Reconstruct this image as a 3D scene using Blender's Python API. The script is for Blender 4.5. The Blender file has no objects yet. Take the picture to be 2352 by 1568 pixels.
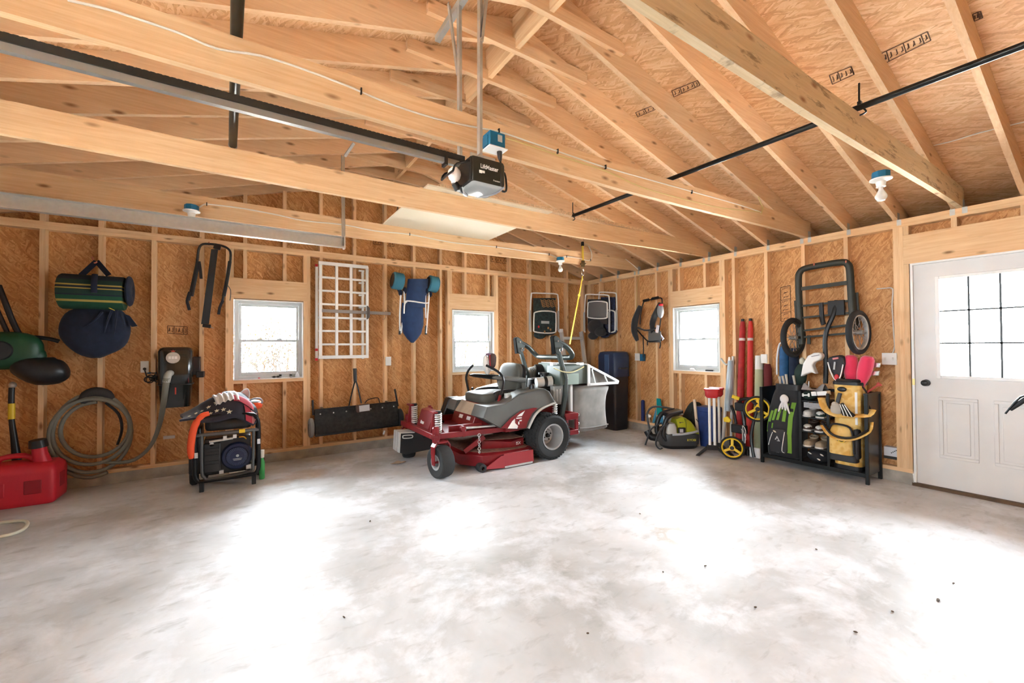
import bpy, bmesh, math, random
from mathutils import Vector, Matrix, Euler
random.seed(7)
PI = math.pi
SC = bpy.context.scene
COL = SC.collection

# ---------------------------------------------------------------- camera
CF, CYAW, CPIT, CROL, CH = 964.1779, 0.576134, 0.0143559, -0.0063815, 1.3433
NORTH_Y, EAST_X, CURB = 5.755, 5.4376, 0.1068        # stud faces of the two visible walls, curb height
def _basis():
    f = Vector((math.sin(CYAW)*math.cos(CPIT), math.cos(CYAW)*math.cos(CPIT), math.sin(CPIT)))
    r = Vector((math.cos(CYAW), -math.sin(CYAW), 0)); u = r.cross(f)
    return (math.cos(CROL)*r + math.sin(CROL)*u, -math.sin(CROL)*r + math.cos(CROL)*u, f)
RV, UV, FV = _basis()
CAM = Vector((0, 0, CH))
cd = bpy.data.cameras.new('camera'); cam = bpy.data.objects.new('camera', cd); COL.objects.link(cam)
cam.matrix_world = Matrix(((RV.x, UV.x, -FV.x, 0), (RV.y, UV.y, -FV.y, 0), (RV.z, UV.z, -FV.z, CH), (0, 0, 0, 1)))
cd.sensor_width = 36; cd.lens = CF/2352*36; cd.clip_start = 0.02; cd.clip_end = 200
SC.camera = cam
# a pixel of the photograph carried out to a real plane of the place
def ray(u, v): return FV + RV*((u-1176)/CF) - UV*((v-784)/CF)
def pY(u, v, y): d = ray(u, v); return CAM + d*(y/d.y)
def pX(u, v, x): d = ray(u, v); return CAM + d*(x/d.x)
def pZ(u, v, z=0.0): d = ray(u, v); return CAM + d*((z-CH)/d.z)

# ---------------------------------------------------------------- world, daylight, exposure
W = bpy.data.worlds.new('daylight'); SC.world = W; W.use_nodes = True
bg = W.node_tree.nodes['Background']; bg.inputs[0].default_value = (0.85, 0.93, 1.0, 1); bg.inputs[1].default_value = 9.5
SC.view_settings.view_transform = 'Standard'; SC.view_settings.look = 'None'
SC.view_settings.exposure = 3.5; SC.view_settings.gamma = 1; SC.view_settings.use_curve_mapping = False
def area(name, loc, rot, sx, sy, portal=True, power=0, col=(1, 1, 1)):
    l = bpy.data.lights.new(name, 'AREA'); l.shape = 'RECTANGLE'; l.size = sx; l.size_y = sy
    l.energy = power; l.color = col
    try: l.cycles.is_portal = portal
    except Exception: pass
    o = bpy.data.objects.new(name, l); o.location = loc; o.rotation_euler = rot; COL.objects.link(o); return o
sl = bpy.data.lights.new('sun', 'SUN'); sl.energy = 30; sl.angle = math.radians(3); sl.color = (1, .97, .92)
so = bpy.data.objects.new('sun', sl); COL.objects.link(so); so.location = (1.5, -9, 9); so.rotation_euler = (math.radians(38), 0, 0)     # southern sun on the pale ground outside
# window and doorway portals guide the sky's own light through the openings
area('daylight_window_1', (0.30, 5.93, 1.45), (-PI/2, 0, 0), 0.72, 0.92)
area('daylight_window_2', (3.035, 5.93, 1.45), (-PI/2, 0, 0), 0.72, 0.92)
area('daylight_window_3', (5.61, 3.585, 1.45), (0, PI/2, 0), 0.92, 0.72)
area('daylight_door', (5.61, 0.85, 1.5), (0, PI/2, 0), 0.95, 0.6)
area('daylight_added_panes', (-2.15, 1.2, 1.86), (0, -PI/2, 0), .34, 4.4)  # portal for the panes added to the unseen west garage door

# ---------------------------------------------------------------- mesh helpers
class MB:
    def __init__(s): s.v = []; s.f = []; s.m = []; s.k = 0
    def add(s, vs, fs):
        b = len(s.v); s.v += [Vector(p) for p in vs]
        for f in fs: s.f.append([b+i for i in f]); s.m.append(s.k)
        return s
    def bx(s, x0, x1, y0, y1, z0, z1):
        return s.add([(x, y, z) for x in (x0, x1) for y in (y0, y1) for z in (z0, z1)],
                     [(0, 1, 3, 2), (4, 6, 7, 5), (0, 4, 5, 1), (2, 3, 7, 6), (0, 2, 6, 4), (1, 5, 7, 3)])
    def box(s, c, d, rot=(0, 0, 0)):
        R = Euler(rot).to_matrix(); c = Vector(c)
        vs = [c + R @ Vector((x*d[0]/2, y*d[1]/2, z*d[2]/2)) for x in (-1, 1) for y in (-1, 1) for z in (-1, 1)]
        return s.add(vs, [(0, 1, 3, 2), (4, 6, 7, 5), (0, 4, 5, 1), (2, 3, 7, 6), (0, 2, 6, 4), (1, 5, 7, 3)])
    def hexa(s, a, b):   # two quads joined
        return s.add(list(a)+list(b), [(0, 1, 2, 3), (7, 6, 5, 4), (0, 4, 5, 1), (1, 5, 6, 2), (2, 6, 7, 3), (3, 7, 4, 0)])
    def bar(s, p0, p1, w, h, up=(0, 0, 1)):   # rectangular bar, w across, h along up
        p0 = Vector(p0); p1 = Vector(p1); d = (p1-p0).normalized(); up = Vector(up)
        if abs(d.dot(up)) > 0.98: up = Vector((1, 0, 0))
        a = d.cross(up).normalized(); b = a.cross(d)
        q = lambda p: [p+a*x*w/2+b*y*h/2 for x, y in ((-1, -1), (1, -1), (1, 1), (-1, 1))]
        return s.hexa(q(p0), q(p1))
    def loft(s, rings, cap=True, closed=False):
        n = len(rings[0]); vs = [p for r in rings for p in r]; fs = []
        m = len(rings)
        for i in range(m if closed else m-1):
            a = i*n; b = ((i+1) % m)*n
            for j in range(n): fs.append((a+j, a+(j+1) % n, b+(j+1) % n, b+j))
        if cap and not closed: fs.append(tuple(range(n))[::-1]); fs.append(tuple(range((m-1)*n, m*n)))
        return s.add(vs, fs)
    def tube(s, pts, r, n=8, closed=False, sm=3, flat=None):
        pts = [Vector(p) for p in pts]
        if sm > 1 and len(pts) > 2:
            q = []; L = len(pts)
            for i in range(L if closed else L-1):
                g = (lambda k: pts[k % L]) if closed else (lambda k: pts[min(max(k, 0), L-1)])
                a, b, c, d = g(i-1), g(i), g(i+1), g(i+2)
                for t in range(sm):
                    t = t/sm; q.append(0.5*((2*b)+(c-a)*t+(2*a-5*b+4*c-d)*t*t+(3*b-a-3*c+d)*t**3))
            if not closed: q.append(pts[-1])
            if isinstance(r, (list, tuple)):
                rr = [];
                for i in range(len(r)-1): rr += [r[i]+(r[i+1]-r[i])*t/sm for t in range(sm)]
                r = rr+[r[-1]]
            pts = q
        L = len(pts); rings = []; prev = None
        for i, p in enumerate(pts):
            a = pts[(i-1) % L] if closed or i else p; b = pts[(i+1) % L] if closed or i < L-1 else p
            d = (b-a).normalized() if (b-a).length > 1e-9 else Vector((0, 0, 1))
            if prev is None:
                up = Vector((0, 0, 1)) if abs(d.z) < 0.9 else Vector((0, 1, 0))
                x = d.cross(up).normalized()
            else: x = (prev-d*prev.dot(d)).normalized()
            prev = x; y = d.cross(x); R = r[i] if isinstance(r, (list, tuple)) else r
            fx, fy = flat if flat else (1, 1)
            rings.append([p+(x*math.cos(2*PI*k/n)*fx+y*math.sin(2*PI*k/n)*fy)*R for k in range(n)])
        return s.loft(rings, closed=closed)
    def cyl(s, p0, p1, r0, r1=None, n=16): return s.tube([p0, p1], [r0, r0 if r1 is None else r1], n=n, sm=1)
    def lathe(s, o, ax, prof, n=24, cap=True):   # prof: (radius, height) pairs
        o = Vector(o); ax = Vector(ax).normalized(); up = Vector((0, 0, 1)) if abs(ax.z) < .9 else Vector((1, 0, 0))
        x = ax.cross(up).normalized(); y = ax.cross(x)
        return s.loft([[o+ax*h+(x*math.cos(2*PI*k/n)+y*math.sin(2*PI*k/n))*max(r, 1e-4) for k in range(n)] for r, h in prof], cap=cap)
    def ell(s, c, r, n=16, m=10, rot=(0, 0, 0), e=1.0):
        R = Euler(rot).to_matrix(); c = Vector(c); rings = []
        pw = lambda t: math.copysign(abs(t)**e, t)
        for i in range(m+1):
            a = -PI/2+PI*i/m; ca = max(abs(math.cos(a)), 1e-3); 
            rings.append([c+R @ Vector((r[0]*pw(ca)*pw(math.cos(2*PI*k/n)), r[1]*pw(ca)*pw(math.sin(2*PI*k/n)), r[2]*pw(math.sin(a)))) for k in range(n)])
        return s.loft(rings)
    def torus(s, c, ax, R, r, n=32, k=8, fr=None):   # fr: (radial, axial) tube radii
        c = Vector(c); ax = Vector(ax).normalized(); up = Vector((0, 0, 1)) if abs(ax.z) < .9 else Vector((1, 0, 0))
        x = ax.cross(up).normalized(); y = ax.cross(x); a, b = fr or (r, r); rings = []
        for i in range(n):
            d = x*math.cos(2*PI*i/n)+y*math.sin(2*PI*i/n)
            rings.append([c+d*(R+a*math.cos(2*PI*j/k))+ax*b*math.sin(2*PI*j/k) for j in range(k)])
        return s.loft(rings, closed=True)
    def prism(s, poly, o, u, v, depth):   # polygon (a,b) -> o+a*u+b*v, thickened along u x v by depth
        o, u, v = Vector(o), Vector(u), Vector(v); w = u.cross(v).normalized()*depth; n = len(poly)
        a = [o+u*x+v*y for x, y in poly]
        return s.add(a+[p+w for p in a], [tuple(range(n))[::-1], tuple(range(n, 2*n))]+[(i, (i+1) % n, n+(i+1) % n, n+i) for i in range(n)])
    def grid(s, fn, nu, nv, th=0.0):   # fn(i/nu, j/nv); th: thickness vector or 0
        vs = [Vector(fn(i/nu, j/nv)) for i in range(nu+1) for j in range(nv+1)]; k = nv+1
        fs = [(i*k+j, i*k+j+1, (i+1)*k+j+1, (i+1)*k+j) for i in range(nu) for j in range(nv)]
        if th:
            t = Vector(th); N = len(vs); vs2 = [p+t for p in vs]
            edge = [i*k for i in range(nu+1)]+[nu*k+j for j in range(1, k)]+[i*k+nv for i in range(nu-1, -1, -1)]+[j for j in range(nv-1, 0, -1)]
            fs = fs+[tuple(N+i for i in f[::-1]) for f in fs]+[(a, b, N+b, N+a) for a, b in zip(edge, edge[1:]+edge[:1])]
            vs += vs2
        return s.add(vs, fs)
def obj(name, mb, mat, parent=None, smooth=40, bevel=0, label=None, sub=0, seg=2, ws=False):
    """link mb as ONE mesh object; ws: its points are in world space and the parent is an unrotated Empty"""
    me = bpy.data.meshes.new(name); off = Vector((0, 0, 0))
    if ws and parent is not None:
        q = parent
        while q is not None: off += q.location; q = q.parent
    me.from_pydata([tuple(p-off) for p in mb.v], [], mb.f)
    bm = bmesh.new(); bm.from_mesh(me); bmesh.ops.recalc_face_normals(bm, faces=bm.faces); bm.to_mesh(me); bm.free()
    mats = mat if isinstance(mat, (list, tuple)) else [mat]
    for m in mats: me.materials.append(m)
    if len(mats) > 1:
        for p, k in zip(me.polygons, mb.m): p.material_index = k
    o = bpy.data.objects.new(name, me); COL.objects.link(o)
    if smooth:
        for p in me.polygons: p.use_smooth = True
        me.set_sharp_from_angle(angle=math.radians(smooth))
    if bevel:
        b = o.modifiers.new('edge', 'BEVEL'); b.width = bevel; b.segments = seg; b.limit_method = 'ANGLE'; b.angle_limit = math.radians(40)
    if sub:
        b = o.modifiers.new('round', 'SUBSURF'); b.levels = sub; b.render_levels = sub
    if parent is not None: o.parent = parent
    if label: o['label'] = label
    return o
def tag(o, label, cat, group=None, kind=None):
    o['label'] = label; o['category'] = cat
    if group: o['group'] = group
    if kind: o['kind'] = kind
    return o
def thing(name, label, cat, loc=(0, 0, 0), rz=0, group=None):
    o = bpy.data.objects.new(name, None); COL.objects.link(o); o.empty_display_size = .1
    o.location = loc; o.rotation_euler = (0, 0, rz); return tag(o, label, cat, group)
def struct(name, mb, mat, parent=None, **k):
    o = obj(name, mb, mat, parent, **k)
    if parent is None: o['kind'] = 'structure'
    return o
def lettering(name, txt, size, mat, parent, loc, rot, ext=0.001, align='CENTER', sx=1, bold=0):
    c = bpy.data.curves.new(name, 'FONT'); c.body = txt; c.size = size; c.extrude = ext; c.align_x = align; c.align_y = 'CENTER'; c.offset = bold
    t = bpy.data.objects.new(name, c); COL.objects.link(t); c.materials.append(mat); bpy.context.view_layer.update()
    me = bpy.data.meshes.new_from_object(t.evaluated_get(bpy.context.evaluated_depsgraph_get())); bpy.data.objects.remove(t)
    o = bpy.data.objects.new(name, me); COL.objects.link(o)
    o.parent = parent; o.location = loc; o.rotation_euler = rot; o.scale = (sx, 1, 1); return o
def dup(root, loc=None, rz=None, label=None, group=None):
    def cp(o, par):
        c = o.copy(); COL.objects.link(c); c.parent = par
        for ch in [x for x in bpy.data.objects if x.parent == o and x != c]: cp(ch, c)
        return c
    r = cp(root, None)
    if loc is not None: r.location = loc
    if rz is not None: r.rotation_euler = (r.rotation_euler[0], r.rotation_euler[1], rz)
    if label: r['label'] = label
    if group: r['group'] = group
    return r
class Fr:
    """frame of something on or near a wall: x to the viewer's right, y into the wall, z up; off = distance in front of the stud faces"""
    def __init__(s, w, u, v, off=0.0, z=None):
        s.w = w; s.loc = s.P(u, v, off).copy()
        if z is not None: s.loc.z = z
        s.rz = 0 if w == 'N' else -PI/2
    def P(s, u, v, off=0.0): return pY(u, v, NORTH_Y-off) if s.w == 'N' else pX(u, v, EAST_X-off)
    def p(s, u, v, off=0.0):
        d = s.P(u, v, off)-s.loc
        return Vector((d.x, d.y, d.z)) if s.w == 'N' else Vector((-d.y, d.x, d.z))
    def thing(s, name, label, cat, group=None): return thing(name, label, cat, s.loc, s.rz, group)

# ---------------------------------------------------------------- materials
def mat(name, col, rough=.6, metal=0, spec=.5, bump=0, bscale=80, vary=0, vscale=6, coat=0, sheen=0, alpha=1, trans=0, emit=0):
    m = bpy.data.materials.new(name); m.use_nodes = True; nt = m.node_tree; b = nt.nodes['Principled BSDF']
    c = (*col, 1); b.inputs['Base Color'].default_value = c; b.inputs['Roughness'].default_value = rough
    b.inputs['Metallic'].default_value = metal; b.inputs['Specular IOR Level'].default_value = spec
    b.inputs['Coat Weight'].default_value = coat; b.inputs['Sheen Weight'].default_value = sheen; b.inputs['Alpha'].default_value = alpha
    b.inputs['Transmission Weight'].default_value = trans
    if emit: b.inputs['Emission Color'].default_value = c; b.inputs['Emission Strength'].default_value = emit
    if bump or vary:
        tc = nt.nodes.new('ShaderNodeTexCoord')
    if vary:
        n = nt.nodes.new('ShaderNodeTexNoise'); n.inputs['Scale'].default_value = vscale; n.inputs['Detail'].default_value = 5
        nt.links.new(tc.outputs['Object'], n.inputs['Vector'])
        r = nt.nodes.new('ShaderNodeValToRGB'); r.color_ramp.elements[0].position = .3; r.color_ramp.elements[1].position = .7
        r.color_ramp.elements[0].color = (*[x*(1-vary) for x in col], 1); r.color_ramp.elements[1].color = (*[min(1, x*(1+vary)) for x in col], 1)
        nt.links.new(n.outputs['Fac'], r.inputs['Fac']); nt.links.new(r.outputs['Color'], b.inputs['Base Color'])
    if bump:
        n2 = nt.nodes.new('ShaderNodeTexNoise'); n2.inputs['Scale'].default_value = bscale; n2.inputs['Detail'].default_value = 3
        nt.links.new(tc.outputs['Object'], n2.inputs['Vector'])
        bp = nt.nodes.new('ShaderNodeBump'); bp.inputs['Strength'].default_value = bump; bp.inputs['Distance'].default_value = .01
        nt.links.new(n2.outputs['Fac'], bp.inputs['Height']); nt.links.new(bp.outputs['Normal'], b.inputs['Normal'])
    return m
def ramp(nt, src, stops):
    r = nt.nodes.new('ShaderNodeValToRGB'); e = r.color_ramp.elements
    e[0].position, e[0].color = stops[0][0], (*stops[0][1], 1); e[1].position, e[1].color = stops[-1][0], (*stops[-1][1], 1)
    for p, c in stops[1:-1]: k = e.new(p); k.color = (*c, 1)
    nt.links.new(src, r.inputs['Fac']); return r.outputs['Color']
def mapping(nt, src, scale, rot=(0, 0, 0), loc=(0, 0, 0)):
    m = nt.nodes.new('ShaderNodeMapping'); m.inputs['Scale'].default_value = scale; m.inputs['Rotation'].default_value = rot; m.inputs['Location'].default_value = loc
    nt.links.new(src, m.inputs['Vector']); return m.outputs['Vector']
def mix(nt, a, b, fac, mode='MIX'):
    m = nt.nodes.new('ShaderNodeMix'); m.data_type = 'RGBA'; m.blend_type = mode
    for sock, x in ((m.inputs[6], a), (m.inputs[7], b), (m.inputs[0], fac)):
        if isinstance(x, (int, float)): sock.default_value = x
        elif isinstance(x, tuple): sock.default_value = (*x, 1)
        else: nt.links.new(x, sock)
    return m.outputs[2]
def noise(nt, vec, scale, det=3, rough=.5, dist=0):
    n = nt.nodes.new('ShaderNodeTexNoise'); n.inputs['Scale'].default_value = scale; n.inputs['Detail'].default_value = det
    n.inputs['Roughness'].default_value = rough; n.inputs['Distortion'].default_value = dist; nt.links.new(vec, n.inputs['Vector']); return n.outputs['Fac']
def lumber(name, ax, light=(.88, .635, .385), dark=(.76, .48, .255), dirt=0):
    """sawn softwood, grain along axis ax, with knots and a little change of hue from board to board"""
    m = bpy.data.materials.new(name); m.use_nodes = True; nt = m.node_tree; b = nt.nodes['Principled BSDF']
    b.inputs['Roughness'].default_value = .62; b.inputs['Specular IOR Level'].default_value = .3
    tc = nt.nodes.new('ShaderNodeTexCoord'); oi = nt.nodes.new('ShaderNodeObjectInfo')
    add = nt.nodes.new('ShaderNodeVectorMath'); add.operation = 'MULTIPLY_ADD'; add.inputs[1].default_value = (37, 53, 71)
    cmb = nt.nodes.new('ShaderNodeCombineXYZ')
    for i in range(3): nt.links.new(oi.outputs['Random'], cmb.inputs[i])
    nt.links.new(cmb.outputs[0], add.inputs[0]); nt.links.new(tc.outputs['Object'], add.inputs[2])
    v = add.outputs[0]; sc = [14, 14, 14]; sc[ax] = .7
    g = noise(nt, mapping(nt, v, sc), 4, 4, .6, .6)
    col = ramp(nt, g, [(.3, dark), (.5, tuple((a+c)/2 for a, c in zip(light, dark))), (.68, light)])
    big = noise(nt, v, 1.1, 2)
    col = mix(nt, col, (1.0, .80, .62), ramp(nt, big, [(.35, (0, 0, 0)), (.75, (.35, .35, .35))]), 'MULTIPLY')
    ks = [9, 9, 9]; ks[ax] = 3.4
    vo = nt.nodes.new('ShaderNodeTexVoronoi'); vo.inputs['Scale'].default_value = 1; vo.inputs['Randomness'].default_value = 1
    nt.links.new(mapping(nt, v, ks), vo.inputs['Vector'])
    col = mix(nt, col, (.24, .09, .03), ramp(nt, vo.outputs['Distance'], [(.05, (.85, .85, .85)), (.12, (.32, .32, .32)), (.17, (0, 0, 0))]))
    hv = nt.nodes.new('ShaderNodeHueSaturation'); mr = nt.nodes.new('ShaderNodeMapRange'); mr.inputs['To Min'].default_value = .86; mr.inputs['To Max'].default_value = 1.08
    nt.links.new(oi.outputs['Random'], mr.inputs['Value']); nt.links.new(mr.outputs[0], hv.inputs['Value']); nt.links.new(col, hv.inputs['Color'])
    col = hv.outputs['Color']
    if dirt:
        n = noise(nt, mapping(nt, tc.outputs['Object'], (1.6, 1, 7)), 3, 5, .7)
        col = mix(nt, col, (.23, .15, .08), ramp(nt, n, [(.56, (0, 0, 0)), (.66, (.8, .8, .8))]))
    nt.links.new(col, b.inputs['Base Color'])
    return m
def strandboard(name, axes, rots, pal, sc=(13, 85)):
    """oriented strand board: overlapping long flakes of several hues; axes = the two in-plane axes"""
    m = bpy.data.materials.new(name); m.use_nodes = True; nt = m.node_tree; b = nt.nodes['Principled BSDF']
    b.inputs['Roughness'].default_value = .6; b.inputs['Specular IOR Level'].default_value = .3
    tc = nt.nodes.new('ShaderNodeTexCoord'); sep = nt.nodes.new('ShaderNodeSeparateXYZ'); nt.links.new(tc.outputs['Object'], sep.inputs[0])
    cmb = nt.nodes.new('ShaderNodeCombineXYZ')
    nt.links.new(sep.outputs[axes[0]], cmb.inputs[0]); nt.links.new(sep.outputs[axes[1]], cmb.inputs[1])
    base = cmb.outputs[0]
    wob = nt.nodes.new('ShaderNodeTexNoise'); wob.inputs['Scale'].default_value = 9; nt.links.new(base, wob.inputs['Vector'])
    w2 = nt.nodes.new('ShaderNodeVectorMath'); w2.operation = 'MULTIPLY_ADD'; w2.inputs[1].default_value = (.05, .05, 0)
    nt.links.new(wob.outputs['Color'], w2.inputs[0]); nt.links.new(base, w2.inputs[2]); base = w2.outputs[0]
    cols = []
    for i, r in enumerate(rots):
        mp = nt.nodes.new('ShaderNodeMapping'); mp.vector_type = 'TEXTURE'
        mp.inputs['Rotation'].default_value = (0, 0, r); mp.inputs['Scale'].default_value = (1/sc[0], 1/sc[1], 1); mp.inputs['Location'].default_value = (i*3.7, i*1.9, 0)
        nt.links.new(base, mp.inputs['Vector'])
        vo = nt.nodes.new('ShaderNodeTexVoronoi'); vo.voronoi_dimensions = '2D'; vo.inputs['Scale'].default_value = 1
        nt.links.new(mp.outputs[0], vo.inputs['Vector'])
        sp = nt.nodes.new('ShaderNodeSeparateColor'); nt.links.new(vo.outputs['Color'], sp.inputs[0]); cols.append(sp)
    v = cols[0].outputs[0]
    for i, sp in enumerate(cols[1:]):
        mm = nt.nodes.new('ShaderNodeMath'); mm.operation = 'GREATER_THAN'; mm.inputs[1].default_value = .5
        nt.links.new(sp.outputs[1], mm.inputs[0])
        mx = nt.nodes.new('ShaderNodeMix'); nt.links.new(mm.outputs[0], mx.inputs[0]); nt.links.new(v, mx.inputs[2]); nt.links.new(sp.outputs[0], mx.inputs[3]); v = mx.outputs[0]
    fine = noise(nt, base, 75, 5, .75)
    ad = nt.nodes.new('ShaderNodeMath'); ad.operation = 'MULTIPLY_ADD'; ad.inputs[1].default_value = .45; nt.links.new(fine, ad.inputs[0])
    sb = nt.nodes.new('ShaderNodeMath'); sb.operation = 'MULTIPLY_ADD'; sb.inputs[1].default_value = .46; sb.inputs[2].default_value = .02; nt.links.new(v, sb.inputs[0]); nt.links.new(sb.outputs[0], ad.inputs[2])
    col = ramp(nt, ad.outputs[0], pal)
    big = noise(nt, base, .9, 3)
    col = mix(nt, col, (.86, .66, .48), ramp(nt, big, [(.4, (0, 0, 0)), (.7, (.5, .5, .5))]), 'MULTIPLY')
    nt.links.new(col, b.inputs['Base Color'])
    return m
WX = lumber('lumber_along_x', 0); WY = lumber('lumber_along_y', 1); WZ = lumber('lumber_upright', 2)
WDIRT = lumber('lumber_weathered', 0, (.66, .53, .34), (.55, .42, .25), dirt=1)
RAFT = lumber('lumber_rafter', 0, (.89, .63, .39), (.78, .50, .285))
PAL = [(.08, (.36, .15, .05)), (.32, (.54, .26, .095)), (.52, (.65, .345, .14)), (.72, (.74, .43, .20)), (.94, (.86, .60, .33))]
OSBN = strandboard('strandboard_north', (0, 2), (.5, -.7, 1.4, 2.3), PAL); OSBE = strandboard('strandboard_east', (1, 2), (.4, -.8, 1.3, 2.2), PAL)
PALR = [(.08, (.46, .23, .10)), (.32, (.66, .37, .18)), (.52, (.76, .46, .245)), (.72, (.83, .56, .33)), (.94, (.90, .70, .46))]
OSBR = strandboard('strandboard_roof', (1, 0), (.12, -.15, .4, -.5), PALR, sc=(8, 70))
WHITE = mat('white_paint', (.86, .85, .83), .4); VINYL = mat('white_vinyl', (.58, .60, .59), .5, spec=.3)
BLACK = mat('black_plastic', (.012, .012, .013), .38); RUBBER = mat('black_rubber', (.02, .02, .021), .75, bump=.1)
BLKCLOTH = mat('black_webbing', (.018, .018, .02), .85, sheen=.3); DARKMET = mat('black_metal', (.02, .021, .022), .32, .6)
GALV = mat('galvanised_steel', (.60, .61, .60), .42, .75, vary=.05, vscale=30); STEEL = mat('bright_steel', (.72, .72, .72), .25, 1)
ALU = mat('aluminium', (.74, .74, .72), .4, .45); WTUBE = mat('white_enamel_tube', (.87, .87, .84), .3)
YELLOW = mat('yellow_plastic', (.80, .55, .03), .4); RED = mat('red_plastic', (.62, .02, .03), .4)
CONC = mat('curb_concrete', (.40, .36, .31), .85, vary=.22, vscale=9, bump=.35, bscale=60)
NAVY = mat('navy_cloth', (.010, .017, .040), .9, sheen=.08, vary=.2, vscale=20)
# ---------------------------------------------------------------- floor
m = FLOOR = bpy.data.materials.new('stained_concrete_floor'); m.use_nodes = True; nt = m.node_tree; b = nt.nodes['Principled BSDF']
tc = nt.nodes.new('ShaderNodeTexCoord'); v = tc.outputs['Object']
n1 = noise(nt, v, .75, 6, .62, .35); n2 = noise(nt, v, 2.3, 7, .68, .25); n3 = noise(nt, mapping(nt, v, (6, 14, 1), (0, 0, .5)), 1, 4, .6, .5)
c = ramp(nt, n1, [(.30, (.36, .35, .33)), (.44, (.50, .495, .49)), (.57, (.63, .635, .645)), (.74, (.71, .72, .74))])
c = mix(nt, c, (.80, .82, .86), ramp(nt, n2, [(.48, (0, 0, 0)), (.66, (.7, .7, .7))]))
c = mix(nt, c, (.29, .28, .26), ramp(nt, n3, [(.56, (0, 0, 0)), (.72, (.45, .45, .45))]))
def spot(c, xy, r, col, k):
    d = nt.nodes.new('ShaderNodeVectorMath'); d.operation = 'DISTANCE'; d.inputs[1].default_value = (xy[0], xy[1], 0); nt.links.new(v, d.inputs[0])
    a = nt.nodes.new('ShaderNodeMath'); a.operation = 'MULTIPLY_ADD'; a.inputs[1].default_value = r*1.6; nt.links.new(noise(nt, v, 9, 4, .7), a.inputs[0]); nt.links.new(d.outputs['Value'], a.inputs[2])
    return mix(nt, c, col, ramp(nt, a.outputs[0], [(r*.9, (0, 0, 0)) if k < 0 else (r*.2, (k, k, k)), (r*1.55, (abs(k),)*3), (r*1.9, (0, 0, 0))]))
c = spot(c, (2.62, 1.86), .17, (.42, .37, .30), -.8); c = spot(c, (2.62, 1.86), .10, (.74, .73, .71), .7)      # worn ring where something stood
c = spot(c, (.62, 5.0), .20, (.50, .33, .20), .35); c = spot(c, (.35, 4.85), .14, (.48, .33, .22), .3)          # rust marks near the north wall
nt.links.new(c, b.inputs['Base Color'])
rr = ramp(nt, noise(nt, v, 2.2, 5, .6), [(.3, (.40, .40, .40)), (.7, (.62, .62, .62))]); nt.links.new(rr, b.inputs['Roughness'])
b.inputs['Specular IOR Level'].default_value = .32
bp = nt.nodes.new('ShaderNodeBump'); bp.inputs['Strength'].default_value = .12; bp.inputs['Distance'].default_value = .01
nt.links.new(noise(nt, v, 11, 6, .7), bp.inputs['Height']); nt.links.new(bp.outputs[0], b.inputs['Normal'])
WEST_X, SOUTH_Y = -1.978, -1.40
SHN, SHE = NORTH_Y+.089, EAST_X+.089          # inner faces of the sheathing
struct('floor', MB().bx(WEST_X-.15, EAST_X+.16, SOUTH_Y-.15, NORTH_Y+.16, -.1, 0), FLOOR)
# outside ground
GRASS = mat('outside_gravel', (.45, .43, .39), .9, vary=.3, vscale=2)
struct('ground', MB().bx(-30, 30, -30, 30, -.3, -.12), GRASS)

# ---------------------------------------------------------------- framing
ZP = CURB+2.467                                 # top of the wall plates
LAYN = [-1.59+.4064*i for i in range(-1, 18)]   # left edges of the studs of the north wall
LAYE = [5.4834-.4064*i for i in range(0, 18)]   # north edges of the studs and rafters of the east side
RIDGE = 1.73; SLOPE = .28; ZE = 2.585
def zr(x): return ZE+SLOPE*((EAST_X-x) if x > RIDGE else (x-WEST_X))   # underside of the rafters
WIN = {1: (-.055, .665, .985, 1.922), 2: (2.672, 3.402, .975, 1.918)}
W3 = (3.220, 3.950, .985, 1.922)                # along y, z
DR = (.355, 1.295, 2.127)                       # doorway: south, north, top
# north wall
nw = MB()
xs = [WEST_X-.1, WIN[1][0], WIN[1][1], WIN[2][0], WIN[2][1], SHE+.012]
for a, c in ((0, 1), (2, 3), (4, 5)): nw.bx(xs[a], xs[c], SHN, SHN+.012, CURB, ZP)
for k in WIN: x0, x1, z0, z1 = WIN[k]; nw.bx(x0, x1, SHN, SHN+.012, CURB, z0); nw.bx(x0, x1, SHN, SHN+.012, z1, ZP)
nw.prism([(WEST_X-.1, ZP), (SHE+.012, ZP), (SHE+.012, zr(SHE)+.2), (RIDGE, zr(RIDGE)+.2), (WEST_X-.1, zr(WEST_X)+.2)], (0, SHN+.012, 0), (1, 0, 0), (0, 0, 1), .012)
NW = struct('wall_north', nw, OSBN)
def fr(par, name, m, *b): return struct(name, MB().bx(*b), m, par)
def stN(x, z0, z1, name='stud'): fr(NW, name, WZ, x, x+.038, NORTH_Y, SHN, z0, z1)
SOLE = CURB+.038
fr(NW, 'bottom_plate', WX, WEST_X-.1, EAST_X+.05, NORTH_Y, SHN, CURB, SOLE)
fr(NW, 'top_plate', WX, WEST_X-.1, EAST_X+.08, NORTH_Y, SHN, ZP-.076, ZP-.0385); fr(NW, 'top_plate', WX, WEST_X-.1, EAST_X+.08, NORTH_Y, SHN, ZP-.038, ZP)
inw = lambda x: next((k for k, w in WIN.items() if w[0]-.10 < x < w[1]+.07), None)
for x in LAYN+[EAST_X+.02]:
    k = inw(x)
    if k is None: stN(x, SOLE, ZP-.076)
    elif WIN[k][0] < x < WIN[k][1]-.03: stN(x, SOLE, WIN[k][2]-.038, 'cripple_stud'); stN(x, WIN[k][3]+.243, ZP-.076, 'cripple_stud')
    if WEST_X+.05 < x < EAST_X-.1: stN(x, ZP, zr(x+.019)-.005, 'gable_stud')
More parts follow.
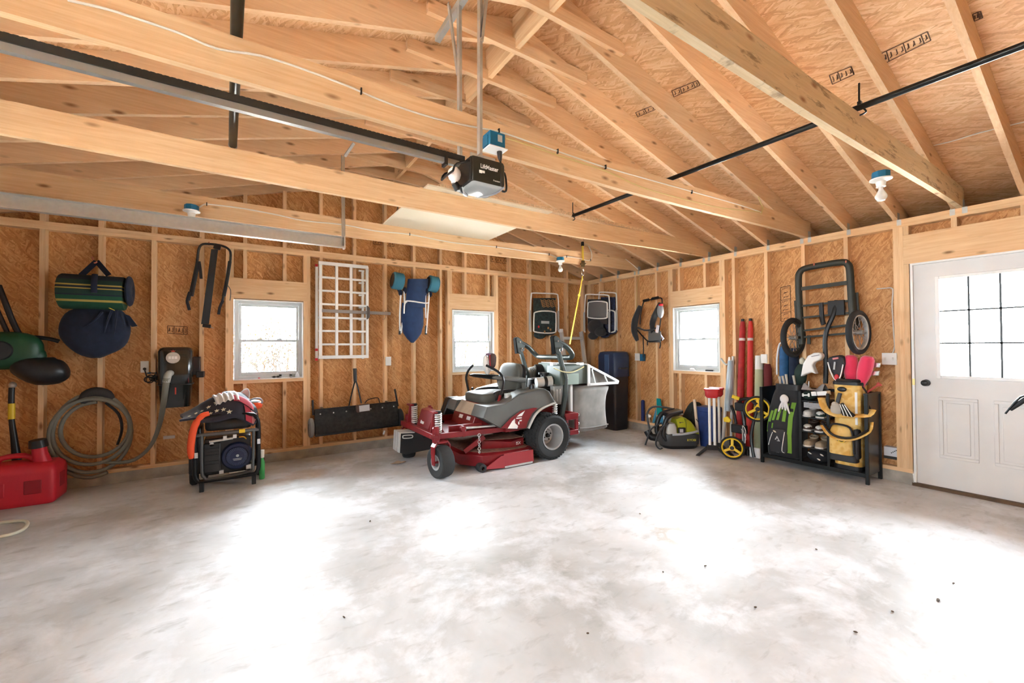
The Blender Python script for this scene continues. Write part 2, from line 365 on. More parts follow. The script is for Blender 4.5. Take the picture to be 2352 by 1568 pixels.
for k, (x0, x1, z0, z1) in WIN.items():
    for a, top in ((x0-.076, ZP-.076), (x1+.038, ZP-.076), (x0-.038, z1+.01), (x1, z1+.01)): stN(a, SOLE, top, 'jamb_stud')
    fr(NW, 'header', WX, x0-.038, x1+.038, NORTH_Y, SHN, z1+.01, z1+.242)
    for a in (x0-.038, x1): stN(a, z1+.243, ZP-.076, 'cripple_stud')
    fr(NW, 'sill_board', WX, x0, x1, NORTH_Y, SHN, z0-.038, z0)
# east wall
ew = MB()
for y0, y1, z0, z1 in ((SOUTH_Y-.1, DR[0], CURB, ZP), (DR[1], W3[0], CURB, ZP), (W3[1], SHN, CURB, ZP), (DR[0], DR[1], DR[2], ZP), (W3[0], W3[1], CURB, W3[2]), (W3[0], W3[1], W3[3], ZP)):
    ew.bx(SHE, SHE+.012, y0, y1, z0, z1)
EW = struct('wall_east', ew, OSBE)
def stE(y, z0, z1, name='stud', w=.038): fr(EW, name, WZ, EAST_X, SHE, y-w, y, z0, z1)
fr(EW, 'bottom_plate', WY, EAST_X, SHE, DR[1]+.01, NORTH_Y, CURB, SOLE); fr(EW, 'bottom_plate', WY, EAST_X, SHE, SOUTH_Y, DR[0]-.01, CURB, SOLE)
fr(EW, 'top_plate', WY, EAST_X, SHE, SOUTH_Y, NORTH_Y-.001, ZP-.076, ZP-.0385); fr(EW, 'top_plate', WY, EAST_X, SHE, SOUTH_Y, NORTH_Y-.001, ZP-.038, ZP)
for y in LAYE+[NORTH_Y-.02]:
    if y < SOUTH_Y: continue
    if W3[0]-.06 < y < W3[1]+.10:
        if W3[0] < y-.038 and y < W3[1]: stE(y, SOLE, W3[2]-.038, 'cripple_stud'); stE(y, W3[3]+.243, ZP-.076, 'cripple_stud')
    elif DR[0]-.12 < y < DR[1]+.17:
        if DR[0] < y < DR[1]: stE(y, DR[2]+.285, ZP-.076, 'cripple_stud')
    else: stE(y, SOLE, ZP-.076)
y0, y1, z0, z1 = W3
for a, top in ((y0-.038, ZP-.076), (y1+.076, ZP-.076), (y0, z1+.01), (y1+.038, z1+.01)): stE(a, SOLE, top, 'jamb_stud')
fr(EW, 'header', WY, EAST_X, SHE, y0-.038, y1+.038, z1+.01, z1+.242); fr(EW, 'sill_board', WY, EAST_X, SHE, y0, y1, z0-.038, z0)
for a in (y0, y1+.038): stE(a, z1+.243, ZP-.076, 'cripple_stud')
for i, top in enumerate((DR[2], ZP-.076, ZP-.076)): stE(DR[1]+.048+.0385*i, SOLE, top, 'jamb_stud'); stE(DR[0]-.01-.0385*i, SOLE, top, 'jamb_stud')
fr(EW, 'header', WY, EAST_X, SHE, DR[0]-.048, DR[1]+.048, DR[2]+.002, DR[2]+.285)
for a in (DR[1]+.046, DR[0]-.01): stE(a, DR[2]+.286, ZP-.076, 'cripple_stud')
# curbs
struct('baseboard_north', MB().bx(WEST_X-.1, EAST_X+.09, NORTH_Y-.004, SHN+.02, 0, CURB), CONC)
struct('baseboard_east', MB().bx(EAST_X-.004, SHE+.02, DR[1]+.012, NORTH_Y-.005, 0, CURB).bx(EAST_X-.004, SHE+.02, SOUTH_Y, DR[0]-.012, 0, CURB), CONC)
struct('trim_1', MB().bx(EAST_X-.03, SHE+.05, DR[0]-.01, DR[1]+.01, 0, .028), mat('threshold_brown', (.12, .065, .03), .7, vary=.3, vscale=12))      # threshold
# the two walls behind and beside the camera
GDOOR = mat('garage_door_white', (.55, .54, .52), .5)
ww = MB().bx(WEST_X-.10, WEST_X-.088, SOUTH_Y-.1, -.9, 0, ZP).bx(WEST_X-.10, WEST_X-.088, 5.2, SHN, 0, ZP).bx(WEST_X-.10, WEST_X-.088, -.9, 5.2, 2.2, ZP)
WW = struct('wall_west', ww, OSBE)
ADDED_PANES = [(-.72+.765*i, -.72+.765*i+.52) for i in range(5)]; gdm = MB().bx(WEST_X-.14, WEST_X-.10, -.92, 5.22, 0, 1.72).bx(WEST_X-.14, WEST_X-.10, -.92, 5.22, 2.02, 2.22)  # row of panes added to the unseen door to light floor and east wall
for a_, c_ in zip([-.92]+[q[1] for q in ADDED_PANES], [q[0] for q in ADDED_PANES]+[5.22]): gdm.bx(WEST_X-.14, WEST_X-.10, a_, c_, 1.72, 2.02)
gd = struct('door_2', gdm, GDOOR)
for i in range(3): struct('door_panel', MB().bx(WEST_X-.10, WEST_X-.06, -.9, 5.2, .01+i*.55, .545+i*.55), GDOOR, gd, bevel=.006)
sw = MB().bx(WEST_X-.1, SHE+.012, SOUTH_Y-.10, SOUTH_Y-.088, 0, ZP)
sw.prism([(WEST_X-.1, ZP), (SHE+.012, ZP), (SHE+.012, zr(SHE)+.2), (RIDGE, zr(RIDGE)+.2), (WEST_X-.1, zr(WEST_X)+.2)], (0, SOUTH_Y-.088, 0), (1, 0, 0), (0, 0, 1), .012)
SW = struct('wall_south', sw, OSBN)
for x in [-1.6+.4064*i for i in range(17)]: fr(SW, 'stud', WZ, x, x+.038, SOUTH_Y-.088, SOUTH_Y, 0, ZP)
fr(SW, 'top_plate', WX, WEST_X, EAST_X, SOUTH_Y-.088, SOUTH_Y, ZP-.076, ZP)
fr(WW, 'top_plate', WY, WEST_X-.088, WEST_X, SOUTH_Y, NORTH_Y, ZP-.076, ZP)

# ---------------------------------------------------------------- roof
RD = .191; OV = .42; Y0, Y1 = SOUTH_Y-.3, SHN+.3
ro = MB()
xe, xw = EAST_X+OV, WEST_X-OV
for a, c in ((xe, RIDGE), (RIDGE, xw)):
    za, zc = zr(a)+RD, zr(c)+RD
    ro.hexa([(a, Y0, za), (c, Y0, zc), (c, Y1, zc), (a, Y1, za)], [(a, Y0, za+.014), (c, Y0, zc+.014), (c, Y1, zc+.014), (a, Y1, za+.014)])
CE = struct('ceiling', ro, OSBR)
def rafter(y1, name='rafter', w=.038):
    for a, c in ((xe, RIDGE+.019), (xw, RIDGE-.019)):
        mb = MB(); q = lambda y: [(a, y, zr(a)), (c, y, zr(c)), (c, y, zr(c)+RD-.001), (a, y, zr(a)+RD-.001)]
        if a > RIDGE: q = lambda y: [(a, y, max(zr(a), ZP+.002)), (EAST_X+.02, y, ZP+.002), (EAST_X-.02, y, zr(EAST_X-.02)), (c, y, zr(c)), (c, y, zr(c)+RD-.001), (a, y, zr(a)+RD-.001)]
        A, B = q(y1-w), q(y1); n = len(A)
        mb.add(A+B, [tuple(range(n))[::-1], tuple(range(n, 2*n))]+[(i, (i+1) % n, n+(i+1) % n, n+i) for i in range(n)])
        struct(name, mb, RAFT, CE)
JI = (2, 5, 8, 11, 14)
for i, y in enumerate(LAYE):
    if y < SOUTH_Y: continue
    rafter(y)
    struct('collar_tie', MB().bx(RIDGE-.70, RIDGE+.70, y-.0765, y-.0385, 3.545, 3.634), RAFT, CE)
rafter(SHN-.002, 'gable_rafter')
struct('ridge_board', MB().bx(RIDGE-.019, RIDGE+.019, Y0, SHN+.2, 3.565, 3.81), WY, CE)
struct('soffit', MB().bx(SHE+.012, xe, Y0, Y1, zr(xe)-.02, zr(xe)-.008).bx(xe, xe+.02, Y0, Y1, zr(xe)-.02, zr(xe)+RD).bx(SHE+.012, xe, SHN, SHN+.012, zr(xe)-.02, zr(xe)+RD).bx(SHE, SHE+.1, SHN-.002, SHN+.012, zr(xe)-.02, zr(SHE)+RD).bx(SHE+.012, xe, SOUTH_Y-.1, SOUTH_Y-.088, zr(xe)-.02, zr(SHE+.1)+RD), WHITE, CE)
struct('soffit', MB().bx(xw, WEST_X-.1, Y0, Y1, zr(xw)-.02, zr(xw)-.008).bx(xw-.02, xw, Y0, Y1, zr(xw)-.02, zr(xw)+RD).bx(xw, WEST_X-.1, SHN, SHN+.012, zr(xw)-.02, zr(xw)+RD+.06).bx(xw, WEST_X-.1, SOUTH_Y-.1, SOUTH_Y-.088, zr(xw)-.02, zr(xw)+RD+.06), WHITE, CE)
def jz(x):      # the long joists sag a little towards the middle of their span
    t = min(max((EAST_X-.2-x)/3.0, 0), 1); return ZP+.002-.062*t*t*(3-2*t)
JOISTS = {}
JD = .184
for i in JI:
    y1 = LAYE[i]-.039; xs_ = [EAST_X+.06, EAST_X-.25, EAST_X-.9, 3.9, 3.2, 2.4, 1.0, -.5, WEST_X]
    rings = []
    for x in xs_:
        z = jz(x); top = min(z+JD, zr(x)+RD-.004); rings.append([(x, y1-.038, z), (x, y1, z), (x, y1, top), (x, y1-.038, top)])
    JOISTS[i] = struct('ceiling_joist', MB().loft(rings), WDIRT if i == 11 else WX, CE)
# metal ties where rafters and joists meet the east plate
for i, y in enumerate(LAYE):
    if y < .1: continue
    for yy in ([y-.038] if i not in JI else [y, y-.078]):
        s = -1
        mb = MB().bx(EAST_X-.002, EAST_X+.001, yy-.028, yy+.006, ZP-.055, ZP+.001).bx(EAST_X-.002, EAST_X+.06, yy-.0015, yy+.0015, ZP-.02, ZP+.075)
        struct('rafter_tie', mb, GALV, CE)

# ---------------------------------------------------------------- windows
GLASS = bpy.data.materials.new('window_glass'); GLASS.use_nodes = True; nt = GLASS.node_tree; nt.nodes.remove(nt.nodes['Principled BSDF'])
t_ = nt.nodes.new('ShaderNodeBsdfTransparent'); g_ = nt.nodes.new('ShaderNodeBsdfGlossy'); g_.inputs['Roughness'].default_value = .02; mx = nt.nodes.new('ShaderNodeMixShader')
t_.inputs[0].default_value = (.97, .98, .98, 1)
lw = nt.nodes.new('ShaderNodeFresnel'); lw.inputs[0].default_value = 1.3
nt.links.new(lw.outputs[0], mx.inputs[0]); nt.links.new(t_.outputs[0], mx.inputs[1]); nt.links.new(g_.outputs[0], mx.inputs[2]); nt.links.new(mx.outputs[0], nt.nodes['Material Output'].inputs[0])
def window(n, w, h, loc, rz):
    """single-hung vinyl window; x to the right, y outwards from the stud faces, z up from the sill"""
    o = bpy.data.objects.new('window_%d' % n, None); COL.objects.link(o); o.location = loc; o.rotation_euler = (0, 0, rz); o['kind'] = 'structure'
    def ring(mb, x0, x1, z0, z1, t, y0, y1, tb=None):
        tb = tb or t; mb.bx(x0, x0+t, y0, y1, z0, z1).bx(x1-t, x1, y0, y1, z0, z1).bx(x0+t, x1-t, y0, y1, z0, z0+tb).bx(x0+t, x1-t, y0, y1, z1-t, z1)
    mb = MB(); ring(mb, .002, w-.002, .002, h-.002, .012, -.006, .10); struct('jamb_liner', mb, WHITE, o, bevel=.002)
    mb = MB(); ring(mb, .014, w-.014, .014, h-.014, .036, .034, .098); struct('frame', mb, VINYL, o, bevel=.003)
    hm = h*.49
    for nm, za, zb, ya in (('upper_sash', hm-.03, h-.05, .072), ('lower_sash', .05, hm+.012, .046)):
        mb = MB(); ring(mb, .05, w-.05, za, zb, .026, ya, ya+.022, .04 if nm[0] == 'l' else .03); s = struct(nm, mb, VINYL, o, bevel=.003)
        struct('pane', MB().bx(.074, w-.074, ya+.009, ya+.013, za+.028, zb-.024), GLASS, s, smooth=0)
        if nm[0] == 'l':
            for fx in (.36, .64): struct('latch', MB().bx(w*fx-.025, w*fx+.025, ya-.008, ya+.02, zb, zb+.012), VINYL, s)
    return o
for k, (x0, x1, z0, z1) in WIN.items(): window(k, x1-x0, z1-z0, (x0, NORTH_Y, z0), 0)
window(3, W3[1]-W3[0], W3[3]-W3[2], (EAST_X, W3[1], W3[2]), -PI/2)

for a_, c_ in ADDED_PANES: struct('pane', MB().bx(WEST_X-.125, WEST_X-.12, a_-.01, c_+.01, 1.71, 2.03), GLASS, gd, smooth=0)  # glass in the added openings of the unseen west door
# ---------------------------------------------------------------- door with nine lights
D = bpy.data.objects.new('door_1', None); COL.objects.link(D); D.location = (EAST_X, DR[1], 0); D.rotation_euler = (0, 0, -PI/2); D['kind'] = 'structure'
dw = DR[1]-DR[0]; dt = DR[2]
struct('door_frame', MB().bx(0, .018, -.012, .1, .03, dt).bx(dw-.018, dw, -.012, .1, .03, dt).bx(.018, dw-.018, -.012, .1, dt-.018, dt).bx(.018, .034, .057, .1, .028, dt-.018).bx(dw-.034, dw-.018, .057, .1, .028, dt-.018).bx(.034, dw-.034, .057, .1, dt-.034, dt-.018), WHITE, D)
lx0, lx1, lz0, lz1 = .165, .165+.62, 1.03, 1.98
x0, x1, z0, z1 = .0185, dw-.0185, .0285, dt-.0185
DW = mat('door_enamel', (.72, .70, .68), .35, vary=.03, vscale=4)
sl = MB().bx(x0, lx0+.02, .012, .056, z0, z1).bx(lx1-.02, x1, .012, .056, z0, z1).bx(lx0+.02, lx1-.02, .012, .056, z0, lz0+.02).bx(lx0+.02, lx1-.02, .012, .056, lz1-.02, z1)
slab = struct('door_slab', sl, DW, D)
lf = MB()
for a in ((lx0, lx0+.03, lz0, lz1), (lx1-.03, lx1, lz0, lz1), (lx0+.03, lx1-.03, lz0, lz0+.03), (lx0+.03, lx1-.03, lz1-.03, lz1)): lf.bx(a[0], a[1], .002, .03, a[2], a[3])
lite = struct('light_frame', lf, WHITE, D, bevel=.004)
struct('pane', MB().bx(lx0+.028, lx1-.028, .018, .026, lz0+.028, lz1-.028), GLASS, lite, smooth=0)
MUN = mat('muntin_grey', (.05, .05, .05), .4)
for i in (1, 2):
    a = lx0+.03+(lx1-lx0-.06)*i/3; struct('muntin', MB().bx(a-.007, a+.007, .006, .03, lz0+.03, lz1-.03), MUN, lite)
    a = lz0+.03+(lz1-lz0-.06)*i/3; struct('muntin', MB().bx(lx0+.03, lx1-.03, .006, .03, a-.007, a+.007), MUN, lite)
for a in (.175, .175+.34):
    mb = MB(); w_, h0, h1 = .25, .30, .86
    for q in ((a, a+w_, h0, h0+.028), (a, a+w_, h1-.028, h1), (a, a+.028, h0+.028, h1-.028), (a+w_-.028, a+w_, h0+.028, h1-.028)): mb.bx(q[0], q[1], .005, .014, q[2], q[3])
    struct('door_panel', mb.bx(a+.05, a+w_-.05, .006, .014, h0+.05, h1-.05), DW, slab, bevel=.005)
kn = MB().lathe((.094, .012, .985), (0, -1, 0), [(.0, 0), (.031, 0), (.031, .006), (.012, .010), (.011, .03), (.024, .036), (.029, .048), (.026, .06), (.012, .066), (0, .067)])
struct('door_knob', kn, DARKMET, slab)
struct('strike_plate', MB().bx(.002, .02, -.0135, -.011, .96, 1.02), mat('brass_plate', (.65, .48, .2), .35, 1), D)

# grade stamps printed on the boards
INK = mat('stamp_ink', (.10, .045, .02), .8)
def roof_pt(u, v, d=.003):
    r = ray(u, v); t = (ZE+SLOPE*EAST_X+RD-CH)/(r.z+SLOPE*r.x); p = CAM+r*t; return p-Vector((SLOPE, 0, 1)).normalized()*d
def stamp(name, q, par, nb, seed):
    """q: corner function (a, b) -> point; a box outline with a few printed bars inside"""
    rn = random.Random(seed); mb = MB(); n = (q(1, 0)-q(0, 0)).cross(q(0, 1)-q(0, 0)).normalized(); w = .006
    L = lambda a, b: mb.bar(a, b, .001, w, n.cross(b-a).normalized())
    L(q(0, 0), q(1, 0)); L(q(1, 0), q(1, 1)); L(q(1, 1), q(0, 1)); L(q(0, 1), q(0, 0))
    for i in range(nb):
        a = (i+.5)/nb; L(q(a-.2/nb, .25), q(a+.15/nb, .25+rn.uniform(-.1, .5))); L(q(a+.1/nb, .3), q(a+.1/nb, .75))
        if i % 3 == 1: L(q(a+.45/nb, 0), q(a+.45/nb, 1))
    struct(name, mb, INK, par, smooth=0)
for k, (c, nb) in enumerate(((((2018, 152), (2138, 92), (2130, 72), (2012, 128)), 9), (((1912, 193), (1962, 170), (1955, 152), (1905, 172)), 5), (((2238, 48), (2257, 40), (2252, 25), (2234, 32)), 3), (((1548, 222), (1608, 195), (1602, 184), (1543, 208)), 6), (((1465, 268), (1530, 240), (1525, 231), (1460, 258)), 6))):
    P = [roof_pt(*x) for x in c]; stamp('printed_stamp', (lambda P: lambda a, b: (P[0].lerp(P[1], a)).lerp(P[3].lerp(P[2], a), b))(P), CE, nb, k)
P = [pX(u, v, SHE-.002) for u, v in ((1794, 738), (1793, 660), (1815, 655), (1817, 735))]; stamp('printed_stamp', lambda a, b: (P[0].lerp(P[1], a)).lerp(P[3].lerp(P[2], a), b), EW, 8, 9)
for k, c in enumerate((((1128, 600), (1165, 606), (1165, 594), (1128, 588)), ((858, 560), (905, 566), (905, 553), (858, 548)), ((385, 765), (430, 768), (430, 750), (385, 748)))):
    P = [pY(u, v, SHN-.002) for u, v in c]; stamp('printed_stamp', (lambda P: lambda a, b: (P[0].lerp(P[1], a)).lerp(P[3].lerp(P[2], a), b))(P), NW, 6, 20+k)
# ---------------------------------------------------------------- zero-turn mower
MRED = mat('mower_red', (.20, .008, .012), .36, vary=.12, vscale=12); MGREY = mat('mower_grey', (.115, .115, .105), .5, vary=.08, vscale=6)
MSILV = mat('mower_silver', (.62, .62, .60), .4, .2); DUST = mat('dusty_red_deck', (.24, .12, .085), .8, vary=.4, vscale=22, bump=.3)
SEATM = mat('seat_vinyl', (.085, .086, .072), .55, bump=.1); TYRE = mat('tyre_rubber', (.022, .022, .022), .8, bump=.15)
DECAL = mat('decal_white', (.85, .85, .83), .5); ROPSM = mat('roll_bar_grey', (.055, .065, .058), .38, .3)
HOODM = mat('bagger_grey_green', (.085, .105, .085), .5); BAGM = mat('bagger_cloth', (.22, .205, .19), .85, vary=.15, vscale=8)
RIMM = mat('wheel_rim_grey', (.46, .46, .46), .35, .5)
mo = thing('riding_mower', 'red and grey zero-turn riding mower with grass bagger and folded roll bar', 'lawn mower', (2.6, 4.56, 0))
MC = 4.56
def mp(name, mb, m, par=None, **k): return obj(name, mb, m, par or mo, ws=True, **k)
def mir(y): return 2*MC-y
def tyre(c, R, w, ax, r_in, lugs, name='wheel', rimdepth=.05, par=None):
    c = Vector(c); ax = Vector(ax).normalized()
    prof = [(r_in, -w*.42), (r_in+.02, -w*.47), (R*.86, -w*.5), (R*.95, -w*.44), (R*.985, -w*.30), (R, 0), (R*.985, w*.30), (R*.95, w*.44), (R*.86, w*.5), (r_in+.02, w*.47), (r_in, w*.42)]
    mb = MB().lathe(c, ax, prof, 40, cap=False)
    if lugs:
        up = Vector((0, 0, 1)); x = ax.cross(up).normalized(); y = ax.cross(x)
        for i in range(lugs):
            for j, (h, s) in enumerate(((-.36, .17), (-.12, .2), (.12, .2), (.36, .17))):
                a = 2*PI*(i+(j % 2)*.5)/lugs; d = x*math.cos(a)+y*math.sin(a); t = -x*math.sin(a)+y*math.cos(a)
                rr = R*(.985 if abs(h) > .3 else 1.0)
                mb.bar(c+d*(rr-.012)+ax*w*(h-s/2)-t*.008*(1 if j % 2 else -1), c+d*(rr-.012)+ax*w*(h+s/2)+t*.008*(1 if j % 2 else -1), R*2*PI/lugs*.55, .03, up=d)
    o = mp(name, mb, TYRE, par, smooth=35)
    rim = MB().lathe(c, ax, [(r_in+.006, w*.46), (r_in-.012, w*.45), (r_in-.022, w*.30), (r_in-.03, -w*.02), (r_in-.04, -w*.12), (r_in*.55, -w*.14), (r_in*.5, -w*.02), (r_in*.42, w*.02), (.0, w*.02)], 32, cap=False)
    rim.lathe(c, -ax, [(r_in+.006, w*.46), (r_in-.03, w*.28), (0, w*.2)], 32, cap=False)
    ro_ = mp('rim', rim, RIMM, o)
    mp('hub_cap', MB().cyl(c+ax*w*.02, c+ax*w*.14, .028, .02), BLACK, ro_)
    for k in range(4):
        a = k*PI/2+.4; d = Vector((math.cos(a), 0, math.sin(a))) if abs(ax.y) > .5 else Vector((0, math.cos(a), math.sin(a)))
        mp('wheel_nut', MB().cyl(c+d*.05+ax*w*.01, c+d*.05+ax*w*.07, .009, n=6), BLACK, ro_)
    return o
tyre((3.15, 4.08, .272), .272, .27, (0, -1, 0), .15, 44, 'drive_wheel'); tyre((3.15, mir(4.08), .272), .272, .27, (0, 1, 0), .15, 44, 'drive_wheel')
# casters
for y, ax in ((4.07, (-1, -.18, 0)), (5.06, (-1, .25, 0))):
    c = Vector((1.755, y, .168)); a = Vector(ax).normalized()
    w = tyre(c, .168, .15, a, .075, 0, 'caster_wheel')
    yk = MB()
    for s in (-1, 1):
        q = c+a*s*.09; Z = lambda z, o=0: q+a*s*o+Vector((0, 0, z)); yk.bar(Z(-.025), Z(.09, .006), .05, .012, a); yk.bar(Z(.085, .006), Z(.165, .004), .062, .012, a); yk.bar(Z(.16, .006), Z(.208, -.03), .07, .014, a)
    yk.box(c+Vector((0, 0, .203)), (.10, .10, .018)).cyl(c-a*.1, c+a*.1, .012)
    mp('caster_fork', yk, MRED)
    mp('caster_post', MB().cyl((1.70 if y < MC else 1.75, y, .372), (1.70 if y < MC else 1.75, y, .52), .036, n=20).cyl((1.70 if y < MC else 1.75, y, .515), (1.70 if y < MC else 1.75, y, .53), .04, .03, n=20), MRED)
# frame
f = MB().bar((1.70, 4.03, .425), (1.70, 5.1, .425), .06, .06).bar((1.70, 4.10, .425), (2.75, 4.16, .395), .05, .055).bar((1.70, 5.02, .425), (2.75, 4.96, .395), .05, .055)
f.bar((2.75, 4.16, .395), (3.5, 4.3, .38), .05, .06).bar((2.75, 4.96, .395), (3.5, 4.82, .38), .05, .06).bar((1.62, 4.03, .44), (1.70, 4.03, .43), .03, .03)
mp('front_frame', f, MRED, bevel=.004)
for y in (4.20, 4.92):
    mp('spring_tower', MB().prism([(1.68, .42), (1.86, .40), (1.79, .56), (1.755, .67), (1.715, .67), (1.70, .56)], (0, y, 0), (1, 0, 0), (0, 0, 1), .02).bx(1.70, 1.76, y-.07, y+.05, .655, .675), MRED, bevel=.003)
    yy = y-.045
    p = [(1.765+.032*math.cos(t*.7), yy+.032*math.sin(t*.7), .44+t*.0026) for t in range(82)]
    sp = mp('spring', MB().tube(p, .0085, 6, sm=1), ALU)
    mp('damper', MB().cyl((1.765, yy, .39), (1.765, yy, .66), .017).cyl((1.765, yy, .40), (1.765, yy, .445), .024).cyl((1.765, yy, .645), (1.765, yy, .68), .03), DARKMET, sp)
mp('foot_guard', MB().prism([(1.74, .42), (1.79, .42), (1.90, .60), (1.88, .64), (1.81, .63)], (0, 4.40, 0), (1, 0, 0), (0, 0, 1), -.36), MRED, bevel=.006)
mp('emblem', MB().box((1.775, 4.66, .515), (.006, .03, .07), (0, .36, 0)).box((1.765, 4.62, .49), (.006, .10, .028), (0, .36, 0)).box((1.80, 4.62, .565), (.006, .10, .024), (0, .36, 0)), DECAL)
mp('foot_plate', MB().bx(1.88, 2.3, 4.2, 4.92, .40, .425).bx(1.9, 2.3, 4.18, 4.2, .40, .50).bx(1.9, 2.3, 4.92, 4.94, .40, .50), MRED, bevel=.004)
mp('pedal', MB().box((2.0, 4.82, .49), (.13, .09, .012), (0, -.5, 0)).bar((2.03, 4.82, .49), (2.12, 4.82, .43), .02, .02), BLACK)
bx_ = MB().prism([(2.22, .42), (2.27, .56), (2.36, .69), (3.05, .69), (3.05, .40), (2.3, .36)], (0, 4.28, 0), (1, 0, 0), (0, 0, 1), -.56)
mp('seat_base', bx_, MRED, bevel=.012)
mp('front_panel', MB().hexa([(2.262, 4.32, .56), (2.262, 4.8, .56), (2.35, 4.8, .685), (2.35, 4.32, .685)], [(2.256, 4.32, .564), (2.256, 4.8, .564), (2.344, 4.8, .689), (2.344, 4.32, .689)]), mat('dusty_tan_panel', (.42, .33, .24), .7, vary=.2))
for yy in (4.36, 4.56): mp('warning_label', MB().hexa([(2.243, yy, .50), (2.243, yy+.09, .50), (2.258, yy+.09, .54), (2.258, yy, .54)], [(2.239, yy, .502), (2.239, yy+.09, .502), (2.254, yy+.09, .542), (2.254, yy, .542)]), DECAL)
# side consoles with fenders
OUT = [(2.24, .57), (2.29, .69), (2.40, .695), (2.52, .70), (2.62, .745), (2.72, .80), (2.86, .825), (3.02, .85), (3.10, .845), (3.17, .81), (3.23, .72), (3.27, .655), (3.18, .645), (3.06, .615), (2.96, .55), (2.89, .46), (2.85, .385), (2.66, .40), (2.48, .43)]
for s in (1, -1):
    Y = (lambda y: y) if s == 1 else mir
    def side(y, ins): 
        cx, cz = 2.72, .62
        return [(cx+(x-cx)*ins, Y(y), cz+(z-cz)*ins) for x, z in OUT]
    n = len(OUT)
    mp('fender', MB().loft([side(4.06, .955), side(4.045, .975), side(4.05, .99), side(4.075, 1.0), side(4.33, 1.0)]), MGREY, smooth=35, label='grey side fender')
    if s == 1:
        d = [(2.47, .437), (2.60, .535), (2.74, .61), (2.93, .628), (2.985, .622), (2.90, .56), (2.84, .47), (2.815, .40), (2.66, .41)]
        mp('fender_decal', MB().prism(d, (0, 4.0425, 0), (1, 0, 0), (0, 0, 1), -.002), MRED, smooth=0)
        mp('fender_stripe', MB().prism([(2.56, .425), (2.62, .50), (2.72, .57), (2.80, .606), (2.75, .54), (2.715, .47), (2.69, .408)], (0, 4.040, 0), (1, 0, 0), (0, 0, 1), -.0015), DECAL, smooth=0)
        mp('emblem', MB().prism([(2.66, .545), (2.76, .548), (2.76, .47), (2.705, .435), (2.66, .475)], (0, 4.0375, 0), (1, 0, 0), (0, 0, 1), -.0015), MRED, smooth=0)
        mp('emblem', MB().bx(2.675, 2.75, 4.0355, 4.0372, .522, .535).bx(2.70, 2.716, 4.0355, 4.0372, .455, .505).bx(2.70, 2.75, 4.0355, 4.0372, .49, .505), DECAL, smooth=0)
        arch = [(2.85, .392), (2.89, .46), (2.955, .548), (3.055, .61), (3.18, .645), (3.255, .662)]
        ri = [Vector((x, 4.043, z)) for x, z in arch]
        mp('fender_flare', MB().tube(ri, .022, 6, flat=(1, .6)), MSILV)
        mp('fuel_cap', MB().cyl((3.0, 4.17, .84), (3.0, 4.17, .885), .045, .04).cyl((3.0, 4.17, .88), (3.0, 4.17, .895), .03), BLACK)
        mp('cup_holder', MB().cyl((2.66, 4.2, .70), (2.66, 4.2, .80), .035, .04), MSILV)
mp('control_knob', MB().cyl((2.56, 4.9, .69), (2.56, 4.9, .80), .008).ell((2.56, 4.9, .81), (.02, .02, .018)).cyl((2.63, 4.9, .7), (2.63, 4.9, .79), .008).ell((2.63, 4.9, .795), (.02, .02, .015)), BLACK)
# seat
st_ = mp('seat', MB().ell((2.63, MC, .735), (.27, .27, .075), 24, 10, e=.45), SEATM, sub=1)
mp('seat_bolster', MB().ell((2.72, MC-.235, .75), (.19, .05, .085), 18, 10, e=.6), BLACK, st_); mp('seat_bolster', MB().ell((2.72, MC+.235, .75), (.19, .05, .085), 18, 10, e=.6), BLACK, st_)
bk = mp('backrest', MB().ell((2.93, MC, .95), (.055, .25, .20), 24, 12, rot=(0, .16, 0), e=.55), SEATM, sub=1)
mp('backrest_shell', MB().ell((2.985, MC, .94), (.035, .255, .20), 24, 12, rot=(0, .16, 0), e=.55), BLACK, bk)
for y, m_ in ((MC-.29, MGREY), (MC+.29, BLACK)):
    mp('armrest', MB().loft([[(x, y+dy*w_, z+dz*h_) for dy, dz in ((-1, -.6), (-1, .6), (-.6, 1), (.6, 1), (1, .6), (1, -.6), (.6, -1), (-.6, -1))] for x, z, w_, h_ in ((2.50, .99, .015, .01), (2.56, .985, .03, .022), (2.72, .965, .033, .03), (2.90, .945, .025, .034), (2.97, .935, .015, .03))]).bar((2.93, y, .95), (2.96, y, .76), .025, .05), m_)
# steering levers
for y, sgn in ((4.24, 1), (4.93, -1)):
    lv = mp('steering_lever', MB().tube([(2.55, y, .62), (2.555, y, .70), (2.62, y, .87), (2.625, y, .98), (2.58, y+.05*sgn, 1.06), (2.50, y+.18*sgn, 1.13)] if sgn == 1 else [(2.56, y, .60), (2.545, y, .68), (2.50, y, .86), (2.485, y, .96), (2.51, y-.02, 1.05), (2.56, y-.06, 1.12)], .015, 8), BLACK)
    mp('lever_base', MB().tube([(2.55, y, .62), (2.56, y, .70), (2.585, y, .78)] if sgn == 1 else [(2.56, y, .58), (2.548, y, .66), (2.53, y, .74)], .019, 8), MRED, lv)
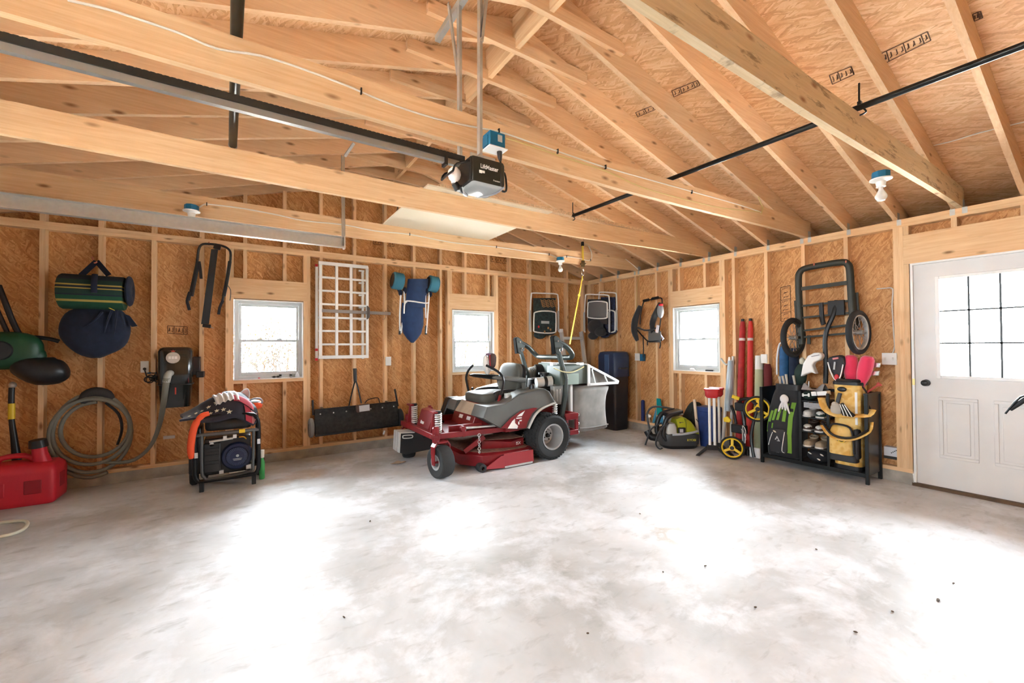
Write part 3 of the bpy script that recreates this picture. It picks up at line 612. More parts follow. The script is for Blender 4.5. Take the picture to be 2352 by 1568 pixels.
# roll bar, folded
for y, s in ((4.15, 1), (5.0, -1)):
    up = mp('roll_bar_post', MB().bar((3.44, y, .44), (3.50, y, .74), .05, .05, (0, 1, 0)).bar((3.495, y, .72), (3.515, y, .95), .05, .05, (0, 1, 0)).bar((3.515, y, .935), (3.39, y, 1.30), .05, .05, (0, 1, 0)), ROPSM, bevel=.008)
    mp('hinge_plate', MB().prism([(3.30, 1.47), (3.33, 1.495), (3.38, 1.47), (3.46, 1.38), (3.43, 1.29), (3.37, 1.25), (3.33, 1.28)], (0, y-.03, 0), (1, 0, 0), (0, 0, 1), -.06), ROPSM, up, bevel=.006)
    mp('rubber_stop', MB().prism([(3.285, 1.47), (3.31, 1.49), (3.335, 1.27), (3.315, 1.255)], (0, y-.028, 0), (1, 0, 0), (0, 0, 1), -.056), mat('stop_rubber', (.012, .012, .012), .95, spec=.05), up)
    mp('hinge_pin', MB().cyl((3.36, y-.045, 1.42), (3.36, y+.045, 1.42), .012).cyl((3.39, y-.05, 1.33), (3.39, y+.045, 1.33), .01).torus((3.40, y-.05, 1.31), (0, 1, 0), .025, .003), STEEL, up)
mp('roll_bar_hoop', MB().tube([(3.40, 4.15, 1.41), (3.52, 4.15, 1.355), (3.62, 4.155, 1.27), (3.66, 4.20, 1.215), (3.665, 4.30, 1.205), (3.67, 4.57, 1.205), (3.665, 4.86, 1.205), (3.66, 4.95, 1.215), (3.62, 5.0, 1.27), (3.52, 5.0, 1.355), (3.40, 5.0, 1.41)], .034, 10, sm=4), ROPSM)
# engine
en = mp('engine', MB().bx(3.12, 3.62, 4.32, 4.80, .42, .70).bx(3.2, 3.58, 4.36, 4.76, .70, .80).cyl((3.40, 4.56, .78), (3.40, 4.56, .93), .17, .16, 24), BLACK, bevel=.012)
mp('engine_shroud', MB().bx(3.40, 3.56, 4.25, 4.33, .60, .84).bx(3.45, 3.475, 4.24, 4.26, .64, .80).bx(3.50, 3.525, 4.24, 4.26, .64, .80), MSILV, en, bevel=.006)
af = mp('air_filter', MB().cyl((3.20, 4.36, .89), (3.30, 4.33, .90), .062, n=24).cyl((3.32, 4.325, .90), (3.40, 4.30, .905), .066, n=24), MSILV, en)
mp('filter_band', MB().cyl((3.29, 4.333, .899), (3.33, 4.322, .901), .070, n=24), BLACK, af)
mp('intake_cap', MB().cyl((3.40, 4.45, .93), (3.40, 4.45, 1.0), .05).cyl((3.40, 4.45, .985), (3.40, 4.45, 1.01), .08, n=20), BLACK, en)
mp('rear_spring', MB().tube([(3.315+.028*math.cos(t*.7), 4.13+.028*math.sin(t*.7), .44+t*.003) for t in range(70)], .007, 6, sm=1).cyl((3.315, 4.13, .42), (3.315, 4.13, .67), .012), ALU)
mp('rear_body', MB().prism([(3.03, .42), (3.08, .66), (3.3, .72), (3.45, .60), (3.45, .36)], (0, 4.30, 0), (1, 0, 0), (0, 0, 1), -.52), MRED, bevel=.008)
g = MB().bx(3.38, 3.58, 3.99, 4.02, .44, .52).bx(3.38, 3.58, 3.99, 4.02, .25, .31).bx(3.38, 3.42, 3.99, 4.02, .31, .44).bx(3.54, 3.58, 3.99, 4.02, .31, .44).bx(3.55, 3.58, 4.0, 5.1, .44, .52).bx(3.55, 3.58, 4.0, 5.1, .25, .31)
mp('rear_guard', g, MRED, bevel=.004)
mp('guard_bolts', MB().cyl((3.585, 4.01, .49), (3.60, 4.01, .49), .02).cyl((3.585, 4.01, .38), (3.60, 4.01, .38), .02).cyl((3.585, 4.01, .27), (3.60, 4.01, .27), .02), STEEL)
# cutting deck
PL = [(2.06, 4.25), (2.22, 4.02), (2.46, 3.97), (2.80, 3.97), (2.90, 4.05), (2.90, 5.05), (2.75, 5.18), (2.3, 5.18), (2.06, 4.95)]
PT = [(2.10, 4.27), (2.24, 4.06), (2.47, 4.005), (2.79, 4.005), (2.87, 4.07), (2.87, 5.03), (2.73, 5.15), (2.31, 5.15), (2.10, 4.93)]
mp('cutting_deck', MB().loft([[(x, y, .045) for x, y in PL], [(x, y, .165) for x, y in PL], [(x, y, .185) for x, y in PT]]), MRED, bevel=.004)
mp('deck_top', MB().prism([(x*.985+.037, y*.985+.068) for x, y in PT], (0, 0, .1855), (1, 0, 0), (0, 1, 0), .002), DUST, smooth=0)
mp('deck_skirt', MB().hexa([(2.46, 3.955, .02), (2.86, 3.955, .02), (2.86, 3.965, .16), (2.46, 3.965, .16)], [(2.46, 3.968, .02), (2.86, 3.968, .02), (2.86, 3.978, .16), (2.46, 3.978, .16)]).prism([(2.20, .035), (2.46, .015), (2.46, .15), (2.42, .15)], (0, 3.955, 0), (1, 0, 0), (0, 0, 1), -.012), mat('chute_pinkish_red', (.36, .035, .045), .45), bevel=.002)
mp('deck_rim', MB().bx(2.46, 2.84, 3.948, 3.956, .012, .034), STEEL)
mp('anti_scalp_wheel', MB().lathe((2.19, 4.00, .05), (0, -1, 0), [(.012, -.05), (.045, -.045), (.048, 0), (.045, .045), (.02, .05), (.018, .02), (0, .02)], 20), RUBBER)
bc = mp('belt_cover', MB().loft([[(2.32, 4.45, .19), (2.32, 4.22, .19), (2.64, 4.10, .165), (2.83, 4.12, .17), (2.83, 4.45, .19)], [(2.32, 4.45, .285), (2.32, 4.22, .285), (2.64, 4.10, .25), (2.83, 4.12, .275), (2.83, 4.45, .29)]]), MRED, bevel=.003)
mp('cover_top', MB().prism([(2.33, 4.44), (2.33, 4.23), (2.64, 4.115), (2.82, 4.13), (2.82, 4.44)], (0, 0, .283), (1, 0, 0), (0, 1, 0), .006), DUST, bc, smooth=0)
lettering('lettering', 'ISX', .05, DECAL, bc, (2.74-2.6, 4.0955-MC, .225), (PI/2, 0, .05))
for ya, yb in ((4.22, 4.16), (4.9, 4.96)): mp('deck_arm', MB().bar((2.1, ya, .19), (2.32, yb, .34), .03, .05), MRED)
mp('lift_linkage', MB().cyl((2.05, 4.12, .47), (2.52, 4.12, .455), .013).cyl((2.05, 4.17, .40), (2.62, 4.15, .43), .013).cyl((2.04, 4.1, .46), (2.05, 4.18, .46), .025), GALV)
mp('lift_arm', MB().bar((2.04, 4.115, .385), (2.03, 4.115, .475), .045, .03).cyl((2.03, 4.09, .47), (2.03, 4.14, .47), .03).bar((2.56, 4.1, .40), (2.74, 4.1, .40), .04, .05).cyl((2.72, 4.07, .40), (2.72, 4.12, .40), .022), MRED)
ch = MB()
for i in range(6): ch.torus((2.21, 4.075, .385-i*.037), (1, 0, 0) if i % 2 else (0, 1, 0), .016, .004, 14, 6)
mp('lift_chain', ch, GALV)
# suitcase weights
for i in range(3):
    y = 4.69+i*.078
    w_ = mp('suitcase_weight', MB().prism([(1.52, .16), (1.60, .13), (1.92, .15), (1.95, .33), (1.84, .36), (1.53, .385)], (0, y, 0), (1, 0, 0), (0, 0, 1), -.056), BLACK, bevel=.01)
    mp('weight_edge', MB().prism([(1.512, .165), (1.525, .162), (1.537, .382), (1.524, .39)], (0, y-.001, 0), (1, 0, 0), (0, 0, 1), -.057).prism([(1.524, .378), (1.70, .366), (1.70, .376), (1.524, .39)], (0, y-.001, 0), (1, 0, 0), (0, 0, 1), -.057), MSILV, w_)
    mp('handle_rim', MB().tube([(1.57, y-.002, .352), (1.66, y-.002, .346), (1.675, y-.002, .33), (1.66, y-.002, .314), (1.57, y-.002, .32), (1.56, y-.002, .336)], .006, 6, closed=True), MSILV, w_)
mp('weight_bracket', MB().bx(1.80, 1.98, 4.66, 4.94, .30, .36), DARKMET, bevel=.004)
# bagger
HP = [(3.42, 4.14), (3.90, 4.14), (3.90, 5.16), (3.82, 5.16), (3.76, 4.46), (3.42, 4.42)]
hd = mp('bagger_hood', MB().loft([[(x, y, z) for x, y in HP] for z in (.86, 1.085)]+[[(3.66+(x-3.66)*.94, 4.6+(y-4.6)*.97, 1.112) for x, y in HP]]), HOODM, bevel=.012, seg=3)
mp('hood_seam', MB().tube([(3.30, 4.13, 1.085), (3.45, 4.12, 1.03), (3.62, 4.12, 1.025), (3.80, 4.12, 1.085)], .008, 6), mat('pale_yellow_rope', (.72, .66, .36), .7), hd)
for xa, ya in ((3.76, 4.15), (3.43, 4.3)): mp('hood_latch', MB().bx(xa, xa+.07, ya, ya+.07, 1.10, 1.14), MSILV, hd, bevel=.004)
mp('hood_panel', MB().bx(3.50, 3.72, 4.128, 4.142, .86, 1.0), mat('pale_green_panel', (.24, .30, .25), .5), hd, bevel=.005)
mp('bagger_lid', MB().hexa([(3.88, 4.13, 1.10), (4.46, 4.13, .85), (4.46, 5.16, .85), (3.88, 5.16, 1.10)], [(3.88, 4.13, 1.125), (4.47, 4.13, .875), (4.47, 5.16, .875), (3.88, 5.16, 1.125)]), MSILV, bevel=.008)
fr_ = MB().bar((3.885, 4.12, 1.11), (3.885, 4.12, .83), .02, .04).bar((3.885, 4.12, .845), (4.44, 4.12, .845), .02, .035).bar((3.9, 4.12, 1.09), (4.45, 4.12, .855), .02, .03).bar((3.94, 4.118, 1.05), (4.0, 4.118, .86), .012, .02).bar((4.17, 4.118, .96), (4.23, 4.118, .86), .012, .02)
mp('bagger_frame', fr_.bx(3.60, 3.64, 4.16, 4.20, .40, .88).bx(3.60, 3.64, 5.06, 5.1, .40, .88).bx(3.45, 3.64, 4.17, 4.2, .40, .44), MSILV, bevel=.003)
for y0, y1, nm in ((4.13, 4.62, 'near'), (4.66, 5.15, 'far')):
    R = []
    for z, a, c, k in ((.22, 3.70, 4.27, .96), (.24, 3.68, 4.28, 1), (.30, 3.67, 4.265, 1), (.50, 3.67, 4.24, .97), (.68, 3.68, 4.26, .97), (.76, 3.69, 4.30, 1), (.84, 3.69, 4.36, 1)):
        ym = (y0+y1)/2; h = (y1-y0)/2*k; e = .03
        R.append([(a+e, ym-h, z), ((a+c)/2, ym-h+.015*(1 if .3 < z < .7 else 0), z), (c-e, ym-h, z), (c, ym-h+e, z), (c, ym+h-e, z), (c-e, ym+h, z), (a+e, ym+h, z), (a, ym+h-e, z), (a, ym-h+e, z)])
    bg_ = mp('grass_bag', MB().loft(R), BAGM, smooth=60, sub=1)
    if nm == 'near': mp('bag_seam', MB().tube([(3.72, 4.125, .285), (3.95, 4.12, .275), (4.24, 4.125, .285)], .01, 6), BAGM, bg_)
mp('bag_wedge_cloth', MB().prism([(3.91, .86), (4.40, .86), (3.91, 1.07)], (0, 4.16, 0), (1, 0, 0), (0, 0, 1), -.02), BAGM)
hz = [(3.36, 5.18, .22), (3.40, 5.19, .46), (3.46, 5.19, .66), (3.54, 5.18, .83), (3.65, 5.16, .95), (3.80, 5.12, .98)]
tb = MB(); P_ = []
for i in range(len(hz)-1):
    for t in range(12): P_.append(Vector(hz[i]).lerp(Vector(hz[i+1]), t/12))
tb.tube(P_, [.095 if i % 2 else .082 for i in range(len(P_))], 16, sm=1)
mp('bagger_hose', tb, mat('ribbed_hose_grey', (.26, .25, .23), .6))
mp('hose_collar', MB().cyl((3.74, 5.13, .975), (3.86, 5.08, .975), .11, .125, 20), BLACK)
mp('fluid_reservoir', MB().cyl((1.99, 4.95, .52), (1.99, 4.95, .61), .04, .035).cyl((1.99, 4.95, .61), (1.99, 4.95, .63), .02), MRED)
mp('side_console', MB().loft([[(2.18, 5.0, .46), (2.44, 5.0, .46), (2.46, 5.0, .70), (2.28, 5.0, .70)], [(2.18, 5.14, .46), (2.44, 5.14, .46), (2.46, 5.14, .70), (2.28, 5.14, .70)]]), BLACK, bevel=.02, seg=3)

t = thing('work_cap', 'crumpled white and brown cloth cap hung behind the mower seat lever', 'cap', (2.75, 4.82, 1.0))
obj('cap_cloth', MB().ell((-.02, 0, .12), (.055, .05, .13), 10, 8, rot=(0, -.15, 0)), DECAL, t, smooth=25)
obj('cap_crown', MB().ell((.045, -.02, .17), (.06, .05, .10), 12, 8, rot=(0, .12, 0), e=.7), mat('cap_brown', (.10, .055, .045), .8), t)
obj('red_seam', MB().tube([(.0, -.055, .25), (-.005, -.062, .16), (.01, -.06, .08)], .005, 6), RED, t)
obj('cap_top', MB().ell((.01, -.01, .255), (.05, .04, .02), 12, 6), mat('cap_blue_red', (.25, .16, .24), .7), t)
# ---------------------------------------------------------------- things along the north wall and the left floor
GREEN = mat('dark_green_plastic', (.006, .055, .02), .45); PINKHOOK = mat('coral_hook', (.55, .16, .10), .5)
F = Fr('N', 40, 800, .14)
t = F.thing('leaf_blower', 'green and black leaf blower hanging at the far left of the studs', 'leaf blower')
c = F.p(12, 805, .14)
bd = obj('motor_housing', MB().ell(c, (.24, .11, .17), 24, 14, e=.75).ell(c+Vector((.1, .0, -.05)), (.16, .09, .12), 20, 12), GREEN, t)
obj('starter_cover', MB().cyl(c+Vector((0, -.09, 0)), c+Vector((0, -.125, 0)), .09, .075, 24), BLACK, bd)
obj('blower_nozzle', MB().tube([F.p(38, 838, .14), F.p(60, 842, .15), F.p(95, 852, .16), F.p(130, 850, .17), F.p(149, 845, .17), F.p(156, 843, .17)], [.08, .11, .13, .125, .085, .03], 20), BLACK, t)
hb = obj('handle_bar', MB().tube([F.p(-4, 655, .12), F.p(14, 700, .12), F.p(30, 740, .12), F.p(48, 775, .12)], .022, 10), BLACK, t)
obj('handle_strut', MB().tube([F.p(-10, 705, .12), F.p(6, 740, .12), F.p(22, 775, .12)], .018, 8), BLACK, hb)
obj('blower_tube', MB().tube([F.p(42, 772, .1), F.p(90, 775, .1), F.p(118, 779, .09), F.p(136, 784, .08)], .019, 10), DARKMET, t)
F = Fr('N', 32, 960, .07)
t = F.thing('splitting_axe', 'black handled axe with a yellow band standing under the green blower', 'axe')
obj('axe_handle', MB().tube([F.p(27, 890, .07), F.p(26, 922, .07), F.p(27, 965, .07), F.p(33, 1010, .07), F.p(38, 1052, .07), F.p(40, 1080, .07)], [.021, .021, .020, .025, .032, .03], 10), BLACK, t)
obj('grip_band', MB().cyl(F.p(26.5, 926, .07), F.p(26.5, 962, .07), .0235, n=12), YELLOW, t)
obj('end_cap', MB().ell(F.p(29, 884, .07), (.026, .024, .03)), GALV, t)
# fuel can
GASR = mat('fuel_can_red', (.55, .018, .035), .45, bump=.05)
t = thing('fuel_can', 'big red plastic fuel can with black cap on the floor at left', 'fuel can', (-1.615, 5.50, 0), -.02)
w2, d2 = .255, .165
def rr(x, y, r, n=4):
    return [(sx*(x-r)+r*math.cos(a), sy*(y-r)+r*math.sin(a)) for sx, sy, a0 in ((1, 1, 0), (-1, 1, PI/2), (-1, -1, PI), (1, -1, 3*PI/2)) for a in [a0+i*PI/2/n for i in range(n+1)]]
R = []
for z, k, r in ((0, .93, .03), (.012, .985, .04), (.04, 1, .045), (.27, 1, .045), (.315, .97, .05), (.345, .86, .06), (.36, .62, .05)):
    R.append([(x, y, z) for x, y in rr(w2*k, d2*k, r)])
b = obj('can_body', MB().loft(R), GASR, t, smooth=50)
for x, y, sx in ((.12, -d2-.001, 0), (-.1, -d2-.001, 0)):
    obj('recess_panel', MB().bx(x-.055, x+.055, y-.004, y+.01, .10, .22), mat('fuel_can_recess_shade', (.33, .01, .02), .5) if x > 0 else GASR, b, bevel=.012)  # panels sit slightly proud; recess shade is painted as a darker can red
obj('recess_panel', MB().bx(w2-.008, w2+.003, -.06, .06, .11, .24), bpy.data.materials['fuel_can_recess_shade'], b, bevel=.004)
obj('carry_handle', MB().tube([(-.16, 0, .33), (-.12, 0, .405), (.02, 0, .41), (.10, 0, .35)], .024, 10), GASR, t)
obj('spout', MB().cyl((.14, -.03, .34), (.12, -.05, .46), .06, .045, 16).cyl((.125, -.045, .44), (.12, -.05, .50), .05, .045), GASR, t)
obj('black_cap', MB().cyl((.12, -.05, .485), (.115, -.056, .55), .062, .055, 18), BLACK, t)
# loose white hose on the floor
pts = [pZ(u, v, .011) for u, v in ((-60, 1205), (-10, 1201), (30, 1197), (56, 1196), (63, 1203), (52, 1216), (28, 1226), (0, 1232), (-50, 1240))]
o = pts[0].copy(); tag(obj('hose', MB().tube(pts, .012, 10), mat('cream_hose', (.72, .70, .58), .5)), 'loop of cream hose lying on the floor in front of the fuel can', 'hose')
# rolled blanket and cloth bag on a hook
PLAID = bpy.data.materials.new('striped_green_blanket'); PLAID.use_nodes = True; nt = PLAID.node_tree; b = nt.nodes['Principled BSDF']; b.inputs['Roughness'].default_value = .9
tc = nt.nodes.new('ShaderNodeTexCoord'); sp = nt.nodes.new('ShaderNodeSeparateXYZ'); nt.links.new(tc.outputs['Generated'], sp.inputs[0])
r = nt.nodes.new('ShaderNodeValToRGB'); r.color_ramp.interpolation = 'CONSTANT'; e = r.color_ramp.elements
G1, G2, NV, YE = (.012, .04, .03, 1), (.008, .065, .032, 1), (.010, .02, .03, 1), (.42, .31, .07, 1)
e[0].position = 0; e[0].color = G2; e[1].position = .19; e[1].color = YE
for p, cc in ((.0 + .25, G2), (.36, NV), (.40, G1), (.545, YE), (.575, NV), (.64, YE), (.68, G1), (.82, NV)): k = e.new(p); k.color = cc
nt.links.new(sp.outputs[2], r.inputs[0]); nt.links.new(r.outputs[0], b.inputs['Base Color'])
F = Fr('N', 220, 665, .175)
t = F.thing('rolled_blanket', 'rolled green striped blanket hanging by navy straps above the blue cloth bag', 'blanket')
h = .165; cx0, cx1 = F.p(139, 668, .175), F.p(292, 668, .175)
obj('blanket_roll', MB().lathe((cx0.x, 0, cx0.z+.0), (1, 0, 0), [(h*.93, 0), (h, .015), (h, .44), (h*.97, .45)], 32), PLAID, t)
obj('roll_end', MB().torus((.455-.21, 0, 0), (1, 0, 0), h*.52, h*.36, 28, 10, fr=(h*.40, .025)).cyl((.20, 0, 0), (.262, 0, 0), h*.3), NAVY, t, label='navy rolled end')
st = MB()
top = F.p(222, 600, .06)
for u in (187, 250): 
    a = F.p(u, 632, .16); st.bar(top, a, .045, .006, (0, -1, 0)); 
st.tube([F.p(218, 630, .25), F.p(216, 650, .345), F.p(216, 672, .355)], .022, 8, flat=(1, .35))
obj('carry_strap', st, NAVY, t)
o = obj('wall_hook', MB().tube([F.p(212, 590, -.02), F.p(214, 597, .03), F.p(217, 604, .075), F.p(223, 601, .085)], .006, 8), PINKHOOK, t)
F = Fr('N', 222, 755, .12)
t = F.thing('cloth_bag', 'round stuffed navy cloth bag hanging under the rolled blanket', 'bag')
rings = []
for i, (v, rw, dy, cx) in enumerate(((704, .10, .05, 225), (710, .17, .09, 224), (722, .225, .12, 222), (745, .255, .14, 221), (765, .26, .14, 222), (785, .235, .13, 222), (803, .18, .10, 221), (816, .10, .07, 220), (822, .02, .02, 219))):
    c = F.p(cx, v, .12); rings.append([c+Vector((rw*math.cos(a)*(1+.03*math.sin(5*a+i)), dy*math.sin(a), .012*math.sin(3*a+i*2))) for a in [2*PI*k/28 for k in range(28)]])
bg_ = obj('bag_body', MB().loft(rings), NAVY, t, smooth=70, sub=1)
fold = MB()
for (u0, v0, u1, v1, u2, v2) in ((258, 712, 248, 735, 240, 765), (268, 712, 266, 740, 262, 770), (235, 716, 215, 738, 190, 752), (280, 718, 285, 740, 288, 756)):
    fold.tube([F.p(u0, v0, .245), F.p(u1, v1, .262), F.p(u2, v2, .258)], [.012, .009, .002], 6)
obj('gather_folds', fold, NAVY, bg_)
obj('yellow_tie', MB().bar(F.p(247, 705, .24), F.p(264, 713, .24), .014, .006), YELLOW, t)
obj('side_tab', MB().prism([(0, 0), (.04, -.02), (.10, -.12), (.055, -.13)], F.p(285, 720, .2), (1, 0, 0), (0, 0, 1), -.02), NAVY, t)
# vacuum hose coil
HOSE = mat('grey_green_hose', (.20, .20, .165), .5); HOLD = mat('hose_holder_black', (.02, .02, .02), .6)
F = Fr('N', 222, 990, .06)
t = F.thing('vacuum_hose', 'long grey vacuum hose coiled on a black wall holder and running to the vacuum', 'hose')
pts = []
C0 = F.p(222, 985, .06)
seq = [(.235, .245, 0, .02, .06), (.27, .31, -.02, -.0, .08), (.29, .33, -.03, -.03, .10), (.285, .41, -.03, -.06, .05)]
for k, (rx, rz_, ox, oz, y) in enumerate(seq):
    for i in range(16):
        a = PI/2+2*PI*i/16; s = (i/16)
        n_ = seq[min(k+1, len(seq)-1)]
        L = [x+(w_-x)*s for x, w_ in zip((rx, rz_, ox, oz, y), n_)]
        pts.append(Vector((C0.x+L[2]+L[0]*math.cos(a), C0.y-(L[4]-.06), C0.z+L[3]+L[1]*math.sin(a))))
cut = pts[:58]
tail = [F.p(270, 1062, .08), F.p(310, 1055, .08), F.p(345, 1025, .10), F.p(365, 980, .14), F.p(375, 930, .25), F.p(380, 892, .30), F.p(383, 868, .31)]
obj('hose_coil', MB().tube(cut, .0175, 10, sm=2), HOSE, t)
obj('hose_run', MB().tube([F.p(235, 1060, .07)]+tail, [.0175]*4+[.02, .025, .027, .03], 10), HOSE, t)
obj('hose_end', MB().tube([F.p(382, 878, .305), F.p(385, 864, .30), F.p(389, 857, .285), F.p(392, 857, .26)], [.032, .033, .031, .03], 12), mat('pale_grey_cuff', (.42, .43, .40), .5), t)
obj('hose_holder', MB().tube([F.p(192, 925, .05), F.p(200, 908, .06), F.p(222, 900, .07), F.p(244, 906, .06), F.p(250, 920, .05)], .05, 10, flat=(1, .6)).bar(F.p(222, 900, -.01), F.p(222, 905, .07), .12, .05), HOLD, t)
obj('black_tie', MB().tube([F.p(243, 925, .1), F.p(272, 950, .11), F.p(280, 985, .11), F.p(270, 1020, .09)], .022, 8, flat=(1, .5)), HOLD, t)
# outlet with plug and coiled cord
OUTL = mat('outlet_white', (.80, .78, .74), .4)
def plate(F, u0, v0, u1, v1, label, gangs=1, toggles=False, depth=.012, off=.0):
    t = F.thing('wall_plate', label, 'outlet'); a = F.p(u0, v0, off); b = F.p(u1, v1, off)
    w_ = abs(b.x-a.x)/2; h_ = abs(a.z-b.z)/2; c = (a+b)/2
    p = obj('plate', MB().bx(c.x-w_, c.x+w_, c.y-depth, c.y, c.z-h_, c.z+h_), OUTL, t, bevel=.003)
    for i in range(gangs):
        gx = c.x+(i-(gangs-1)/2)*w_*1.0
        if toggles: obj('toggle', MB().box((gx, c.y-depth-.006, c.z), (.010, .018, .022), (.4, 0, 0)), OUTL, p)
        else:
            for s in (-1, 1): obj('socket', MB().cyl((gx, c.y-depth+.001, c.z+s*h_*.42), (gx, c.y-depth-.003, c.z+s*h_*.42), .015, n=14), OUTL, p)
    return t
plate(Fr('N', 332, 842, .0), 323, 829, 342, 855, 'white outlet on the stud left of the black vacuum, with a plug in it', off=.0)
F = Fr('N', 340, 875, .02)
t = F.thing('power_cord', 'black power cord bundled between the outlet and the vacuum', 'cord')
obj('cord_plug', MB().cyl(F.p(332, 847, .012), F.p(332, 847, .05), .014), BLACK, t)
obj('cord_lead', MB().tube([F.p(332, 848, .05), F.p(335, 858, .05), F.p(339, 866, .04), F.p(352, 866, .06), F.p(364, 862, .08)], .006, 6), BLACK, t)
kk = MB()
for i in range(6):
    c = F.p(340+i*5, 871-i*.8, .05); kk.torus(c, (math.sin(i*1.3), -1, math.cos(i*2)*.4), .03+.012*math.sin(i*2), .005, 18, 6)
obj('cord_coil', kk, BLACK, t)
# wall vacuum
VAC = mat('gloss_black', (.012, .014, .012), .18, coat=.5)
F = Fr('N', 405, 865, .0)
t = F.thing('wall_vacuum', 'black canister garage vacuum mounted on the wall beside the window', 'vacuum')
cc = F.p(405, 868, .14); R = []
for z, k, r in ((.325, .72, .05), (.312, .9, .055), (.28, 1, .06), (.06, 1, .06), (-.06, .98, .06), (-.065, .955, .055), (-.27, .88, .055), (-.295, .84, .05)):
    R.append([(cc.x+x, cc.y+y, cc.z+z) for x, y in rr(.143*k, .125*k, r, 6)])
bd = obj('canister', MB().loft(R), VAC, t, smooth=45)
obj('badge', MB().lathe((cc.x-.015, cc.y-.125, cc.z+.215), (0, -1, 0), [(.058, 0), (.056, .007), (0, .009)], 24), mat('badge_silver', (.55, .56, .55), .3, .6), bd)
bpy.data.objects['badge'].scale = (1, 1, 1)
obj('badge_marks', MB().bx(cc.x-.05, cc.x-.03, cc.y-.138, cc.y-.13, cc.z+.203, cc.z+.23).bx(cc.x-.025, cc.x-.005, cc.y-.138, cc.y-.13, cc.z+.203, cc.z+.23).bx(cc.x+.0, cc.x+.02, cc.y-.138, cc.y-.13, cc.z+.203, cc.z+.23), DECAL, bd)
obj('brand_mark', MB().prism([(-.012, -.008), (.012, -.008), (.02, .006), (.006, 0), (0, .012), (-.006, 0), (-.02, .006)], (cc.x-.015, cc.y-.126, cc.z+.285), (1, 0, 0), (0, 0, 1), -.004), mat('mark_red', (.5, .05, .04), .5), bd)
obj('red_label', MB().bx(cc.x+.0, cc.x+.012, cc.y-.122, cc.y-.115, cc.z-.16, cc.z-.09), bpy.data.materials['mark_red'], bd)
obj('seam_ring', MB().loft([[(cc.x+x, cc.y+y, cc.z+z) for x, y in rr(.146, .128, .06, 6)] for z in (-.066, -.058)]), BLACK, bd)
obj('wall_bracket', MB().bx(cc.x+.12, cc.x+.20, cc.y-.03, 0, cc.z+.03, cc.z+.22).bx(cc.x+.17, cc.x+.235, cc.y-.05, 0, cc.z+.0, cc.z+.06).bx(cc.x-.10, cc.x+.12, 0-.04, .0, cc.z-.2, cc.z+.25), BLACK, t, bevel=.004)
# strap frame
F = Fr('N', 480, 650, .05)
t = F.thing('strap_frame', 'black bent tube carrier with dangling straps hanging left of the window', 'carrier frame')
obj('tube_frame', MB().tube([F.p(434, 690, .05), F.p(441, 655, .05), F.p(452, 605, .05), F.p(456, 575, .06), F.p(463, 562, .06), F.p(478, 560, .06), F.p(505, 563, .06), F.p(524, 571, .06), F.p(530, 585, .05), F.p(526, 620, .05), F.p(519, 655, .05), F.p(511, 690, .05)], .012, 8), BLACK, t)
obj('hanging_strap', MB().grid(lambda a, b: F.p(493-a*22-8+b*16+(b-.5)*a*2, 572+a*172, .075+.02*math.sin(a*5)), 12, 2, (0, .006, 0)), BLKCLOTH, t)
obj('top_buckle', MB().box(F.p(499, 567, .085), (.065, .035, .055), (0, .2, 0)), BLACK, t, bevel=.006)
obj('end_buckle', MB().box(F.p(475, 748, .085), (.075, .03, .04), (0, .15, 0)), BLACK, t, bevel=.006)
obj('buckle_pin', MB().cyl(F.p(484, 750, .09), F.p(491, 754, .09), .006), STEEL, t)
for pp in ([(457, 600), (460, 618), (462, 640)], [(436, 670), (430, 690), (432, 700), (435, 712)], [(523, 655), (530, 668), (528, 690)], [(512, 690), (505, 705), (502, 722)]):
    obj('side_strap', MB().tube([F.p(u, v, .07) for u, v in pp], .014, 6, flat=(1, .3)), BLKCLOTH, t)
for pp in ([(455, 605), (448, 640), (440, 680)], [(528, 600), (522, 640), (514, 680)]):
    obj('padded_sleeve', MB().tube([F.p(u, v, .05) for u, v in pp], .018, 8), BLKCLOTH, t)
obj('peg', MB().cyl(F.p(480, 563, -.01), F.p(480, 556, .09), .006), PINKHOOK, t)
# things on the window sills
def small(name, label, cat, p, mb, m, group=None):
    o = thing(name, label, cat, p, 0, group); return o
sp_ = lambda u, k: pY(u, 862, NORTH_Y+.02)
z0 = WIN[1][2]+.012
for u, m_, lb in ((644, VAC, 'black tin on the left window sill beside the sunglasses'), (668, VAC, 'black tin on the left window sill beside the clear bag')):
    x = pY(u, 860, NORTH_Y+.02).x
    t = thing('tin', lb , 'tin', (x, NORTH_Y+.018, z0), 0, 'tins on the window sill')
    obj('tin_body', MB().cyl((0, 0, 0), (0, 0, .042), .014, n=16), m_, t); obj('tin_band', MB().cyl((0, 0, .008), (0, 0, .014), .0146, n=16), ALU, t); obj('tin_lid', MB().cyl((0, 0, .042), (0, 0, .047), .0145, n=16), ALU, t)
x = pY(683, 860, NORTH_Y+.02).x
t = thing('plastic_bag', 'crumpled clear white bag in the right corner of the left window sill', 'bag', (x, NORTH_Y+.02, z0))
obj('bag_cone', MB().lathe((0, 0, 0), (0, 0, 1), [(.026, 0), (.028, .012), (.018, .04), (.006, .06), (.01, .07)], 9), mat('clear_film', (.75, .77, .8), .2), t)
x = pY(634, 862, NORTH_Y+.02).x
o = thing('sunglasses', 'black sunglasses lying on the left window sill', 'sunglasses', (x, NORTH_Y+.015, z0))
obj('lens', MB().ell((-.02, 0, .012), (.02, .006, .012)).ell((.02, 0, .012), (.02, .006, .012)), BLACK, o); obj('temple', MB().tube([(-.04, 0, .015), (-.045, .03, .01), (-.02, .035, .006)], .003, 5), BLACK, o)
x = pY(595, 865, NORTH_Y+.02).x
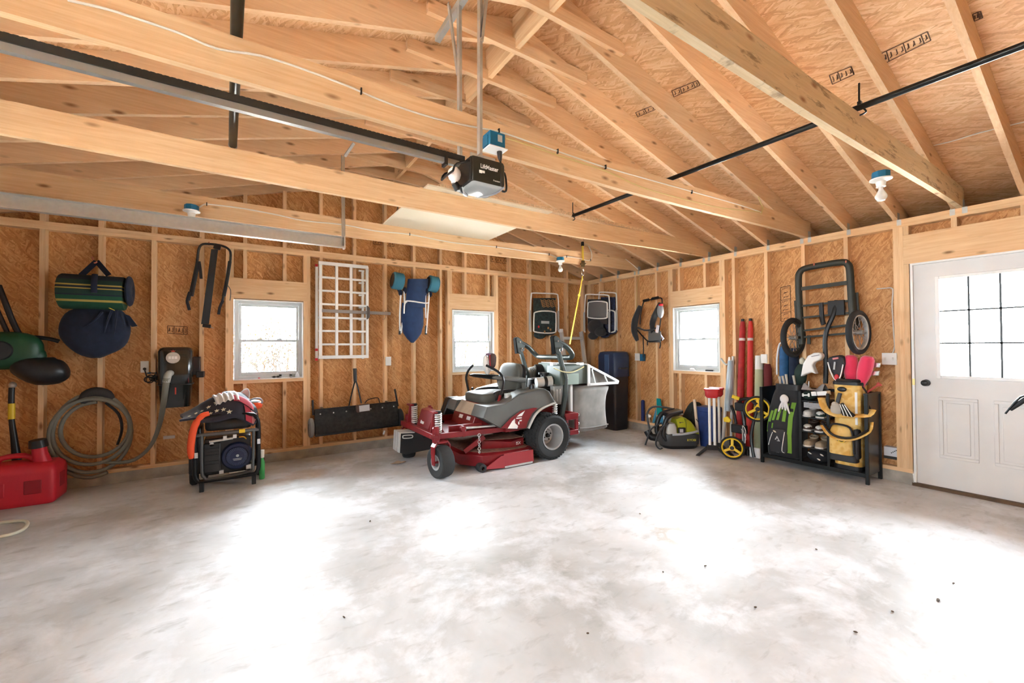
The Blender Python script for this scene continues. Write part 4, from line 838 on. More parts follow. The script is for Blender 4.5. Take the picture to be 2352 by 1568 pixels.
tag(obj('red_cap', MB().cyl((x, NORTH_Y+.01, z0), (x, NORTH_Y+.01, z0+.012), .011, n=14), RED), 'small red bottle cap on the left window sill', 'cap')
x = pX(1630, 848, EAST_X+.015)
t = thing('pocket_torch', 'flat black torch lying on the sill of the east window', 'torch', (x.x, x.y, W3[2]+.012)); obj('torch_body', MB().bx(-.018, .018, -.055, .055, 0, .022), BLACK, t, bevel=.004); obj('torch_lens', MB().bx(-.012, .012, -.064, -.055, .003, .019), STEEL, t)
x = pX(1590, 848, EAST_X+.015)
t = thing('rag', 'crumpled white rag on the sill of the east window', 'rag', (x.x, x.y, W3[2]+.012)); obj('rag_cloth', MB().ell((0, 0, .02), (.02, .04, .02), 9, 6).ell((0, -.03, .012), (.016, .035, .012), 8, 5, rot=(.4, 0, 0)), WHITE, t, smooth=20)
# aluminium ramp and bar hung over it
F = Fr('N', 786, 715, .05)
t = F.thing('folding_ramp', 'white aluminium grid loading ramp hung upright between the windows', 'ramp')
x0, x1, z0, z1 = F.p(733, 600, .08).x, F.p(846, 600, .08).x, F.p(730, 828, .08).z, F.p(730, 600, .08).z
for i, x in enumerate((x0, x0+.19, x0+.365, x1-.03)):
    obj('ramp_rail', MB().bx(x, x+.034, -.03, .0, z0+.02, z1-.01), WTUBE, t, bevel=.003)
for i in range(8):
    z = z0+.02+i*(z1-z0-.055)/7; hh = .042 if i in (0, 7) else .026
    obj('ramp_rung', MB().bx(x0-.005, x1-.002, -.034 if i in (0, 7) else -.024, -.006, z, z+hh), WTUBE, t, bevel=.003)
for x in (x0-.035, x1-.075): obj('folded_rail', MB().bx(x, x+.03, .01, .045, z0+.01, z1-.05), WTUBE, t, bevel=.003)
for i in range(8): z = z0+.03+i*(z1-z0-.1)/7; obj('folded_rung', MB().bx(x1-.11, x1-.04, .015, .04, z, z+.02), WTUBE, t)
for z in (z0, z1-.06, z0+.12): obj('red_tip', MB().bx(x0-.04, x0-.01, .0, .03, z, z+.03), RED, t)
F = Fr('N', 830, 716, .10)
t = F.thing('bar_clamp', 'long grey steel bar clamp hung across the white ramp', 'clamp')
obj('clamp_bar', MB().bar(F.p(739, 713, .11), F.p(897, 720, .11), .02, .04, (0, 0, 1)), mat('clamp_grey', (.35, .35, .35), .4, .7), t, bevel=.002)
obj('fixed_jaw', MB().prism([(0, -.09), (.03, -.06), (.03, .06), (0, .09)], F.p(842, 718, .135), (1, 0, 0), (0, 0, 1), .05), mat('clamp_jaw', (.12, .10, .09), .5, .4), t, bevel=.004)
obj('end_jaw', MB().bx(-.0, .03, -.03, .02, -.10, .10), WTUBE, t, bevel=.003); bpy.data.objects['end_jaw'].location = F.p(733, 713, .09)-Vector((0, 0, 0))
obj('hang_hook', MB().tube([F.p(886, 712, -.01), F.p(886, 724, .05), F.p(883, 733, .06), F.p(878, 732, .05)], .004, 6), STEEL, t)
plate(Fr('N', 891, 828, 0), 885, 819, 898, 839, 'blank white plate on the stud between ramp and stroller', gangs=0)
# push blade / lawn sweeper leaning on the wall
F = Fr('N', 815, 935, .2)
t = F.thing('lawn_sweeper', 'long black dusty steel tow sweeper leaning on the wall under the ramp', 'lawn sweeper')
TROUGH = mat('dusty_black_steel', (.022, .023, .022), .6, .3, vary=.5, vscale=25)
a, b_ = F.p(722, 972, .22), F.p(912, 950, .22)
obj('trough', MB().loft([[p+Vector((0, y, z)) for y, z in ((-.06, -.14), (-.02, -.15), (.02, .0), (.0, .16), (-.02, .165), (-.05, .05))] for p in (a, b_)]), TROUGH, t, bevel=.004)
obj('trough_lip', MB().bar(a+Vector((0, -.065, -.14)), b_+Vector((0, -.065, -.14)), .012, .022).bar(a+Vector((0, -.03, .165)), b_+Vector((0, -.03, .165)), .02, .012), DARKMET, t)
for i in range(7): p = a.lerp(b_, .06+i*.147); obj('rivet', MB().ell(p+Vector((0, -.045, .11)), (.009, .006, .009), 8, 6), ALU, t)
for p, s in ((a, -1), (b_, 1)):
    w_ = obj('wheel', MB().lathe(p+Vector((s*.03, 0, -.05)), (s, 0, 0), [(.0, -.02), (.10, -.02), (.115, -.01), (.115, .02), (.10, .03), (.05, .03), (.04, .02), (0, .02)], 24), mat('grey_worn_wheel', (.22, .20, .18), .7) if s < 0 else RUBBER, t)
    obj('end_rod', MB().cyl(p+Vector((s*.012, 0, .1)), p+Vector((-.02 if s < 0 else -.03, 0, .33 if s > 0 else .28)), .012), BLACK, t)
hd = obj('tow_handle', MB().tube([F.p(800, 938, .2), F.p(810, 895, .14), F.p(816, 873, .12)], .009, 8).tube([F.p(830, 926, .2), F.p(822, 890, .14), F.p(817, 873, .12)], .009, 8), DARKMET, t)
obj('handle_grip', MB().cyl(F.p(816, 876, .12), F.p(815, 846, .10), .021, .024), BLACK, hd)
obj('weight_block', MB().box(F.p(833, 937, .27), (.16, .10, .085), (0, -.06, 0)), mat('brown_block', (.09, .05, .04), .7), t, bevel=.004)
obj('white_side', MB().box(F.p(837, 937, .325), (.125, .012, .075), (0, -.06, 0)), mat('grey_white_label', (.52, .53, .55), .5), t)
obj('lever_wire', MB().tube([F.p(838, 926, .2), F.p(845, 918, .2), F.p(866, 913, .2), F.p(871, 920, .2), F.p(873, 932, .2)], .006, 6), DARKMET, t)
obj('paper_tag', MB().box(F.p(882, 993, .2), (.022, .003, .05), (0, .35, 0)), WHITE, t)
tag(obj('wood_strip', MB().bx(-.67, -.575, NORTH_Y-.03, NORTH_Y-.006, .40, .43), mat('pale_strip', (.62, .53, .44), .7)), 'short pale strip of wood fixed low on the wall under the vacuum', 'strip')
for xx in (.867, 1.68): k_ = (xx-F.loc.x-a.x)/(b_.x-a.x); p = a.lerp(b_, k_); obj('hang_bracket', MB().bx(p.x-.012, p.x+.012, p.y, .23, p.z+.14, p.z+.16), DARKMET, t)
# umbrella stroller hanging upside down
F = Fr('N', 952, 700, .16)
BLUE = mat('stroller_blue', (.018, .045, .13), .85, sheen=.1, vary=.15, vscale=15); TEALW = mat('teal_foam_wheel', (.04, .20, .30), .7)
t = F.thing('folded_stroller', 'folded blue umbrella stroller hanging upside down by its wheels between the windows', 'stroller')
for u, v, s in ((911, 645, -1), (992, 652, 1)):
    c = F.p(u, v, .18); ax = Vector((1, .0, -.12)) if s < 0 else Vector((1, 0, -.12))
    w_ = obj('wheel', MB().lathe(c, ax, [(.04, -.055), (.10, -.06), (.115, -.045), (.115, .07), (.10, .085), (.04, .08)], 28), TEALW, t)
    obj('wheel_disc', MB().lathe(c, -ax, [(.097, .057), (.088, .064), (.02, .05), (0, .055)], 24), BLACK, w_)
    obj('fork', MB().bar(c+Vector((0, .06, 0)), F.p(921 if s < 0 else 985, 680, .15), .03, .03), NAVY, t)
obj('seat_cloth', MB().grid(lambda a, b: F.p(938+b*46-a*6+a*b*0, 640+a*66, .20+.05*math.sin(b*PI)), 6, 8, (0, .03, 0)), BLUE, t, smooth=60)
obj('canopy_cloth', MB().loft([[F.p(947+dx*w_, v, .17+d*math.sin(a)) for a, dx in [(2*PI*k/16, math.cos(2*PI*k/16)) for k in range(16)]] for v, w_, d in ((695, 24, .05), (720, 26, .08), (745, 26, .09), (765, 21, .08), (778, 12, .05), (787, 3, .02))]), BLUE, t, smooth=70)
for pp in ([(921, 672), (919, 700), (918, 735), (919, 760)], [(928, 668), (929, 690), (930, 720)], [(986, 672), (984, 700), (981, 740), (979, 765)], [(976, 650), (977, 690), (978, 730)], [(937, 690), (930, 700), (926, 730), (921, 765)]):
    obj('frame_tube', MB().tube([F.p(u, v, .2) for u, v in pp], .0105, 8), WTUBE, t)
obj('cross_tube', MB().tube([F.p(928, 720, .24), F.p(930, 695, .25), F.p(940, 691, .26), F.p(975, 696, .26), F.p(984, 695, .25)], .010, 8), WTUBE, t)
for u, v in ((920, 672), (930, 667), (988, 675), (979, 668)): obj('joint_cap', MB().ell(F.p(u, v, .19), (.03, .03, .045), 12, 8), NAVY, t)
for u, v in ((919, 762), (979, 762)): obj('handle_grip', MB().cyl(F.p(u, v-14, .19), F.p(u-1, v+6, .19), .015), mat('dark_teal_grip', (.01, .05, .06), .6) if u > 950 else BLACK, t)
for u in (920, 986): obj('hang_hook', MB().tube([F.p(u, 655, -.02), F.p(u, 655, .12), F.p(u, 648, .16)], .007, 6), STEEL, t)
# beach chair with leaf print
LEAFP = mat('dark_leaf_cloth', (.02, .035, .035), .8, vary=.5, vscale=30); BROWNP = mat('leaf_print', (.42, .22, .08), .8)
def beach_chair(F, P, label, cloth, mid, printed, o=0.0, sy=(.44, .985)):
    """P: the corner pixels of the folded chair: left, right, top, bottom"""
    L, R_, T, B_ = P; t = F.thing('folded_beach_chair', label, 'folding chair', 'folded beach chairs on hooks')
    q = lambda a, b, off: F.p(L+(R_-L)*a, T+(B_-T)*b, off+o); S = lambda b: sy[0]+(b-.44)/.545*(sy[1]-sy[0])
    obj('back_frame', MB().tube([q(.03, .95, .06), q(.02, .4, .06), q(.05, .06, .07), q(.10, .0, .07), q(.5, .005, .07), q(.88, .02, .07), q(.95, .09, .07), q(.97, .4, .06), q(.97, .95, .06)], .012, 8), WTUBE, t)
    obj('back_cloth', MB().grid(lambda a, b: q(.13+.74*b, .12+.62*a, .085+.012*math.sin(b*PI)), 6, 6, (0, .012, 0)), cloth, t, smooth=60)
    obj('seat_frame', MB().tube([q(.16, S(.95), .11), q(.13, S(.86), .11), q(.14, S(.56), .11), q(.19, S(.47), .11), q(.5, S(.44), .12), q(.83, S(.47), .11), q(.88, S(.56), .11), q(.88, S(.88), .11), q(.84, S(.97), .11), q(.5, S(.985), .11)], .012, 8, closed=True), WTUBE, t)
    obj('seat_cloth', MB().grid(lambda a, b: q(.17+.68*b, S(.48+.46*a), .115+.015*math.sin(b*PI)), 6, 6, (0, .012, 0)), mid, t, smooth=60)
    obj('hanging_pouch', MB().ell(q(.34, 1.03, .08), (.13, .03, .07), 14, 8).ell(q(.62, .97, .08), (.16, .03, .05), 14, 8), cloth, t)
    if not printed: obj('cloth_bundle', MB().ell(q(.42, .80, .085), (.20, .04, .13), 14, 9).ell(q(.6, .92, .09), (.13, .045, .09), 12, 8), cloth, t, smooth=30)
    for a in (.0, .96): obj('arm_rest', MB().bx(-.018, .018, -.012, .012, -.17, .17), mat('arm_grey', (.45, .45, .44), .5), t, bevel=.006).location = q(a, .68, .085)
    if printed:
        for k in range(4):
            c = q(.42+.14*k, .25, .103)
            lf = MB()
            for j in range(5): lf.ell(c+Vector((-.02+.008*j, 0, .05-.026*j)), (.028, .003, .007), 8, 5, rot=(0, .5, 0)); lf.ell(c+Vector((.02+.008*j, 0, .05-.026*j)), (.028, .003, .007), 8, 5, rot=(0, -.5, 0))
            obj('leaf_print', lf, BROWNP, t)
        obj('white_label', MB().box(q(.52, .72, .14), (.17, .003, .045)), mat('faded_label', (.45, .47, .45), .6), t)
        for a, b in ((.3, .83), (.62, .86), (.7, .9), (.5, .95)): obj('print_spot', MB().ell(q(a, b, .13), (.02, .004, .022), 8, 5), BROWNP if a > .4 else RED, t)
    obj('hook', MB().tube([q(.5, -.02, -.02), q(.5, -.02, .08), q(.5, -.05, .085)], .006, 6), STEEL, t)
    return t
F = Fr('N', 1250, 720, .08)
beach_chair(F, (1217, 1285, 673, 766), 'folded beach chair with dark leaf-print cloth hanging on the wall right of the middle window', LEAFP, LEAFP, True)
# ---------------------------------------------------------------- generator with things heaped on it
t = thing('portable_generator', 'black portable generator in a tube frame standing left of the ramp', 'generator', (-.085, 5.15, 0))
def gp(name, mb, m, par=None, **k): return obj(name, mb, m, par or t, ws=True, **k)
gx0, gx1, gy0, gy1 = -.345, .165, 4.93, 5.36
fm = MB()
for y in (gy0, gy1): fm.tube([(gx0, y, .30), (gx0, y, .56), (gx0+.02, y, .66), (gx0+.09, y, .70), (gx1-.09, y, .70), (gx1-.02, y, .66), (gx1, y, .56), (gx1, y, .30), (gx1, y, .17), (gx1-.02, y, .115), (gx1-.07, y, .10), (gx0+.07, y, .10), (gx0+.02, y, .115), (gx0, y, .17)], .018, 10, closed=True)
for x in (gx0+.08, gx1-.08): fm.cyl((x, gy0, .10), (x, gy1, .10), .014).cyl((x, gy0, .70), (x, gy1, .70), .016)
gp('tube_frame', fm, DARKMET)
gp('cross_bar', MB().cyl((gx0+.0, gy0-.005, .535), (gx1, gy0-.005, .54), .017), mat('bar_grey', (.16, .16, .16), .35, .6))
gp('yellow_sticker', MB().bx(.0, .05, gy0-.026, gy0-.018, .525, .56), YELLOW)
inner = MB().tube([(gx0+.05, gy0-.01, .53), (gx0+.052, gy0-.012, .20), (gx0+.07, gy0-.012, .14), (gx0+.12, gy0-.012, .115), (gx1-.08, gy0-.012, .135), (gx1-.05, gy0-.012, .19), (gx1-.045, gy0-.01, .53)], .014, 8)
gp('front_guard', inner, mat('guard_grey', (.10, .105, .105), .3, .6))
gp('fuel_tank', MB().loft([[(x-.085, y+5.15, z) for x, y in rr(.19*k, .19*k, .06)] for z, k in ((.56, .96), (.58, 1), (.64, 1), (.675, .93), (.68, .8))]), BLACK)
gp('tank_cap', MB().cyl((.05, 5.1, .68), (.05, 5.1, .71), .035), BLACK)
eng = gp('engine_block', MB().bx(-.28, .10, 5.0, 5.32, .13, .48), BLACK, bevel=.01)
gp('alternator_cover', MB().bx(-.285, -.15, 4.965, 5.01, .16, .44), mat('cover_black', (.025, .026, .027), .5), eng, bevel=.008)
for z in (.39, .36, .33, .27, .24): gp('cover_slot', MB().bx(-.275, -.16, 4.960, 4.966, z, z+.004), DARKMET, eng)
NB = mat('recoil_navy', (.012, .022, .07), .4)
rc = gp('recoil_starter', MB().lathe((-.015, 4.985, .29), (0, -1, 0), [(.135, -.02), (.135, 0), (.12, .02), (.095, .025), (.09, .035), (.05, .04), (0, .042)], 32), NB, eng)
sl_ = MB()
for k in range(36):
    a = 2*PI*k/36; sl_.bar((-.015+.06*math.cos(a), 4.945, .29+.06*math.sin(a)), (-.015+.088*math.cos(a), 4.948, .29+.088*math.sin(a)), .004, .004, (0, -1, 0))
gp('grille_slots', sl_, mat('slot_blue', (.06, .09, .19), .5), rc)
gp('starter_badge', MB().bx(-.05, .025, 4.938, 4.943, .268, .274).bx(-.045, .02, 4.938, 4.943, .256, .262).cyl((-.012, 4.943, .30), (-.012, 4.938, .30), .013), mat('badge_grey', (.40, .42, .45), .4), rc)
gp('carburettor', MB().cyl((-.24, 4.98, .455), (-.05, 4.98, .47), .012).cyl((-.22, 4.965, .43), (-.22, 4.99, .43), .018).bx(-.13, -.10, 4.96, 4.99, .47, .50).bx(-.05, -.02, 4.96, 4.99, .47, .505), ALU, eng)
gp('orange_lead', MB().tube([(.0, 4.97, .475), (.04, 4.96, .475), (.06, 4.97, .45)], .006, 6), mat('lead_orange', (.7, .35, .03), .5), eng)
gp('base_rail', MB().bx(-.16, -.125, 4.96, 5.0, .14, .17).bx(-.08, .05, 4.95, 4.965, .135, .142).bx(.06, .11, 4.96, 5.0, .15, .19), ALU)
for x in (gx0+.05, gx1-.04): gp('foot', MB().bx(x-.018, x+.018, gy0-.01, gy0+.03, 0, .10), RUBBER, bevel=.004)
for x, s in ((-.37, -1), (.19, 1)):
    w_ = gp('wheel', MB().lathe((x, 5.25, .115), (s, 0, 0), [(.05, -.03), (.105, -.03), (.115, -.015), (.115, .02), (.10, .035), (.06, .03), (.05, .02), (0, .02)], 24), RUBBER)
gp('axle', MB().cyl((-.39, 5.25, .115), (.20, 5.25, .115), .01), DARKMET)
gp('control_housing', MB().bx(-.40, -.30, 5.0, 5.33, .15, .60), BLACK, bevel=.02)
gp('fold_handle', MB().tube([(.16, 5.0, .32), (.17, 5.0, .50), (.16, 5.02, .60)], .010, 6), DARKMET)
for x, z in ((gx0+.005, .33), (gx1-.005, .40)): gp('frame_clip', MB().bx(x-.008, x+.018, gy0-.03, gy0-.018, z, z+.05), STEEL)
t = thing('spray_bottle', 'green and white bottle standing on the floor right of the generator', 'bottle', (.20, 5.08, 0))
obj('bottle_body', MB().lathe((0, 0, 0), (0, 0, 1), [(.022, 0), (.026, .01), (.026, .17), (.014, .21), (.012, .22)], 16), mat('bottle_green', (.05, .42, .12), .4), t); obj('bottle_cap', MB().cyl((0, 0, .22), (0, 0, .30), .02, .022), WHITE, t)
tag(obj('orange_float', MB().tube([(-.24, 4.93, .735), (-.29, 4.92, .72), (-.335, 4.915, .66), (-.36, 4.915, .58), (-.375, 4.915, .46), (-.375, 4.915, .38), (-.37, 4.915, .33)], [.022, .026, .03, .03, .03, .028, .02], 10), mat('orange_foam', (.85, .09, .02), .6)), 'bright orange foam strap hanging over the left side of the generator', 'strap')
FLAGN = mat('flag_dark_cloth', (.02, .018, .03), .85, sheen=.2); FLAGW = mat('flag_white_cloth', (.72, .70, .70), .8); FLAGR = mat('flag_red_cloth', (.38, .03, .05), .85)
t = thing('flag_print_bag', 'dark star-spangled cloth bag with red and white panels heaped on the generator', 'bag', (-.15, 5.05, .71))
def fgx(a, b):   # a along, b front to back / over the hump
    x = -.46+a*.60; hump = math.sin(min(max(a, 0)/.74, 1)*PI/2)**1.15 if a < .74 else max(.35, 1-((a-.74)/.26)**2*.75)
    z = .715+.195*hump*math.sin(b*PI*.62+.05)+.012*math.sin(a*11+b*4)*hump+.015*a-.05*(1-b)*(1 if .2 < a < .98 else .3)-.10*max(0, a-.72)*(1-b)*3.2
    return Vector((x+.02*math.sin(b*5), 4.905+.30*b-.02*hump, z))
obj('bag_body', MB().grid(fgx, 26, 14, (0, .01, -.02)), FLAGN, t, ws=True, smooth=70)
obj('white_panel', MB().grid(lambda a, b: fgx(.42+a*.34, .36+b*.55)+Vector((0, -.012, .014+.008*math.sin(a*30))), 26, 5, (0, .004, -.004)), FLAGW, t, ws=True, smooth=70)
obj('red_panel', MB().grid(lambda a, b: fgx(.66+a*.28, .34+b*.22)+Vector((0, -.014, .012)), 8, 5, (0, .004, -.004)), FLAGR, t, ws=True, smooth=70)
obj('red_stripe', MB().grid(lambda a, b: fgx(.80+a*.09+.06*(1-b), b*.32)+Vector((0, -.010, .008)), 4, 8, (0, .004, -.004)), FLAGR, t, ws=True, smooth=70)
obj('pink_corner', MB().grid(lambda a, b: fgx(.90+a*.09, b*.3)+Vector((0, -.008, .006)), 4, 6, (0, .004, -.004)), mat('flag_pink_cloth', (.50, .22, .22), .85), t, ws=True, smooth=70)
for a, b, r in ((.10, .12, .014), (.17, .22, .015), (.24, .40, .016), (.33, .44, .022), (.43, .47, .022), (.44, .22, .022), (.53, .19, .024), (.62, .10, .027), (.36, .20, .018), (.28, .19, .016)):
    c = fgx(a, b); du = (fgx(a+.02, b)-c).normalized(); dv = (fgx(a, b+.02)-c); dv = (dv-du*dv.dot(du)).normalized(); nrm = du.cross(dv); c = c+nrm*.006
    if nrm.y > 0: c = c-nrm*.012
    obj('star', MB().prism([(rr_*math.sin(k*PI/5+.2), rr_*math.cos(k*PI/5+.2)) for k in range(10) for rr_ in [r if k % 2 == 0 else r*.42]], c, du, dv, .004), mat('star_cream', (.72, .66, .5), .8) if 'star_cream' not in bpy.data.materials else bpy.data.materials['star_cream'], t, ws=True, smooth=0)
t = thing('paddle_fan', 'rounded pale pink paddle sticking up behind the flag bag on the generator', 'paddle', (.02, 5.16, .72))
obj('paddle_face', MB().prism([(-.06, -.02), (-.075, .05), (-.03, .13), (.01, .175), (.045, .185), (.06, .15), (.055, .09), (.02, .0), (-.01, -.04)], (.01, .06, .02), (1, 0, 0), (0, 0, 1), -.012), mat('paddle_pink', (.66, .40, .36), .6), t, bevel=.003)
obj('paddle_rim', MB().tube([(.0+x, .054, z+.02) for x, z in ((.0, -.05), (.03, .0), (.065, .09), (.07, .15), (.055, .185), (.02, .178), (-.02, .135))], .006, 6), FLAGW, t)
t = thing('swim_vest', 'orange and grey swim float with round strap at the right of the generator heap', 'float', (.12, 5.2, .72))
obj('float_body', MB().loft([[(x+.0, y*.8, z) for x, y in rr(.085*k, .10*k, .04)] for z, k in ((.0, .8), (.02, 1), (.05, 1), (.065, .85))]), bpy.data.materials['orange_foam'], t, smooth=60)
obj('grey_top', MB().ell((.0, 0, .07), (.07, .07, .02), 14, 8), mat('float_grey', (.35, .37, .40), .7), t)
obj('strap_loop', MB().tube([(-.05, -.05, .08), (.0, -.06, .105), (.06, -.05, .105), (.085, -.04, .07), (.07, -.06, .05)], .009, 8), mat('loop_grey', (.28, .30, .33), .6), t)
t = thing('red_cap', 'red cap with a blue grey button behind the flag bag on the generator', 'cap', (-.10, 5.2, .74))
obj('cap_crown', MB().ell((0, 0, .10), (.13, .10, .07), 20, 10), mat('cap_red', (.6, .05, .04), .7), t); obj('cap_disc', MB().ell((.01, -.02, .165), (.06, .05, .012), 18, 8), mat('disc_blue_grey', (.28, .34, .42), .5), t); obj('cap_knob', MB().ell((-.09, -.04, .13), (.02, .02, .022)), BLACK, t)
# ---------------------------------------------------------------- corner: ladder, chairs, bin, hanging strap
t = thing('aluminium_ladder', 'aluminium ladder standing in the corner behind the grass bagger', 'ladder', (4.9, 5.50, 0))
la, lb = 4.68, 5.14
for x in (la, lb): obj('ladder_rail', MB().bar((x-4.9, -.15, 0), (x-4.9+.02, .16, 1.62), .032, .075, (0, 1, 0)), ALU, t, bevel=.003)
for i, z in enumerate((.25, .54, .83, 1.06, 1.50)): 
    y = -.15+.31*z/1.62; obj('ladder_rung', MB().box((.01, y, z), (.44, .085, .05)), ALU, t, bevel=.004)
obj('rail_cap', MB().bx(-.235, -.19, .12, .19, 1.60, 1.66), WHITE, t)
obj('brown_bundle', MB().ell((-.05, .17, .95), (.2, .05, .14), 14, 9), mat('dark_brown_bundle', (.05, .03, .02), .9), t)
t = thing('storage_bin', 'tall navy plastic bin with dark front standing behind the bagger against the east wall', 'bin', (5.2, 4.92, 0))
BIN = mat('navy_plastic', (.012, .03, .085), .35)
obj('bin_body', MB().loft([[(x, y, z) for x, y in rr(.17*k, .19*k, .05)] for z, k in ((.0, .9), (.03, .92), (1.0, 1.0), (1.02, .98))]), mat('bin_dark', (.012, .012, .02), .4), t, smooth=45)
obj('bin_lid', MB().loft([[(x, y, z) for x, y in rr(.18*k, .205*k, .06)] for z, k in ((.86, 1.0), (1.2, 1.0), (1.255, .9), (1.27, .7))]), BIN, t, smooth=45)
obj('lid_rib', MB().bx(-.185, -.17, -.07, .03, .88, 1.22), mat('bin_blue_light', (.03, .075, .19), .3), t, bevel=.006)
obj('bin_handle', MB().tube([(-.1, -.20, 1.0), (-.1, -.25, 1.0), (.05, -.25, 1.0), (.05, -.20, 1.0)], .012, 8), BLACK, t)
GREYC = mat('grey_mesh_cloth', (.17, .165, .16), .75, bump=.1); NAVYC = mat('navy_check_cloth', (.03, .035, .07), .8, vary=.6, vscale=40)
F = Fr('E', 1382, 722, .10)
beach_chair(F, (1342, 1402, 676, 768), 'folded beach chair with grey cloth hanging in the corner on the east wall', BLKCLOTH, GREYC, False, o=.13, sy=(.17, .60))
F = Fr('E', 1395, 722, .06)
beach_chair(F, (1374, 1418, 671, 764), 'folded beach chair with navy cloth hanging behind the grey one near the corner', NAVYC, NAVYC, False)
# yellow ratchet strap from the joist
yj = LAYE[2]-.058
P_ = lambda u, v, y=yj-.03: pY(u, v, y)
a0 = P_(1338, 548); 
t = thing('ratchet_strap', 'yellow ratchet strap hanging from the ceiling joist down to the roll bar', 'strap', a0)
q = lambda u, v, y=yj-.03: P_(u, v, y)-a0
YW = mat('yellow_strap', (.80, .58, .06), .7)
obj('upper_strap', MB().bar(q(1338, 560), q(1339, 600), .02, .02), YW, t)
obj('ratchet', MB().box(q(1339, 606), (.05, .03, .10)).cyl(q(1333, 606), q(1345, 606), .014), mat('ratchet_brown', (.16, .11, .05), .4, .6), t, bevel=.004)
obj('ratchet', MB().box(q(1338, 560), (.035, .03, .06)), DARKMET, t, bevel=.003)
obj('hook_wire', MB().tube([q(1339, 616), q(1342, 626), q(1339, 632), q(1336, 626), q(1339, 616)], .006, 6).tube([q(1338, 545), q(1341, 552), q(1337, 556)], .006, 6), STEEL, t)
obj('lower_strap', MB().bar(q(1338, 634), q(1334, 658), .014, .008).bar(q(1334, 658), q(1322, 720), .022, .008).bar(q(1322, 720), q(1309, 790), .022, .008), YW, t)
obj('strap_buckle', MB().box(q(1330, 678), (.03, .02, .03)), YW, t)
# ---------------------------------------------------------------- things along the east wall
F = Fr('E', 1490, 750, .10)
t = F.thing('child_carrier', 'black child carrier backpack with bent grey frame hanging left of the east window', 'carrier')
tb = [(1470, 745), (1472, 720), (1477, 697), (1483, 690), (1500, 687), (1517, 684), (1521, 692), (1519, 720), (1516, 745), (1512, 770)]
obj('frame_tube', MB().tube([F.p(u, v, .09) for u, v in tb], .009, 8), DARKMET, t)
for u0, u1, v in ((1478, 1490, 690), (1498, 1512, 685)): obj('foam_grip', MB().cyl(F.p(u0, v+1, .09), F.p(u1, v-2, .09), .022), BLACK, t)
sh = [[(1470, 702), (1459, 735), (1457, 760), (1464, 782)], [(1516, 695), (1504, 725), (1498, 745), (1500, 775)]]
obj('shoulder_pad', MB().tube([F.p(u, v, .12) for u, v in sh[0]], [.03, .06, .055, .03], 12, flat=(1, .7)), BLKCLOTH, t)
obj('shoulder_pad', MB().tube([F.p(u, v, .12) for u, v in sh[1]], [.03, .06, .05, .025], 12, flat=(1, .7)), BLKCLOTH, t)
obj('silver_pouch', MB().ell(F.p(1517, 714, .15), (.05, .05, .11), 14, 9), mat('silver_cloth', (.30, .31, .32), .5), t)
obj('red_patch', MB().ell(F.p(1518, 700, .16), (.032, .04, .022), 12, 8), RED, t)
obj('white_print', MB().box(F.p(1510, 755, .16), (.05, .02, .12), (0, .2, 0)), mat('pale_print', (.6, .6, .66), .6), t, bevel=.01)
obj('kick_stand', MB().tube([F.p(1512, 762, .12), F.p(1518, 770, .14), F.p(1524, 778, .16)], .012, 8), mat('violet_white_tube', (.70, .68, .78), .4), t)
obj('hip_belt', MB().tube([F.p(1466, 752, .13), F.p(1480, 758, .15), F.p(1497, 757, .15), F.p(1510, 752, .14)], .022, 8, flat=(1, .6)), BLKCLOTH, t)
obj('lower_frame', MB().tube([F.p(1462, 756, .1), F.p(1480, 776, .12), F.p(1492, 784, .14), F.p(1522, 780, .14)], .010, 8), DARKMET, t)
obj('seat_sling', MB().grid(lambda a, b: F.p(1489+b*28, 760+a*26, .13+.04*math.sin(a*PI)), 5, 5, (.0, .012, 0)), mat('sling_grey', (.12, .12, .115), .85), t, smooth=60)
for pp in ([(1477, 770), (1478, 800), (1477, 820)], [(1515, 780), (1517, 790), (1515, 800)], [(1487, 782), (1487, 793)], [(1456, 755), (1454, 770), (1459, 776)]):
    obj('loose_strap', MB().tube([F.p(u, v, .11) for u, v in pp], .011, 6, flat=(1, .35)), BLKCLOTH, t)
obj('buckle', MB().box(F.p(1459, 777, .12), (.03, .02, .035)), mat('pale_buckle', (.35, .5, .55), .4), t)
obj('peg', MB().cyl(F.p(1496, 690, -.01), F.p(1496, 686, .10), .006), DARKMET, t)
F = Fr('E', 1465, 820, 0)
t = plate(F, 1459, 811, 1470, 828, 'white switch plate on a blue box beside the stud under the child carrier', gangs=0)
obj('blue_box', MB().bx(.035, .10, -.0, .06, -.06, .05), mat('junction_blue', (.01, .12, .25), .5), t)
plate(Fr('E', 1755, 824, 0), 1748, 813, 1763, 834, 'white outlet on the stud behind the maroon roll', gangs=1)
plate(Fr('E', 2043, 824, 0), 2026, 810, 2061, 838, 'white double switch plate beside the white door', gangs=2, toggles=True)
obj('switch_box', MB().bx(.02, .09, .0, .05, -.075, -.06), bpy.data.materials['junction_blue'], bpy.data.objects['wall_plate'])
F = Fr('E', 2055, 700, 0)
tag(obj('switch_cable', MB().tube([F.P(2014, 663, -.085), F.P(2030, 662, -.06), F.P(2046, 661, -.03), F.P(2051, 668, -.03), F.P(2049, 700, -.03), F.P(2051, 735, -.03), F.P(2053, 770, -.03), F.P(2055, 795, -.04), F.P(2050, 812, -.05)], .006, 6), mat('cable_white', (.70, .66, .60), .5)), 'white cable running down the stud bay to the double switch by the door', 'cable')
F = Fr('E', 2047, 1040, -.0)
t = F.thing('white_box', 'white printed box on the bottom plate beside the door studs', 'box')
obj('box_body', MB().bx(-.06, .06, .01, .085, -.035, .055), mat('box_white', (.66, .67, .72), .5), t, bevel=.002)
for i in range(4): obj('printed_mark', MB().ell((.0+.012*i, .009, -.0+.01*i), (.006, .002, .005), 8, 5), BLACK, t)
